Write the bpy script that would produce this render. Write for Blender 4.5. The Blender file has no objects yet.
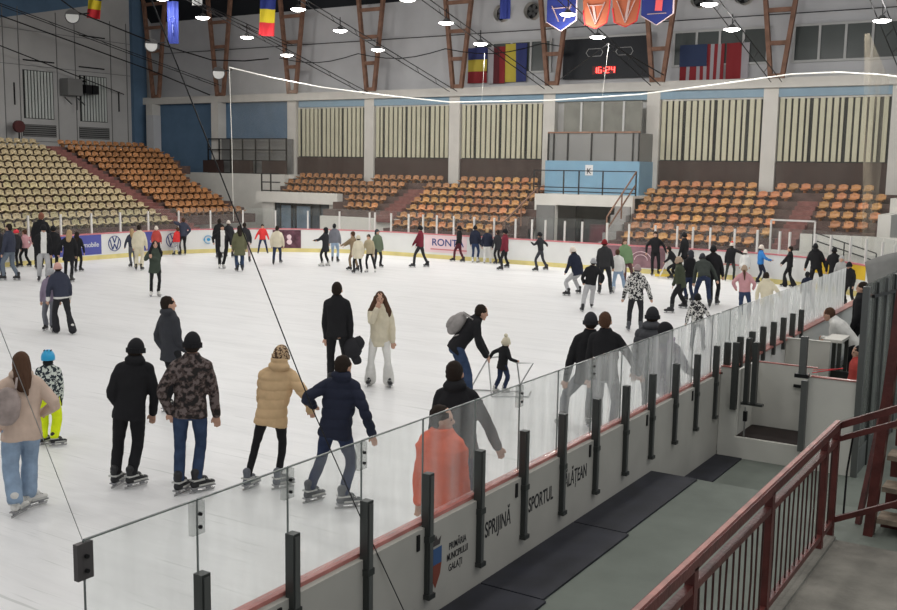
LAMP_E, AMB, EXPO, ADDED_FILL = 82, 0.65, 0.0, 1.6
import bpy, bmesh, math, random
from mathutils import Vector, Matrix, Quaternion
random.seed(7)
D = bpy.data
scene = bpy.context.scene
COL = scene.collection
PI = math.pi

# ------------------------------------------------------------------ materials
def new_mat(name):
    m = D.materials.new(name); m.use_nodes = True
    nt = m.node_tree; b = nt.nodes['Principled BSDF']
    return m, nt, b

def mat(name, col, rough=0.7, metal=0.0, var=0.0, scale=6.0, spec=0.3, bump=0.0, bscale=40.0, stretch=None, rnd=0.0):
    m, nt, b = new_mat(name)
    b.inputs['Base Color'].default_value = (*col, 1)
    b.inputs['Roughness'].default_value = rough
    b.inputs['Metallic'].default_value = metal
    b.inputs['Specular IOR Level'].default_value = spec
    N, L = nt.nodes, nt.links
    tc = N.new('ShaderNodeTexCoord'); mp = N.new('ShaderNodeMapping')
    L.new(tc.outputs['Object'], mp.inputs['Vector'])
    if stretch: mp.inputs['Scale'].default_value = stretch
    if var > 0:
        n = N.new('ShaderNodeTexNoise'); n.inputs['Scale'].default_value = scale; n.inputs['Detail'].default_value = 6
        L.new(mp.outputs[0], n.inputs['Vector'])
        r = N.new('ShaderNodeValToRGB')
        r.color_ramp.elements[0].position = 0.3; r.color_ramp.elements[1].position = 0.7
        r.color_ramp.elements[0].color = (*[max(0, c*(1-var)) for c in col], 1)
        r.color_ramp.elements[1].color = (*[min(1, c*(1+var)) for c in col], 1)
        L.new(n.outputs['Fac'], r.inputs['Fac'])
        out = r.outputs['Color']
        if rnd > 0:
            oi = N.new('ShaderNodeObjectInfo'); hs = N.new('ShaderNodeHueSaturation')
            mr = N.new('ShaderNodeMapRange'); mr.inputs['To Min'].default_value = 1-rnd; mr.inputs['To Max'].default_value = 1+rnd
            L.new(oi.outputs['Random'], mr.inputs['Value']); L.new(mr.outputs[0], hs.inputs['Value'])
            mr2 = N.new('ShaderNodeMapRange'); mr2.inputs['To Min'].default_value = 0.485; mr2.inputs['To Max'].default_value = 0.515
            ml = N.new('ShaderNodeMath'); ml.operation = 'FRACT'
            m7 = N.new('ShaderNodeMath'); m7.operation = 'MULTIPLY'; m7.inputs[1].default_value = 7.31
            L.new(oi.outputs['Random'], m7.inputs[0]); L.new(m7.outputs[0], ml.inputs[0]); L.new(ml.outputs[0], mr2.inputs['Value'])
            L.new(mr2.outputs[0], hs.inputs['Hue'])
            L.new(out, hs.inputs['Color']); out = hs.outputs['Color']
        L.new(out, b.inputs['Base Color'])
    if bump > 0:
        n2 = N.new('ShaderNodeTexNoise'); n2.inputs['Scale'].default_value = bscale
        L.new(mp.outputs[0], n2.inputs['Vector'])
        bp = N.new('ShaderNodeBump'); bp.inputs['Strength'].default_value = bump; bp.inputs['Distance'].default_value = 0.02
        L.new(n2.outputs['Fac'], bp.inputs['Height']); L.new(bp.outputs[0], b.inputs['Normal'])
    return m

def emis(name, col, st):
    m, nt, b = new_mat(name)
    b.inputs['Base Color'].default_value = (*col, 1)
    b.inputs['Emission Color'].default_value = (*col, 1)
    b.inputs['Emission Strength'].default_value = st
    return m

def pattern(name, cols, scale=8.0, kind='noise', rough=0.85, warp=0.0):
    """constant-stepped cloth print made of two or more colours"""
    m, nt, b = new_mat(name); N, L = nt.nodes, nt.links
    b.inputs['Roughness'].default_value = rough; b.inputs['Specular IOR Level'].default_value = 0.15
    tc = N.new('ShaderNodeTexCoord')
    if kind == 'noise':
        n = N.new('ShaderNodeTexNoise'); n.inputs['Scale'].default_value = scale; n.inputs['Detail'].default_value = 2.5
        n.inputs['Distortion'].default_value = warp; o = n.outputs['Fac']; lo, hi = 0.36, 0.64
    else:
        n = N.new('ShaderNodeTexVoronoi'); n.inputs['Scale'].default_value = scale; o = n.outputs['Distance']; lo, hi = 0.1, 0.75
    L.new(tc.outputs['Object'], n.inputs['Vector'])
    r = N.new('ShaderNodeValToRGB'); cr = r.color_ramp; cr.interpolation = 'CONSTANT'
    k = len(cols)
    cr.elements[0].position = 0.0; cr.elements[0].color = (*cols[0], 1)
    cr.elements[1].position = lo + (hi-lo)/(k); cr.elements[1].color = (*cols[1], 1)
    for i in range(2, k):
        e = cr.elements.new(lo + (hi-lo)*i/k); e.color = (*cols[i], 1)
    L.new(o, r.inputs['Fac']); L.new(r.outputs[0], b.inputs['Base Color'])
    return m

def glass_mat(name, base=0.1, graze=0.35, tint=(0.85, 0.87, 0.86), streak=0.25, power=3.0):
    """scuffed acrylic: mostly clear, dusty film, reflections painted as diffuse haze at grazing angles, vertical smears"""
    m, nt, b = new_mat(name); N, L = nt.nodes, nt.links
    N.remove(b); out = N['Material Output']
    tr = N.new('ShaderNodeBsdfTransparent'); tr.inputs['Color'].default_value = (0.97, 0.98, 0.975, 1)
    df = N.new('ShaderNodeBsdfDiffuse'); df.inputs['Color'].default_value = (*tint, 1)
    tl = N.new('ShaderNodeBsdfTranslucent'); tl.inputs['Color'].default_value = (*tint, 1)
    gl = N.new('ShaderNodeBsdfGlossy'); gl.inputs['Roughness'].default_value = 0.08; gl.inputs['Color'].default_value = (0.9, 0.9, 0.9, 1)
    a1 = N.new('ShaderNodeMixShader'); a1.inputs[0].default_value = 0.5
    L.new(df.outputs[0], a1.inputs[1]); L.new(tl.outputs[0], a1.inputs[2])
    a2 = N.new('ShaderNodeMixShader'); a2.inputs[0].default_value = 0.25
    L.new(a1.outputs[0], a2.inputs[1]); L.new(gl.outputs[0], a2.inputs[2])
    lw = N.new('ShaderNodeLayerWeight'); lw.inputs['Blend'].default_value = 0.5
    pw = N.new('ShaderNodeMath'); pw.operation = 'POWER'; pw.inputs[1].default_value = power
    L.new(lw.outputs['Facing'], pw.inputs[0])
    mg = N.new('ShaderNodeMath'); mg.operation = 'MULTIPLY_ADD'; mg.inputs[1].default_value = graze; mg.inputs[2].default_value = base  # grazing term paints mirrored surroundings as flat haze
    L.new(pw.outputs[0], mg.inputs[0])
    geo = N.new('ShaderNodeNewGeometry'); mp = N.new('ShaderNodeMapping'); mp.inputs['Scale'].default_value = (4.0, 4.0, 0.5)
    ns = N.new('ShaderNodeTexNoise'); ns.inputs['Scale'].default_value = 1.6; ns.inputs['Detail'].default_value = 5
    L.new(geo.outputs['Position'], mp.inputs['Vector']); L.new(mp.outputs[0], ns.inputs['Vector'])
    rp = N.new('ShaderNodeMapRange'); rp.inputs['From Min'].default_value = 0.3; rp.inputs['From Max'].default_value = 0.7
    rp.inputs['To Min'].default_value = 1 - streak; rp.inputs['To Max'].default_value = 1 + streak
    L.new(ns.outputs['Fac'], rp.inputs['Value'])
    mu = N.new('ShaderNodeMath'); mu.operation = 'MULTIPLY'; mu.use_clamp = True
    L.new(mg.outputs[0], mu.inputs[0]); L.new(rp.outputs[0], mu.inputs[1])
    mx = N.new('ShaderNodeMixShader')
    L.new(mu.outputs[0], mx.inputs[0]); L.new(tr.outputs[0], mx.inputs[1]); L.new(a2.outputs[0], mx.inputs[2])
    L.new(mx.outputs[0], out.inputs['Surface'])
    return m

def net_mat(name, col, cover=0.08, var=0.3):
    """netting too fine to resolve: an even, slightly uneven veil of threads"""
    m, nt, b = new_mat(name); N, L = nt.nodes, nt.links
    b.inputs['Base Color'].default_value = (*col, 1); b.inputs['Roughness'].default_value = 0.9
    out = N['Material Output']; tr = N.new('ShaderNodeBsdfTransparent'); mx = N.new('ShaderNodeMixShader')
    tc = N.new('ShaderNodeTexCoord'); mp = N.new('ShaderNodeMapping'); mp.inputs['Scale'].default_value = (3,1,0.3)
    n = N.new('ShaderNodeTexNoise'); n.inputs['Scale'].default_value = 1.3; n.inputs['Detail'].default_value = 3
    r = N.new('ShaderNodeMapRange'); r.inputs['From Min'].default_value = 0.3; r.inputs['From Max'].default_value = 0.7
    r.inputs['To Min'].default_value = cover*(1-var); r.inputs['To Max'].default_value = cover*(1+var)
    L.new(tc.outputs['Object'], mp.inputs[0]); L.new(mp.outputs[0], n.inputs['Vector']); L.new(n.outputs['Fac'], r.inputs['Value'])
    L.new(r.outputs[0], mx.inputs[0]); L.new(tr.outputs[0], mx.inputs[1]); L.new(b.outputs[0], mx.inputs[2]); L.new(mx.outputs[0], out.inputs['Surface'])
    return m

# ------------------------------------------------------------------ mesh helpers
class MB:
    def __init__(s): s.v = []; s.f = []; s.m = []
    def quad(s, pts, mi=0):
        i = len(s.v); s.v += [tuple(p) for p in pts]; s.f.append(tuple(range(i, i+len(pts)))); s.m.append(mi)
    def box(s, x0, x1, y0, y1, z0, z1, mi=0):
        i = len(s.v)
        s.v += [(x0,y0,z0),(x1,y0,z0),(x1,y1,z0),(x0,y1,z0),(x0,y0,z1),(x1,y0,z1),(x1,y1,z1),(x0,y1,z1)]
        for q in ((0,3,2,1),(4,5,6,7),(0,1,5,4),(1,2,6,5),(2,3,7,6),(3,0,4,7)):
            s.f.append(tuple(i+k for k in q)); s.m.append(mi)
        return s
    def bar(s, a, b, w, h=None, mi=0, up=(0,0,1)):
        h = h or w; a = Vector(a); b = Vector(b); d = (b-a).normalized(); u = Vector(up)
        if abs(d.dot(u)) > 0.97: u = Vector((0,1,0))
        r = d.cross(u).normalized()*w/2; t = r.normalized().cross(d).normalized()*h/2
        i = len(s.v)
        for p in (a, b):
            for q in (-r-t, r-t, r+t, -r+t): s.v.append(tuple(p+q))
        for q in ((0,1,2,3),(7,6,5,4),(0,4,5,1),(1,5,6,2),(2,6,7,3),(3,7,4,0)):
            s.f.append(tuple(i+k for k in q)); s.m.append(mi)
        return s
    def tube(s, pts, r, n=8, mi=0, radii=None, cap=True):
        pts = [Vector(p) for p in pts]; base = len(s.v); prev = None
        for k, p in enumerate(pts):
            d = (pts[min(k+1, len(pts)-1)] - pts[max(k-1, 0)]).normalized()
            if prev is None:
                ref = Vector((0,0,1)) if abs(d.z) < 0.9 else Vector((1,0,0))
                u = d.cross(ref).normalized()
            else:
                u = (prev - d*prev.dot(d)).normalized()
            prev = u; w = d.cross(u); rr = radii[k] if radii else r
            for j in range(n):
                a = 2*PI*j/n; s.v.append(tuple(p + u*math.cos(a)*rr + w*math.sin(a)*rr))
        for k in range(len(pts)-1):
            for j in range(n):
                a = base+k*n+j; b = base+k*n+(j+1) % n
                s.f.append((a, b, b+n, a+n)); s.m.append(mi)
        if cap:
            s.f.append(tuple(base+j for j in reversed(range(n)))); s.m.append(mi)
            e = base+(len(pts)-1)*n; s.f.append(tuple(e+j for j in range(n))); s.m.append(mi)
        return s
    def ell(s, c, rad, n=12, rings=8, mi=0, rot=None, zmin=-1.0, zmax=1.0):
        base = len(s.v); c = Vector(c)
        R = rot or Matrix.Identity(3)
        t0 = math.asin(zmin); t1 = math.asin(zmax)
        for k in range(rings+1):
            th = t0+(t1-t0)*k/rings
            for j in range(n):
                a = 2*PI*j/n
                p = Vector((rad[0]*math.cos(th)*math.cos(a), rad[1]*math.cos(th)*math.sin(a), rad[2]*math.sin(th)))
                s.v.append(tuple(c + R @ p))
        for k in range(rings):
            for j in range(n):
                a = base+k*n+j; b = base+k*n+(j+1) % n
                s.f.append((a, b, b+n, a+n)); s.m.append(mi)
        s.f.append(tuple(base+j for j in reversed(range(n)))); s.m.append(mi)
        e = base+rings*n; s.f.append(tuple(e+j for j in range(n))); s.m.append(mi)
        return s
    def mesh(s, name, mats, smooth=False):
        me = D.meshes.new(name); me.from_pydata(s.v, [], s.f)
        ms = mats if isinstance(mats, (list, tuple)) else [mats]
        for m in ms: me.materials.append(m)
        if len(ms) > 1: me.polygons.foreach_set('material_index', s.m)
        if smooth: me.polygons.foreach_set('use_smooth', [True]*len(me.polygons))
        me.update(); return me
    def build(s, name, mats, parent=None, smooth=False, loc=None):
        o = D.objects.new(name, s.mesh(name, mats, smooth)); COL.objects.link(o)
        if parent: o.parent = parent
        if loc is not None: o.location = loc
        return o

def tag(o, label=None, cat=None, group=None, kind=None):
    if label: o['label'] = label
    if cat: o['category'] = cat
    if group: o['group'] = group
    if kind: o['kind'] = kind
    return o
def thing(name, label, cat, loc=(0,0,0), rz=0, group=None):
    o = D.objects.new(name, None); COL.objects.link(o); o.location = loc; o.rotation_euler = (0,0,rz)
    return tag(o, label, cat, group)
def struct(name, mb, m, smooth=False):
    return tag(mb.build(name, m, smooth=smooth), kind='structure')
def dup(root, loc=None, rz=None, label=None, group=None):
    r = root.copy(); COL.objects.link(r)
    if loc is not None: r.location = loc
    if rz is not None: r.rotation_euler = (0,0,rz)
    if label: r['label'] = label
    if group: r['group'] = group
    for ch in list(root.children):
        c = ch.copy(); COL.objects.link(c); c.parent = r
        for g in list(ch.children):
            d = g.copy(); COL.objects.link(d); d.parent = c
    return r
def text_mesh(s, size, m, name, parent, loc, rot, extrude=0.002, align='CENTER', xs=1.0):
    cu = D.curves.new(name, 'FONT'); cu.body = s; cu.size = size; cu.extrude = extrude; cu.align_x = align; cu.align_y = 'CENTER'
    cu.offset = size*0.012
    t = D.objects.new(name, cu); COL.objects.link(t)
    dg = bpy.context.evaluated_depsgraph_get(); me = D.meshes.new_from_object(t.evaluated_get(dg))
    D.objects.remove(t); D.curves.remove(cu); me.materials.clear(); me.materials.append(m)
    for v in me.vertices: v.co.x *= xs
    o = D.objects.new(name, me); COL.objects.link(o); o.location = loc; o.rotation_euler = rot
    if parent: o.parent = parent
    return o
ORD = ['first','second','third','fourth','fifth','sixth','seventh','eighth','ninth','tenth','eleventh','twelfth','thirteenth','fourteenth','fifteenth','sixteenth','seventeenth','eighteenth','nineteenth','twentieth']
# ------------------------------------------------------------------ palette
M = {}
M['concrete'] = mat('concrete', (0.30,0.29,0.28), 0.9, var=0.12, scale=1.5)
M['step'] = mat('stand_step', (0.105,0.068,0.060), 0.9, var=0.25, scale=3)
M['aisle'] = mat('aisle_paint', (0.20,0.085,0.075), 0.85, var=0.25, scale=4)
M['wallw'] = mat('painted_panel_wall', (0.47,0.465,0.455), 0.9, var=0.06, scale=0.8)
M['wallup'] = mat('upper_panel_wall', (0.52,0.52,0.53), 0.9, var=0.06, scale=0.8)
M['white'] = mat('white_paint', (0.68,0.66,0.61), 0.7, var=0.05, scale=1.5)
M['pillar'] = mat('pillar_paint', (0.58,0.56,0.52), 0.8, var=0.06, scale=1.5)
M['blue'] = mat('blue_wall_paint', (0.10,0.17,0.26), 0.8, var=0.1, scale=1.2)
M['blue_l'] = mat('light_blue_paint', (0.19,0.35,0.48), 0.7, var=0.06, scale=1.5)
M['blue_b'] = mat('blue_band_paint', (0.22,0.33,0.42), 0.8, var=0.06, scale=1.5)
M['brown'] = mat('brown_panel', (0.050,0.029,0.025), 0.7, var=0.15, scale=2)
M['slat'] = mat('cream_blind', (0.52,0.50,0.37), 0.8, var=0.05, scale=1)
M['slat_w'] = mat('pale_blind', (0.55,0.58,0.55), 0.8, var=0.05, scale=1)
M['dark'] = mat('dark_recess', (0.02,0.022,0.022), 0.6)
M['black'] = mat('black_metal', (0.012,0.012,0.013), 0.45, metal=0.2)
M['roof'] = mat('roof_sheet', (0.012,0.014,0.018), 0.8)
M['truss'] = mat('rusty_red_steel', (0.23,0.125,0.085), 0.7, var=0.25, scale=3)
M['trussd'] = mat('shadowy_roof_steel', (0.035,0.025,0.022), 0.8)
M['winglass'] = mat('dull_window_glass', (0.055,0.065,0.062), 0.35, var=0.2, scale=0.6, spec=0.4)
M['shutter'] = mat('grey_shutter', (0.20,0.20,0.195), 0.6, var=0.08, scale=1)
M['frame'] = mat('window_frame_white', (0.45,0.45,0.44), 0.6)
M['board'] = mat('rink_board_white', (0.74,0.74,0.72), 0.45, var=0.04, scale=1.2, spec=0.4)
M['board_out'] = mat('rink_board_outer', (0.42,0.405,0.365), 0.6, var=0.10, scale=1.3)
M['redcap'] = mat('red_cap_rail', (0.42,0.15,0.13), 0.3, var=0.25, scale=5, spec=0.6)
M['redcap_f'] = mat('faded_red_cap', (0.60,0.20,0.22), 0.5)
M['kick'] = mat('yellow_kick_plate', (0.72,0.62,0.26), 0.5, var=0.15, scale=1.2)
M['post_l'] = mat('pale_glass_post', (0.72,0.70,0.67), 0.4, metal=0.2)
M['post_d'] = mat('dark_glass_post', (0.06,0.065,0.062), 0.4, metal=0.5, spec=0.5)
M['post_face'] = mat('post_face_metal', (0.16,0.165,0.16), 0.4, metal=0.6)
M['steel'] = mat('brushed_steel', (0.45,0.45,0.45), 0.3, metal=0.9)
M['clamp'] = mat('clamp_plate', (0.12,0.11,0.11), 0.5, metal=0.5)
M['mat_rub'] = mat('black_rubber_mat', (0.018,0.019,0.028), 0.55, var=0.4, scale=3, spec=0.4)
M['floor_g'] = mat('grey_green_floor', (0.155,0.175,0.152), 0.7, var=0.14, scale=1.7, bump=0.15, bscale=8)
M['plat'] = mat('platform_concrete', (0.20,0.19,0.165), 0.9, var=0.3, scale=2.2, bump=0.3, bscale=20)
M['redrail'] = mat('red_painted_rail', (0.095,0.022,0.018), 0.42, var=0.35, scale=6, spec=0.5, bump=0.2, bscale=30)
M['balus'] = mat('dark_baluster', (0.05,0.02,0.017), 0.5, var=0.3, scale=9)
M['redtop'] = mat('red_rail_highlight', (0.36,0.15,0.125), 0.42, var=0.3, scale=7, spec=0.5)  # lighter red imitating the highlight along the rail top
M['gbox'] = mat('gate_panel', (0.62,0.61,0.56), 0.6, var=0.05, scale=1.5)
M['seat_o'] = mat('orange_seat_plastic', (0.44,0.20,0.07), 0.4, var=0.08, scale=8, spec=0.5, rnd=0.28)
M['seat_c'] = mat('cream_seat_plastic', (0.43,0.35,0.20), 0.4, var=0.08, scale=8, spec=0.5, rnd=0.15)
M['rope'] = mat('white_rope', (0.85,0.84,0.78), 0.8)
M['lamp_on'] = emis('lamp_glow', (1.0,0.97,0.93), 14)
M['lamp_body'] = mat('lamp_housing', (0.10,0.10,0.10), 0.5, metal=0.4)
M['lamp_disc'] = mat('unlit_reflector', (0.75,0.76,0.74), 0.3)
M['red_led'] = emis('red_led', (1.0,0.05,0.04), 6)
M['fred'] = mat('flag_red', (0.60,0.03,0.04), 0.7); M['fyel'] = mat('flag_yellow', (0.70,0.55,0.03), 0.7)
M['fblu'] = mat('flag_blue', (0.022,0.035,0.19), 0.7); M['fwht'] = mat('flag_white', (0.7,0.7,0.7), 0.7)
M['forg'] = mat('pennant_orange', (0.42,0.11,0.05), 0.7); M['fdrk'] = mat('banner_dark', (0.10,0.015,0.02), 0.7)
M['adblue'] = mat('ad_blue', (0.09,0.10,0.36), 0.5); M['adpink'] = mat('ad_pink', (0.80,0.62,0.64), 0.5)
M['adnavy'] = mat('ad_navy_print', (0.03,0.05,0.20), 0.5); M['admar'] = mat('ad_maroon', (0.12,0.05,0.07), 0.5, var=0.5, scale=5)
M['adcyan'] = mat('ad_cyan', (0.05,0.30,0.55), 0.5); M['print'] = mat('black_print', (0.02,0.02,0.022), 0.6)
M['adgrey'] = mat('ad_grey', (0.42,0.40,0.42), 0.5)
M['tarp'] = mat('grey_tarpaulin', (0.22,0.22,0.21), 0.6, var=0.15, scale=3)
M['wood'] = mat('worn_stair_tread', (0.30,0.24,0.18), 0.8, var=0.3, scale=8)

# ice with faint scratches and brushed snow
def ice_material():
    m, nt, b = new_mat('rink_ice'); N, L = nt.nodes, nt.links
    b.inputs['Roughness'].default_value = 0.38; b.inputs['Specular IOR Level'].default_value = 0.25
    tc = N.new('ShaderNodeTexCoord')
    mp = N.new('ShaderNodeMapping'); mp.inputs['Rotation'].default_value = (0,0,0.45); mp.inputs['Scale'].default_value = (0.22,1.5,1)
    n1 = N.new('ShaderNodeTexNoise'); n1.inputs['Scale'].default_value = 1.6; n1.inputs['Detail'].default_value = 9; n1.inputs['Roughness'].default_value = 0.7; n1.inputs['Distortion'].default_value = 0.6
    L.new(tc.outputs['Object'], mp.inputs[0]); L.new(mp.outputs[0], n1.inputs['Vector'])
    r1 = N.new('ShaderNodeValToRGB'); r1.color_ramp.elements[0].position = 0.32; r1.color_ramp.elements[0].color = (0.70,0.70,0.70,1)
    r1.color_ramp.elements[1].position = 0.56; r1.color_ramp.elements[1].color = (0.78,0.78,0.78,1)
    L.new(n1.outputs['Fac'], r1.inputs[0])
    # skate cuts: several rotated, very stretched noise layers thresholded thin
    last = r1.outputs[0]
    for ang, s, sc in ((0.3,(0.5,16,1),1.1),(1.2,(0.6,18,1),0.9),(-0.6,(0.7,20,1),1.0)):
        mp2 = N.new('ShaderNodeMapping'); mp2.inputs['Rotation'].default_value = (0,0,ang); mp2.inputs['Scale'].default_value = s
        wv = N.new('ShaderNodeTexNoise'); wv.inputs['Scale'].default_value = sc; wv.inputs['Detail'].default_value = 3; wv.inputs['Distortion'].default_value = 0.5
        L.new(tc.outputs['Object'], mp2.inputs[0]); L.new(mp2.outputs[0], wv.inputs['Vector'])
        rr = N.new('ShaderNodeValToRGB'); rr.color_ramp.elements[0].position = 0.27; rr.color_ramp.elements[0].color = (1,1,1,1)
        rr.color_ramp.elements[1].position = 0.34; rr.color_ramp.elements[1].color = (0,0,0,1)
        L.new(wv.outputs['Fac'], rr.inputs[0])
        mx = N.new('ShaderNodeMixRGB'); mx.inputs['Color2'].default_value = (0.60,0.61,0.60,1)
        L.new(rr.outputs[0], mx.inputs['Fac']); L.new(last, mx.inputs['Color1']); last = mx.outputs[0]
    L.new(last, b.inputs['Base Color'])
    bp = N.new('ShaderNodeBump'); bp.inputs['Strength'].default_value = 0.12; bp.inputs['Distance'].default_value = 0.02
    L.new(n1.outputs['Fac'], bp.inputs['Height']); L.new(bp.outputs[0], b.inputs['Normal'])
    return m
M['ice'] = ice_material()

# ------------------------------------------------------------------ rink outline
RL, RR, YF = 8.0, 7.0, 36.6
XL, XR = -33.4, -4.40
def outline():
    P = []
    y = 2.0
    while y < YF-RL-0.01: P.append((XL, y)); y += 1.33
    for i in range(0, 13):
        a = PI - (PI/2)*i/12; P.append((XL+RL+RL*math.cos(a), YF-RL+RL*math.sin(a)))
    x = XL+RL+1.3
    while x < XR-RR-0.01: P.append((x, YF)); x += 1.3
    for i in range(0, 12):
        a = PI/2 - (PI/2)*i/11; P.append((XR-RR+RR*math.cos(a), YF-RR+RR*math.sin(a)))
    return P
OUT = outline()
def along(poly):
    L = [0]
    for a, b in zip(poly, poly[1:]): L.append(L[-1]+math.hypot(b[0]-a[0], b[1]-a[1]))
    return L
LEN = along(OUT)
def at_len(s):
    for k in range(len(OUT)-1):
        if s <= LEN[k+1]:
            t = (s-LEN[k])/(LEN[k+1]-LEN[k]); a, b = OUT[k], OUT[k+1]
            d = Vector((b[0]-a[0], b[1]-a[1])).normalized()
            return Vector((a[0]+(b[0]-a[0])*t, a[1]+(b[1]-a[1])*t)), d
    a, b = OUT[-2], OUT[-1]; return Vector(OUT[-1]), Vector((b[0]-a[0], b[1]-a[1])).normalized()
def strip(mb, s0, s1, z0, z1, off0, off1, mi=0, step=0.3):
    step = 0.3
    """a wall strip following the boards between arc lengths; offsets positive = away from the ice"""
    n = max(1, int((s1-s0)/step)); pr = None
    for k in range(n+1):
        p, d = at_len(s0+(s1-s0)*k/n); nn = Vector((-d.y, d.x))
        a = p+nn*off0; b = p+nn*off1
        cur = ((a.x,a.y),(b.x,b.y))
        if pr:
            (A,B),(C_,D_) = pr, cur
            mb.quad([(A[0],A[1],z0),(C_[0],C_[1],z0),(C_[0],C_[1],z1),(A[0],A[1],z1)], mi)
            mb.quad([(B[0],B[1],z1),(D_[0],D_[1],z1),(D_[0],D_[1],z0),(B[0],B[1],z0)], mi)
            mb.quad([(A[0],A[1],z1),(C_[0],C_[1],z1),(D_[0],D_[1],z1),(B[0],B[1],z1)], mi)
            mb.quad([(B[0],B[1],z0),(D_[0],D_[1],z0),(C_[0],C_[1],z0),(A[0],A[1],z0)], mi)
        pr = cur
# ice slab
ice = MB()
pts = [(XL,2.0)]+OUT[1:]+[(XR, 2.0)]
ice.quad([(x,y,0.0) for x,y in reversed(pts)])
n0 = len(ice.v)
ice.v += [(x,y,-0.2) for x,y in reversed(pts)]
ice.f.append(tuple(n0+i for i in reversed(range(len(pts))))); ice.m.append(0)
for i in range(len(pts)):
    j = (i+1) % len(pts); ice.f.append((i, n0+i, n0+j, j)); ice.m.append(0)
tag(ice.build('ice_rink', M['ice']), kind='structure')

fl = MB(); fl.box(-51.5, 1.5, -3, 46.5, -0.45, -0.21)
struct('floor', fl, M['concrete'])
fo = MB(); fo.box(XR+0.13, 6, 11.55, 46, -0.20, -0.15)
struct('floor_bench', fo, M['floor_g'])
fo = MB(); fo.box(XR+0.13, 6, -3, 11.55, -0.20, 0.235)
struct('floor_walkway', fo, M['floor_g'])

# far and left boards
far = thing('rink_boards', 'white rink boards with red cap and yellow kick strip along the far side', 'rink boards', (0,0,0))
TOT = LEN[-1]
b1 = MB(); strip(b1, 0, TOT, 0.0, 1.0, 0.0, 0.10); b1.build('board_wall', M['board'], far)
b1 = MB(); strip(b1, 0, TOT, 0.0, 0.17, -0.015, 0.0); b1.build('kick_strip', M['kick'], far)
b1 = MB(); strip(b1, 0, TOT, 1.0, 1.045, -0.02, 0.13); b1.build('cap_rail', M['redcap_f'], far)
def s_of_left(y): return y-2.0
def s_of_far(x):
    best = 0
    s = s_of_left(YF-RL)
    while s < TOT:
        p, d = at_len(s)
        if p.x >= x: return s
        s += 0.05
    return TOT
# posts: near the left evenly, on the far side where they stand
sp = [s_of_left(y) for y in [14+1.42*i for i in range(11)]]
s_ = s_of_left(29.6)
while s_ < s_of_far(-26.9): sp.append(s_); s_ += 1.42
for x in (-26.79,-25.98,-25.08,-24.35,-23.63,-22.78,-21.8,-20.85,-19.85,-19.09,-18.47,-17.63,-16.9,-15.85,-14.95,-13.9,-13.02,-12.41,-11.77,-10.9,-10.04,-9.24,-8.83,-7.9,-7.3,-6.6,-6.0):
    sp.append(s_of_far(x))
sp += [sp[-1]+1.1, sp[-1]+2.3, sp[-1]+3.6]
for s in sp:
    if s > TOT: continue
    p, d = at_len(s); nn = Vector((-d.y, d.x)); c = p+nn*0.06
    pm = MB(); pm.bar((c.x,c.y,1.0),(c.x,c.y,1.84), 0.065, 0.065, up=(d.x,d.y,0)); pm.build('post', M['post_l'], far)
M['farglass'] = glass_mat('far_rink_glass', base=0.05, graze=0.04, streak=0.2)
for a, b in zip(sp, sp[1:]):
    if b > TOT or b-a > 2.2: continue
    g = MB(); strip(g, a+0.05, b-0.05, 1.045, 1.95, 0.055, 0.067); g.build('glass_pane', M['farglass'], far)

def board_ad(name, s0, s1, z0, z1, m, label, off=-0.008):
    a = MB(); strip(a, s0, s1, z0, z1, off, 0.0, step=0.5); o = a.build(name, m, far); o['label'] = label; return o
def on_board(s, z, off=-0.014):
    p, d = at_len(s); nn = Vector((-d.y, d.x)); q = p+nn*off
    return (q.x, q.y, z), math.atan2(d.y, d.x)
a = board_ad('advert_panel', s_of_left(24.9), s_of_left(27.18), 0.21, 0.99, M['adblue'], 'blue advert panel with white lettering')
loc, rz = on_board(s_of_left(26.15), 0.6)
text_mesh('VW Automobile', 0.27, M['fwht'], 'lettering', far, loc, (PI/2,0,rz))
a = board_ad('advert_panel', s_of_left(29.3), s_of_left(30.05), 0.21, 0.99, M['adblue'], 'narrow blue advert panel')
for yy in (27.83, 30.69):
    loc, rz = on_board(s_of_left(yy), 0.6)
    e = MB(); n = 28
    for i in range(n):
        a0 = 2*PI*i/n; a1 = 2*PI*(i+1)/n
        e.bar((0.30*math.cos(a0),0,0.30*math.sin(a0)),(0.30*math.cos(a1),0,0.30*math.sin(a1)),0.03,0.02)
    for sx in (-1,1):
        e.bar((sx*0.10,0,0.27),(sx*0.0,0,0.03),0.02,0.035); e.bar((sx*0.23,0,0.17),(sx*0.10,0,-0.24),0.02,0.035)
        e.bar((sx*0.10,0,-0.24),(0,0,-0.02),0.02,0.035)
    o = e.build('emblem', M['adnavy'], far, loc=loc); o.rotation_euler = (0,0,rz)
loc, rz = on_board(s_of_left(29.68), 0.6); text_mesh('Auto', 0.2, M['fwht'], 'lettering', far, loc, (PI/2,0,rz))
loc, rz = on_board(s_of_left(32.4), 0.6)
loc, rz = on_board(s_of_far(-32.55), 0.58)
e = MB()
for i in range(18):
    a0 = 0.6+4.6*i/18; a1 = 0.6+4.6*(i+1)/18
    e.bar((0.17*math.cos(a0),0,0.17*math.sin(a0)),(0.17*math.cos(a1),0,0.17*math.sin(a1)),0.07,0.02)
e.ell((0.02,0,0.0),(0.09,0.01,0.07),10,4)
o = e.build('emblem', M['adcyan'], far, loc=loc); o.rotation_euler = (0,0,rz)
sa = s_of_far(-29.9); board_ad('advert_panel', sa-1.25, sa, 0.12, 0.98, M['admar'], 'dark maroon advert panel with a pink figure')
loc, rz = on_board(sa-0.5, 0.55); e = MB(); e.ell((0,0,0.12),(0.14,0.01,0.12),10,4); e.ell((0.05,0,-0.1),(0.2,0.01,0.14),10,4)
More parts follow.
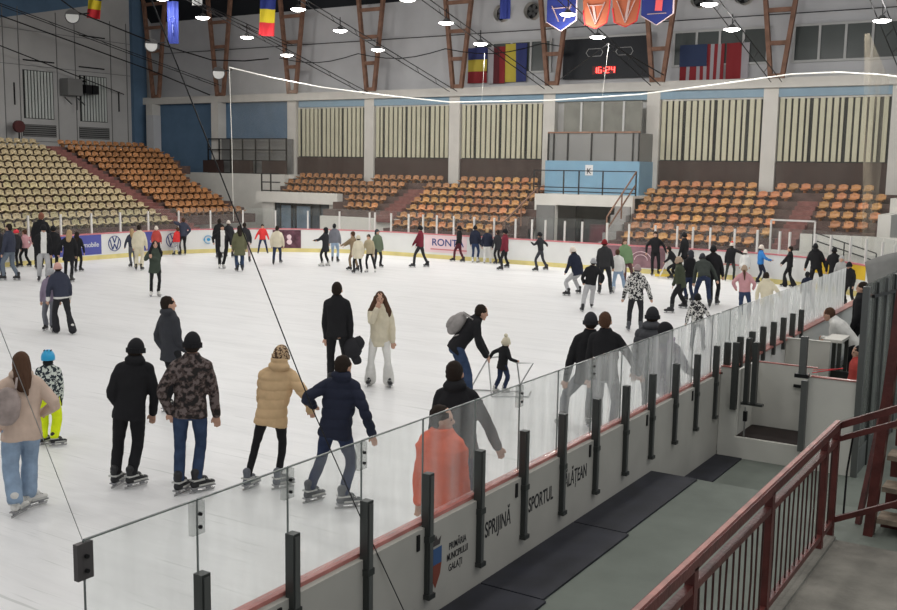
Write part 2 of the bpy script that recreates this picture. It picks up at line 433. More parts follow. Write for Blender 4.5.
o = e.build('emblem', M['adpink'], far, loc=loc); o.rotation_euler = (0,0,rz)
sa = s_of_far(-27.7); loc, rz = on_board(sa, 0.6); e = MB()
for k in range(5): e.bar((0.0,0,-0.05),(-0.28+0.14*k,0,0.16-abs(k-2)*0.06),0.05,0.02)
e.bar((-0.45,0,-0.17),(0.75,0,-0.17),0.02,0.02)
o = e.build('emblem', mat('ad_green_print',(0.25,0.32,0.28),0.6), far, loc=loc); o.rotation_euler = (0,0,rz)
board_ad('advert_panel', s_of_far(-24.2), s_of_far(-22.1), 0.26, 0.97, M['adpink'], 'pale pink advert panel')
loc, rz = on_board(s_of_far(-23.05), 0.68); text_mesh('RONTA', 0.42, M['adnavy'], 'lettering', far, loc, (PI/2,0,rz), xs=1.1)
e = MB(); e.bar((-0.9,0,0),(0.9,0,0),0.02,0.05); loc, rz = on_board(s_of_far(-23.0), 0.40); o = e.build('printed_line', mat('ad_red_print',(0.6,0.2,0.22),0.6), far, loc=loc); o.rotation_euler = (0,0,rz)
e = MB(); e.bar((-0.9,0,0),(0.9,0,0),0.02,0.03); loc, rz = on_board(s_of_far(-10.5), 0.55); o = e.build('printed_line', M['fred'], far, loc=loc); o.rotation_euler = (0,0,rz)
a = board_ad('advert_panel', s_of_far(-15.9), s_of_far(-13.45), 0.21, 0.99, mat('ad_dusty_pink',(0.26,0.15,0.17),0.6,var=0.35,scale=2.5), 'dusky pink printed advert panel')
loc, rz = on_board(s_of_far(-14.4), 0.6); e = MB()
for k in range(8):
    a0 = PI*k/8; a1 = PI*(k+1)/8
    for r in (0.2, 0.32): e.bar((r*math.cos(a0)*1.3,0,r*math.sin(a0)-0.1),(r*math.cos(a1)*1.3,0,r*math.sin(a1)-0.1),0.045,0.02)
o = e.build('emblem', M['adpink'], far, loc=loc); o.rotation_euler = (0,0,rz)
a = board_ad('advert_panel', TOT-7.2, TOT-4.6, 0.55, 1.0, mat('ad_yellow',(0.75,0.5,0.04),0.5), 'bright yellow advert panel in the near corner')

# ------------------------------------------------------------------ near boards
nb = thing('rink_boards', 'near rink boards with dark posts, clear panes and black lettering', 'rink boards', (0,0,0))
XB0, XB1 = -4.40, -4.275
m_ = MB(); m_.box(XB0, XB1, 2.2, 14.1, 0.0, 1.02); m_.box(XB0+0.02, XB1-0.002, 2.2, 14.1, -0.15, 0.0)
m_.build('board_wall', M['board_out'], nb)
m_ = MB(); m_.box(XB0-0.012, XB0, 2.2, 30, 0.0, 0.2); m_.build('kick_strip', M['kick'], nb)
m_ = MB(); m_.box(XB0-0.01, XB0+0.07, 2.2, 14.1, 1.02, 1.05); m_.build('cap_rail', M['redcap'], nb)
m_ = MB(); m_.box(XB0, XB1, 14.1, 29.6, 0.0, 1.02); m_.build('board_wall', M['board'], nb)
m_ = MB(); m_.box(XB0-0.02, XB1+0.03, 14.1, 29.6, 1.02, 1.05); m_.build('cap_rail', M['redcap'], nb)
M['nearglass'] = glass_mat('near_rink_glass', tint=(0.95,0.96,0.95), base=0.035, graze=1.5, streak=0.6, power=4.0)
py = [2.51+0.81*k for k in range(15)]
for i, y in enumerate(py):
    m_ = MB(); m_.box(-4.305, -4.235, y-0.035, y+0.035, 0.43, 1.46, 0)
    m_.box(-4.238, -4.228, y-0.022, y+0.022, 0.46, 1.44, 1)
    m_.box(-4.30, -4.215, y-0.045, y+0.045, 0.43, 0.47, 0); m_.box(-4.30, -4.225, y-0.042, y+0.042, 0.90, 0.95, 0)
    po = m_.build('post', [M['post_d'], M['post_face']], nb)
    if i % 2 == 1:
        q = MB(); q.box(-4.276,-4.262,y-0.15,y-0.115,0.86,0.99); q.build('slot', M['black'], nb)
gy = [1.76+0.81*k for k in range(2, 17)]
for i, y in enumerate(gy):
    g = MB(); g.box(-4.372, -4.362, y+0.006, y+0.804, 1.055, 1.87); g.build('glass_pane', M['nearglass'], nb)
    e = MB(); e.box(-4.3745,-4.3595, y+0.0, y+0.004, 1.055, 1.87); e.box(-4.3745,-4.3595, y+0.006, y+0.804, 1.868, 1.876)
    e.build('pane_edge', mat('pane_edge_%d' % i, (0.16,0.18,0.17), 0.3) if i == 0 else D.materials['pane_edge_0'], nb)
for k, y in enumerate((3.38, 4.19, 5.0, 5.81, 8.24, 9.86)):
    c = MB(); c.box(-4.385, -4.35, y-0.05, y+0.05, 1.66, 1.86); 
    o = c.build('clamp_plate', M['clamp'] if k == 0 else glass_mat('clear_clamp_%d' % k, base=0.28, graze=0.2, tint=(0.42,0.42,0.41)), nb)
    for zz in (1.71, 1.79):
        t = MB(); t.tube([(-4.345,y,zz),(-4.33,y,zz)], 0.012, 8); t.build('bolt', M['black'], o)
# lettering on the outer face
def outer_text(s, size, y, z, xs=0.75, name='lettering', parent=None):
    return text_mesh(s, size, M['print'], name, nb, (-4.2735, y, z), (PI/2, 0, PI/2), xs=xs, extrude=0.001)
outer_text('PRIMĂRIA', 0.085, 7.03, 0.745); outer_text('MUNICIPIULUI', 0.085, 7.03, 0.655, 0.62); outer_text('GALAȚI', 0.085, 7.0, 0.56)
outer_text('SPRIJINĂ', 0.20, 7.72, 0.70, 0.62); outer_text('SPORTUL', 0.20, 8.56, 0.70, 0.62); outer_text('GĂLĂȚEAN', 0.20, 9.30, 0.73, 0.60)
cr = MB()
cr.quad([(-4.272, 6.60, 0.80),(-4.272, 6.78, 0.80),(-4.272, 6.78, 0.70),(-4.272, 6.78, 0.66),(-4.272, 6.60, 0.66)], 0)
cr.quad([(-4.272, 6.60, 0.66),(-4.272, 6.78, 0.66),(-4.272, 6.76, 0.57),(-4.272, 6.69, 0.46),(-4.272, 6.62, 0.57)], 1)
cr.quad([(-4.272, 6.63, 0.82),(-4.272, 6.75, 0.82),(-4.272, 6.77, 0.89),(-4.272, 6.72, 0.86),(-4.272, 6.69, 0.91),(-4.272, 6.66, 0.86),(-4.272, 6.61, 0.89)], 2)
o = cr.build('town_crest', [mat('crest_blue',(0.05,0.11,0.25),0.6), mat('crest_brown',(0.22,0.06,0.04),0.6), mat('crest_crown',(0.07,0.06,0.06),0.6)], nb)
o['label'] = 'blue and brown shield with a crown'
# dense posts beyond the gate
for k in range(8):
    y = 14.35+0.62*k
    m_ = MB(); m_.box(-4.31,-4.225,y-0.035,y+0.035,0.62 if k<3 else 0.9,1.44); m_.build('post', M['post_d'], nb)
for k in range(10):
    y = 14.1+0.88*k
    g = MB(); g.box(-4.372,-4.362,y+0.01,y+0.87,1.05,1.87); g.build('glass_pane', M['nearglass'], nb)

# rubber mats on the walkway
for i,(x0,x1,y0,y1,z) in enumerate([(-4.27,-3.62,5.2,7.4,0.235),(-4.27,-3.66,7.42,9.3,0.235),(-4.27,-3.70,9.32,11.5,0.235),(-4.27,-3.9,11.6,14.05,-0.15)]):
    m_ = MB(); m_.box(x0,x1,y0,y1,z,z+0.022)
    tag(m_.build('rubber_mat', M['mat_rub']), ['black rubber mat at the foot of the boards, nearest the camera','black rubber mat along the boards, middle of the walkway','black rubber mat ending at the walkway step','black rubber mat on the lower floor below the gate opening'][i], 'mat', 'rubber mats along the boards')

# ------------------------------------------------------------------ gate and penalty box
gt = thing('penalty_box', 'white panelled penalty box with open doorway and dark posts at the end of the boards', 'penalty box', (-3.4,14.1,-0.15))
def G(name, m, boxes, parent=gt, label=None):
    q = MB()
    for b in boxes: q.box(b[0]+3.4,b[1]+3.4,b[2]-14.1,b[3]-14.1,b[4]+0.15,b[5]+0.15)
    o = q.build(name, m, parent)
    if label: o['label'] = label
    return o
G('front_panel', M['gbox'], [(-4.27,-4.03,14.1,14.16,-0.15,1.13),(-4.03,-3.10,14.1,14.16,-0.15,0.15),(-3.08,-2.44,14.1,14.16,-0.15,1.13)])
G('cap_strip', M['redcap'], [(-4.27,-4.05,14.09,14.17,1.13,1.145),(-3.05,-2.44,14.09,14.17,1.13,1.145)])
G('threshold', mat('threshold_rubber',(0.03,0.022,0.02),0.8), [(-4.03,-3.1,14.16,14.92,0.10,0.16)])
G('door_leaf', M['gbox'], [(-4.03,-3.14,14.93,14.98,0.16,1.10)], label='white door leaf with a steel latch')
G('door_cap', M['redcap'], [(-4.03,-3.14,14.925,14.985,1.10,1.112)])
G('latch', M['black'], [(-3.45,-3.16,14.88,14.92,0.80,0.84)])
G('side_panel', M['gbox'], [(-4.06,-4.02,14.16,14.92,0.16,1.10)])
G('door_post', M['post_face'], [(-3.15,-3.07,14.02,14.10,0.10,1.08)])
G('upper_post', M['post_face'], [(-3.19,-3.10,14.0,14.08,1.14,1.68)])
G('post_foot', M['black'], [(-3.24,-3.06,13.99,14.09,1.12,1.17)])
G('gate_post', M['post_d'], [(-4.10,-4.02,14.02,14.10,0.55,1.50)])
G('gate_post', M['post_d'], [(-3.97,-3.91,14.2,14.3,0.62,1.55)])
G('gate_post', M['post_d'], [(-3.87,-3.80,14.2,14.3,0.62,1.50),(-4.0,-3.70,14.2,14.3,0.60,0.63)])
G('latch_rod', M['steel'], [(-3.93,-3.91,14.16,14.18,0.16,0.58)])
G('latch_block', M['black'], [(-3.94,-3.89,14.14,14.19,0.38,0.52)])
M['boxglass'] = glass_mat('bench_glass', base=0.34, graze=0.5, tint=(0.20,0.21,0.20), streak=0.6, power=1.2)
# tall glazed side wall of the players' bench
sw = thing('glazed_bench_screen', 'tall grey glazed screen with dark uprights beside the penalty box', 'glass screen', (-2.42,14.1,-0.15))
q = MB(); q.box(-0.02,0.02,0,12,0,0.35); q.build('base_panel', mat('screen_base',(0.10,0.105,0.10),0.5,var=0.3,scale=2), sw)
for k in range(9):
    q = MB(); q.box(-0.012,0.012,0.02+1.2*k,1.18+1.2*k,0.35,2.58); q.build('glass_pane', M['boxglass'], sw)
for k in range(13):
    q = MB(); q.box(-0.04,0.04,-0.03+0.72*k,0.05+0.72*k,0.0,2.55); q.build('upright', M['post_d'] if k%2 else M['post_face'], sw)
q = MB(); q.bar((0.04,0.3,2.4),(0.04,5,2.15),0.04); q.build('hose', M['black'], sw)
# partitions, bench and table farther back
pp = MB(); pp.box(-4.27,-3.55,17.7,17.76,-0.15,1.05); pp.box(-4.27,-3.55,17.69,17.77,1.05,1.065)
tag(pp.build('partition_panel', M['gbox']), 'low white partition panel behind the penalty box doorway', 'partition')
pp = MB(); pp.box(-3.35,-2.46,20.6,20.66,-0.15,1.12)
tag(pp.build('partition_panel', M['gbox']), 'white partition panel behind the leaning person', 'partition')
tb = thing('side_table', 'white topped table with dark legs behind the partition panel', 'table', (-3.45,18.6,-0.15))
q = MB(); q.box(-0.32,-0.02,-0.35,0.35,1.12,1.17); q.build('table_top', M['white'], tb)
for sx in (-0.27,-0.06):
    for sy in (-0.3,0.3):
        q = MB(); q.box(sx-0.03,sx+0.03,sy-0.03,sy+0.03,0,1.12); q.build('leg', M['post_d'], tb)
bk = MB(); bk.box(-3.55,-2.46,17.9,17.95,-0.15,0.55)
tag(bk.build('bench_front', M['dark']), 'black low bench front under the table', 'bench')
rr = MB(); rr.bar((-3.05,14.2,1.17),(-2.78,14.8,1.17),0.02,0.008); rr.bar((-3.05,14.25,1.20),(-2.74,14.6,1.20),0.016,0.008)
tag(rr.build('barrier_tape', M['fred']), 'red tape lying across the top of the penalty box', 'tape')
tp = MB()
nu, nv = 8, 6; g0 = len(tp.v)
A_,B_,C_,D_ = Vector((-3.5,20,2.25)),Vector((-2.5,20,2.62)),Vector((-2.45,20,1.55)),Vector((-3.33,20,1.70))
for lay in (0,1):
    for i in range(nu+1):
        for j in range(nv+1):
            u,v=i/nu,j/nv; p=(A_*(1-u)+B_*u)*(1-v)+(D_*(1-u)+C_*u)*v
            p=p+Vector((0,-0.35*v+0.04*math.sin(9*u)+0.03*lay,0.03*math.sin(5*u+2*v))); tp.v.append(tuple(p))
def gi(l,i,j): return g0+l*(nu+1)*(nv+1)+i*(nv+1)+j
for i in range(nu):
    for j in range(nv):
        tp.f.append((gi(0,i,j),gi(0,i+1,j),gi(0,i+1,j+1),gi(0,i,j+1))); tp.m.append(0)
        tp.f.append((gi(1,i,j+1),gi(1,i+1,j+1),gi(1,i+1,j),gi(1,i,j))); tp.m.append(0)
for i in range(nu):
    for j,fl_ in ((0,0),(nv,1)):
        a,b,c,d=gi(0,i,j),gi(0,i+1,j),gi(1,i+1,j),gi(1,i,j); tp.f.append((a,d,c,b) if fl_==0 else (a,b,c,d)); tp.m.append(0)
for j in range(nv):
    for i,fl_ in ((0,0),(nu,1)):
        a,b,c,d=gi(0,i,j),gi(0,i,j+1),gi(1,i,j+1),gi(1,i,j); tp.f.append((a,b,c,d) if fl_==0 else (a,d,c,b)); tp.m.append(0)
tag(tp.build('canopy_sheet', M['tarp'], smooth=True), 'grey plastic canopy sheet sloping over the bench at far right', 'canopy')

# ------------------------------------------------------------------ platform, railing, stair
pf = MB(); pf.box(-1.9, 3.0, -2.0, 9.80, 0.235, 0.44); pf.box(-1.90,-1.80,-2,9.8,0.44,0.47)
struct('floor_platform', pf, M['plat'])
rl = thing('railing', 'red painted steel railing with thin balusters around the concrete platform', 'railing', (-1.87,9.88,0.44))
def RBAR(name, a, b, w, h, m=M['redrail']):
    q = MB(); o_ = Vector((-1.87,9.88,0.44)); q.bar(Vector(a)-o_, Vector(b)-o_, w, h); return q.build(name, m, rl)
RBAR('top_rail',(-1.87,1.0,1.51),(-1.87,9.93,1.51),0.062,0.07)
q = MB(); q.bar(Vector((-1.87,1.0,1.55))-Vector((-1.87,9.88,0.44)), Vector((-1.87,9.93,1.55))-Vector((-1.87,9.88,0.44)), 0.034,0.012); q.build('rail_highlight', M['redtop'], rl)  # pale strip painted where light catches the top rail
RBAR('middle_rail',(-1.87,1.0,1.36),(-1.87,9.88,1.36),0.05,0.05)
RBAR('bottom_rail',(-1.87,1.0,0.58),(-1.87,9.88,0.58),0.05,0.05)
pys = [2.1,3.95,5.8,7.56,9.41,9.88]
for y in pys:
    RBAR('post',(-1.87,y,0.40),(-1.87,y,1.49),0.062,0.07)
for a,b in zip(pys,pys[1:]):
    n = max(2,int((b-a)/0.145)) if b-a>0.6 else 3
    for i in range(1,n):
        y = a+(b-a)*i/n; bend = 0.03*math.sin(i*2.3) if i%4==1 else 0
        q = MB(); o_=Vector((-1.87,9.88,0.44))
        q.tube([Vector((-1.87,y,0.58))-o_,Vector((-1.87,y+bend,0.95))-o_,Vector((-1.87,y,1.36))-o_],0.008,6); q.build('baluster', M['balus'], rl)
RBAR('end_rail',(-1.87,9.93,1.50),(-0.3,9.93,2.24),0.07,0.06)
RBAR('end_rail',(-1.87,9.93,1.37),(-0.3,9.93,2.08),0.05,0.05)
RBAR('end_rail',(-1.87,9.93,0.58),(-0.3,9.93,1.34),0.05,0.05)
RBAR('post',(-0.9,9.93,0.42),(-0.9,9.93,1.93),0.06,0.06)
hg = MB(); hg.tube([(-1.78,9.99,0.62),(-1.775,9.99,1.05),(-1.74,9.99,1.42)],0.010,6)
hg.build('stay_rod', M['black'], rl, loc=(1.87-0.0,-9.88,-0.44))
stt = thing('steel_stair', 'rusty red steel stair with worn treads rising at the right edge', 'stair', (-1.66,10.75,0.235))
q = MB(); q.bar((0,0,0),(0.17,0,2.9),0.09,0.16,up=(0,1,0)); q.build('stringer', M['redrail'], stt)
q = MB(); q.bar((1.1,0.5,0),(1.27,0.5,2.9),0.09,0.16,up=(0,1,0)); q.build('stringer', M['redrail'], stt)
for k in range(7):
    z = 0.12+0.32*k; q = MB(); q.box(0.06+0.02*k,1.15,0.02+0.05*k,0.32+0.05*k,z,z+0.05); q.build('tread', M['wood'], stt)
    q = MB(); q.box(0.06+0.02*k,1.15,0.30+0.05*k,0.33+0.05*k,z-0.24,z); q.build('riser', M['redrail'], stt)
q = MB(); q.bar((-0.15,0.25,0.0),(0.10,0.9,2.6),0.05,0.05); q.build('brace', M['redrail'], stt)
# ------------------------------------------------------------------ stands
def YK(k): return 39.4+0.8*k
def ZK(k): return 1.0+0.34*k
gs = MB()
def far_steps(x0, x1, k0, k1, mi=0):
    for k in range(k0, k1+1):
        gs.box(x0, x1, YK(k)-0.4, (44.9 if k==k1 else YK(k)+0.4), -0.2 if k==k0 else ZK(k)-0.5, ZK(k), mi)
far_steps(-37.95, -33.0, 4, 6); far_steps(-33.0, -28.1, 2, 6)
far_steps(-28.1, -21.3, 0, 6); far_steps(-16.75, -10.3, 0, 6); far_steps(-10.3, -6.4, 2, 6)
struct('grandstand_far', gs, M['step'])
ai = MB()
def aisle(x0, x1, k0, k1):
    for k in range(k0, k1+1):
        ai.box(x0, x1, YK(k)-0.41, YK(k)+0.4, ZK(k)-0.33, ZK(k)+0.02); ai.box(x0, x1, YK(k)-0.8, YK(k)-0.40, ZK(k)-0.5, ZK(k)-0.17)
aisle(-29.45,-28.45,2,5); aisle(-10.25,-9.45,1,5)
struct('trim_aisle_far', ai, M['aisle'])
def XK(k): return -36.9-0.8*k
def ZL(k): return 1.0+0.30*k
gl_ = MB()
for k in range(13):
    gl_.box(-50.8 if k==12 else XK(k)-0.4, XK(k)+0.4, 10, (34.3 if k==0 else 41.9 if k>8 else 40.3), -0.2 if k==0 else ZL(k)-0.45, ZL(k))
struct('grandstand_left', gl_, M['step'])
ai = MB()
for k in range(0,13):
    ai.box(XK(k)-0.4, XK(k)+0.41, 34.25, 35.15, ZL(k)-0.3, ZL(k)+0.02); ai.box(XK(k)+0.40, XK(k)+0.8, 34.25, 35.15, ZL(k)-0.45, ZL(k)-0.15)
struct('trim_aisle_left', ai, M['aisle'])

def seat_mesh(name, m, w=0.37):
    prof = [(-0.23,0.15),(-0.20,0.175),(-0.05,0.155),(0.10,0.145),(0.165,0.18),(0.195,0.27),(0.21,0.35),(0.21,0.39)]
    cols = [-1,-0.72,-0.3,0,0.3,0.72,1]
    q = MB(); nI, nJ = len(prof), len(cols)
    for lay in (0,1):
        for i,(y,z) in enumerate(prof):
            hw = w/2*(0.86 if i in (0,) else 0.80 if i==nI-1 else 1.0)
            for c in cols:
                dy = -0.045*abs(c)**2 if i >= 4 else 0; dz = 0.03*abs(c)**2 if i<4 else 0
                if i == nI-1: dz -= 0.035*abs(c)**3
                off = (0.018 if i>=5 else 0.0, -0.018 if i<5 else 0.0)
                q.v.append((c*hw, y+dy+(off[0] if lay else 0), z+dz+(off[1] if lay else 0)))
    n = nI*nJ
    for i in range(nI-1):
        for j in range(nJ-1):
            a=i*nJ+j; q.f.append((a,a+1,a+nJ+1,a+nJ)); q.m.append(0)
            q.f.append((n+a,n+a+nJ,n+a+nJ+1,n+a+1)); q.m.append(0)
    ring = [j for j in range(nJ)]+[i*nJ+nJ-1 for i in range(1,nI)]+[(nI-1)*nJ+j for j in range(nJ-2,-1,-1)]+[i*nJ for i in range(nI-2,0,-1)]
    for a,b in zip(ring, ring[1:]+ring[:1]): q.f.append((a,n+a,n+b,b)); q.m.append(0)
    q.box(-0.05,0.05,-0.10,0.12,0.0,0.145); q.box(-0.15,0.15,-0.14,-0.09,0.10,0.14)
    q.box(-0.035,0.035,0.19,0.20,0.30,0.34)
    return q.mesh(name, m, True)
SM_O = seat_mesh('stadium_seat_orange', M['seat_o']); SM_C = seat_mesh('stadium_seat_cream', M['seat_c'])
seats = []   # x, y, z, rot, mesh, label, group
def far_row(k, x0, x1, block, blockname):
    n = int((x1-x0)/0.495)
    for i in range(n):
        x = x0+0.25+i*0.495
        seats.append((x, YK(k)-0.02, ZK(k), 0.0, SM_O, 'orange plastic seat, row %d, %s from the left, %s' % (k+1, ORD[i] if i<20 else str(i+1)+'th', blockname), 'orange seats in the '+blockname))
for k,(a,b) in {6:(-37.75,-33.15),5:(-37.9,-29.9),4:(-37.3,-29.6)}.items(): far_row(k,a,b,0,'block above the glazed entrance')
for k,(a,b) in {3:(-32.45,-29.7),2:(-31.9,-29.5)}.items(): far_row(k,a,b,0,'block above the glazed entrance')
far_row(6,-32.6,-27.85,0,'top row across the left aisle')
for k,x0 in {5:-28.75,4:-28.4,3:-28.4,2:-28.1,1:-28.1,0:-27.9}.items(): far_row(k,x0,-21.5,0,'block left of the tunnel')
far_row(6,-27.2,-22.45,0,'block left of the tunnel')
for k,x0 in {6:-16.7,5:-17.0,4:-16.85,3:-16.75,2:-16.5,1:-16.4,0:-16.35}.items():
    far_row(k,x0,{6:-12.2,5:-10.45,4:-10.5,3:-10.6,2:-10.35,1:-10.3,0:-10.45}[k],0,'block right of the tunnel')
far_row(6,-11.5,-7.2,0,'top row across the right aisle')
for k,x0 in {5:-9.4,4:-9.4,3:-9.3,2:-8.6}.items(): far_row(k,x0,-6.7,0,'block at the far right')
def left_row(k, y0, y1, cream, blockname, rev):
    n = int((y1-y0)/0.455)
    for i in range(n):
        y = (y0+0.25+i*0.455) if not rev else (y1-0.25-i*0.455)
        seats.append((XK(k)-0.02, y, ZL(k), PI/2, SM_C if cream else SM_O, '%s plastic seat, row %d, %s from the aisle, %s' % ('cream' if cream else 'orange', k+1, ORD[i] if i<20 else str(i+1)+'th', blockname), ('cream' if cream else 'orange')+' seats in the '+blockname))
for k in range(13): left_row(k, 17.5, 34.1, True, 'left end stand', True)
e2 = {12:41.6,11:41.8,10:41.8,9:41.6,8:41.2,7:40.5,6:40.2,5:40.1,4:40.0,3:39.9,2:39.8,1:40.2}
for k,y1 in e2.items(): left_row(k, 35.3, y1, False, 'corner end stand', False)
vis = [s for s in seats if s[3]==0.0 or s[1] > 24.0+0.55*(s[0]*-1-36.9)]
rest0 = [s for s in seats if s not in vis]
vis.sort(key=lambda s: math.hypot(s[0], s[1]))
keep, rest = vis[:300], vis[300:]
for x,y,z,r,me,lab,grp in keep:
    o = D.objects.new('stadium_seat', me); COL.objects.link(o); o.location=(x,y,z); o.rotation_euler=(0,0,r)
    tag(o, lab, 'seat', grp)
q = MB()
for x,y,z,r,me,lab,grp in rest+[s for s in rest0 if s[1] > 20]:
    b0 = len(q.v); cr_, sr_ = math.cos(r), math.sin(r)
    for v in me.vertices: q.v.append((x+v.co.x*cr_-v.co.y*sr_, y+v.co.x*sr_+v.co.y*cr_, z+v.co.z))
    for p in me.polygons: q.f.append(tuple(b0+i for i in p.vertices)); q.m.append(0 if me is SM_C else 1)
mo2 = mat('orange_seat_plastic_far', (0.38,0.175,0.07), 0.4, var=0.3, scale=1.1, spec=0.5)
o = q.build('stadium_seats', [M['seat_c'], mo2], smooth=True)
tag(o, 'remaining rows of cream and orange plastic seats in the left end stand', 'seats', kind='stuff')

# ------------------------------------------------------------------ far wall
YW = 44.9
w = MB(); w.box(-50.9, -6.0, YW+0.25, YW+0.5, -0.2, 3.6, 0); w.box(-50.9,6, YW+0.3, YW+0.5, 3.6, 7.3, 0)
struct('wall_far', w, M['wallw'])
w = MB(); w.box(-6.4, 6, 43.6, 44.0, -0.2, 3.5); struct('wall_far_right', w, M['wallw'])
w = MB(); w.box(-50.8, 6, YW+0.7, YW+0.9, 7.6, 13.5); struct('wall_upper', w, M['wallup'])
w = MB(); w.box(-50.8, 6, YW-0.30, YW+0.8, 7.42, 7.83); struct('trim_ledge', w, M['pillar'])
w = MB(); w.box(-38.2, 6, YW-0.05, YW+0.3, 7.05, 7.42); struct('trim_blue_band', w, M['blue_b'])
PX = [-38.7,-33.28,-27.9,-22.55,-17.3,-12.05,-6.93,-1.6]
for i,x in enumerate(PX):
    q = MB(); wd = 0.31
    q.box(x-wd, x+wd, 44.82, YW+0.25, 2.9 if i<7 else 0, 7.42)
    o = q.build('pillar', M['pillar']); tag(o, kind='structure')
for i,x in enumerate((-49.73,-44.2)):
    q = MB(); q.box(x-0.27,x+0.27,44.35,YW+0.25,0,7.42); tag(q.build('pillar', M['pillar']), kind='structure')
# brown dado panels and slatted blinds
bays = [(-38.39,-33.59),(-32.97,-28.21),(-27.59,-22.86),(-16.99,-12.36),(-11.74,-7.24),(-6.62,-1.91)]
for i,(a,b) in enumerate(bays):
    q = MB(); q.box(a,b,YW+0.05,YW+0.25,3.0,4.30); tag(q.build('trim_dado', M['brown']), kind='structure')
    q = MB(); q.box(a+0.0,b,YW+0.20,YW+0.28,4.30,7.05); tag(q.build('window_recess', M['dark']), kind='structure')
    wv = thing('vertical_blind', 'cream vertical slat blind over %s' % ['the window above the glazed entrance','the window above the left aisle','the window just left of the tunnel booth','the window just right of the tunnel booth','the window above the right aisle','the window at the extreme right'][i], 'blind', (a,YW+0.1,4.30), 0, 'cream slat blinds on the long wall')
    n = 16; st = (b-a-0.1)/n
    for k in range(n):
        wd = st*(0.66 if (k*7+i*3)%5 else 0.42); x = 0.06+st*k
        q = MB(); q.box(x,x+wd,-0.03,0.03,0.05,2.68+0.02*math.sin(k)); q.build('slat', M['slat'], wv)
    q = MB(); q.box(0.05,b-a-0.05,-0.05,0.08,2.68,2.75); q.build('head_rail', M['pillar'], wv)
# left part of the far wall: blue panels, balcony, white lower wall
q = MB(); q.box(-49.45,-44.48,YW+0.1,YW+0.25,2.0,7.42); q.box(-43.9,-38.5,YW+0.1,YW+0.25,2.0,7.42); q.box(-50.8,-50.0,YW+0.1,YW+0.25,2,7.42)
struct('wall_blue_panels', q, M['blue'])
q = MB(); q.box(-46.3,-38.4,43.9,44.2,-0.2,3.32); q.box(-46.3,-38.0,44.2,YW+0.2,3.1,3.32); struct('wall_lower_left', q, M['white'])
q = MB(); q.box(-49.95,-49.62+0.3,44.3,44.9,2,6.75); tag(q.build('vent_duct', M['wallup']), 'grey vertical duct box against the blue wall near the corner', 'duct')
bl = thing('balcony_railing', 'dark metal balcony railing with brown panels above the white wall at far left', 'railing', (-44.6,44.2,3.32))
for a,b in ((0,1.25),(1.95,3.55),(4.25,6.1)):
    q = MB(); q.box(a-0.4 if a==0 else a,b,-0.04,0.0,0.02,0.74); q.build('panel', M['brown'], bl)
for z in (0.02,0.75,1.35,1.98):
    q = MB(); q.bar((0,0,z),(6.1,0,z),0.06); q.build('rail', M['black'], bl)
for x in (0,0.9,1.8,2.75,3.75,4.8,6.05):
    q = MB(); q.bar((x,0,0),(x,0,1.98),0.06); q.build('post', M['black'], bl)
q = MB(); q.box(-43.9,-38.5,44.6,44.75,3.35,5.3); tag(q.build('window_1', M['shutter']), kind='structure')

# glazed entrance under the far stand
en = thing('glazed_entrance', 'concrete framed entrance with dark blue glazed doors below the left block of seats', 'entrance', (-38.2,42.0,-0.2))
q = MB(); q.box(-0.4,5.2,-0.25,0.2,2.05,2.62); q.build('lintel', M['white'], en)
q = MB(); q.box(0.0,0.8,-0.15,0.2,0,2.05); q.build('pier', M['pillar'], en)
q = MB(); q.box(4.6,5.2,-0.15,0.2,0,2.05); q.build('pier', M['pillar'], en)
q = MB(); q.box(0.8,4.6,0.02,0.1,0,2.05); q.build('glazing', [mat('entrance_glass',(0.045,0.06,0.075),0.25,var=0.6,scale=0.8,spec=0.5)], en)
q = MB(); q.box(1.2,1.9,-0.03,0.02,0.3,1.9); q.box(2.3,3.2,-0.03,0.02,0.3,1.9); q.build('door_pane', mat('door_blue_glass',(0.16,0.22,0.28),0.3,var=0.3,scale=1.0), en)
for x in (0.8,1.2,1.95,2.25,3.3,3.9,4.55):
    q = MB(); q.box(x-0.03,x+0.03,-0.06,0.02,0,2.05); q.build('door_frame', M['black'], en)
rq = thing('corner_guard_rail', 'short dark guard rail beside the top rows above the glazed entrance', 'railing', (-38.3,41.9,2.42))
for a,b in (((0,0,0),(0,0,0.95)),((0,0,0.95),(1.3,0,0.95)),((0,0,0.05),(1.3,0,0.05)),((0,0,0.5),(1.3,0,0.5)),((0.65,0,0),(0.65,0,0.95))):
    q = MB(); q.bar(a,b,0.06); q.build('rail', M['black'], rq)
q = MB(); q.box(-33.0,-28.2,40.35,40.6,-0.2,1.35); struct('wall_low_white', q, M['white'])

# tunnel block with booth
q = MB()
q.box(-21.45,-20.4,41.45,41.7,-0.2,2.75); q.box(-20.4,-17.55,41.45,41.7,2.27,2.75); q.box(-17.55,-16.75,41.45,41.7,-0.2,2.75)
q.box(-21.45,-16.75,41.7,44.9,2.65,2.75)
struct('wall_tunnel', q, M['white'])
q = MB(); q.box(-21.3,-20.42,41.35,41.44,-0.2,2.25); tag(q.build('roller_curtain', M['shutter']), 'grey ribbed curtain at the left of the dark tunnel mouth', 'curtain')
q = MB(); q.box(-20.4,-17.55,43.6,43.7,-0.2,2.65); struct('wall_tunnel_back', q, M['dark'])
q = MB(); q.box(-18.9,-17.7,41.9,42.0,-0.2,1.45); tag(q.build('tunnel_banner', mat('dark_red_banner',(0.10,0.02,0.03),0.7,var=0.5,scale=2)), 'dark red banner standing inside the tunnel mouth', 'banner')
bo = thing('commentary_booth', 'light blue commentary booth with dull windows above the tunnel', 'booth', (-21.85,43.2,2.75))
q = MB(); q.box(0,4.65,0,1.7,0,1.5); q.build('booth_wall', M['blue_l'], bo)
q = MB(); q.box(0.1,4.6,0.05,1.6,1.5,2.75); q.build('window_band', M['shutter'], bo)
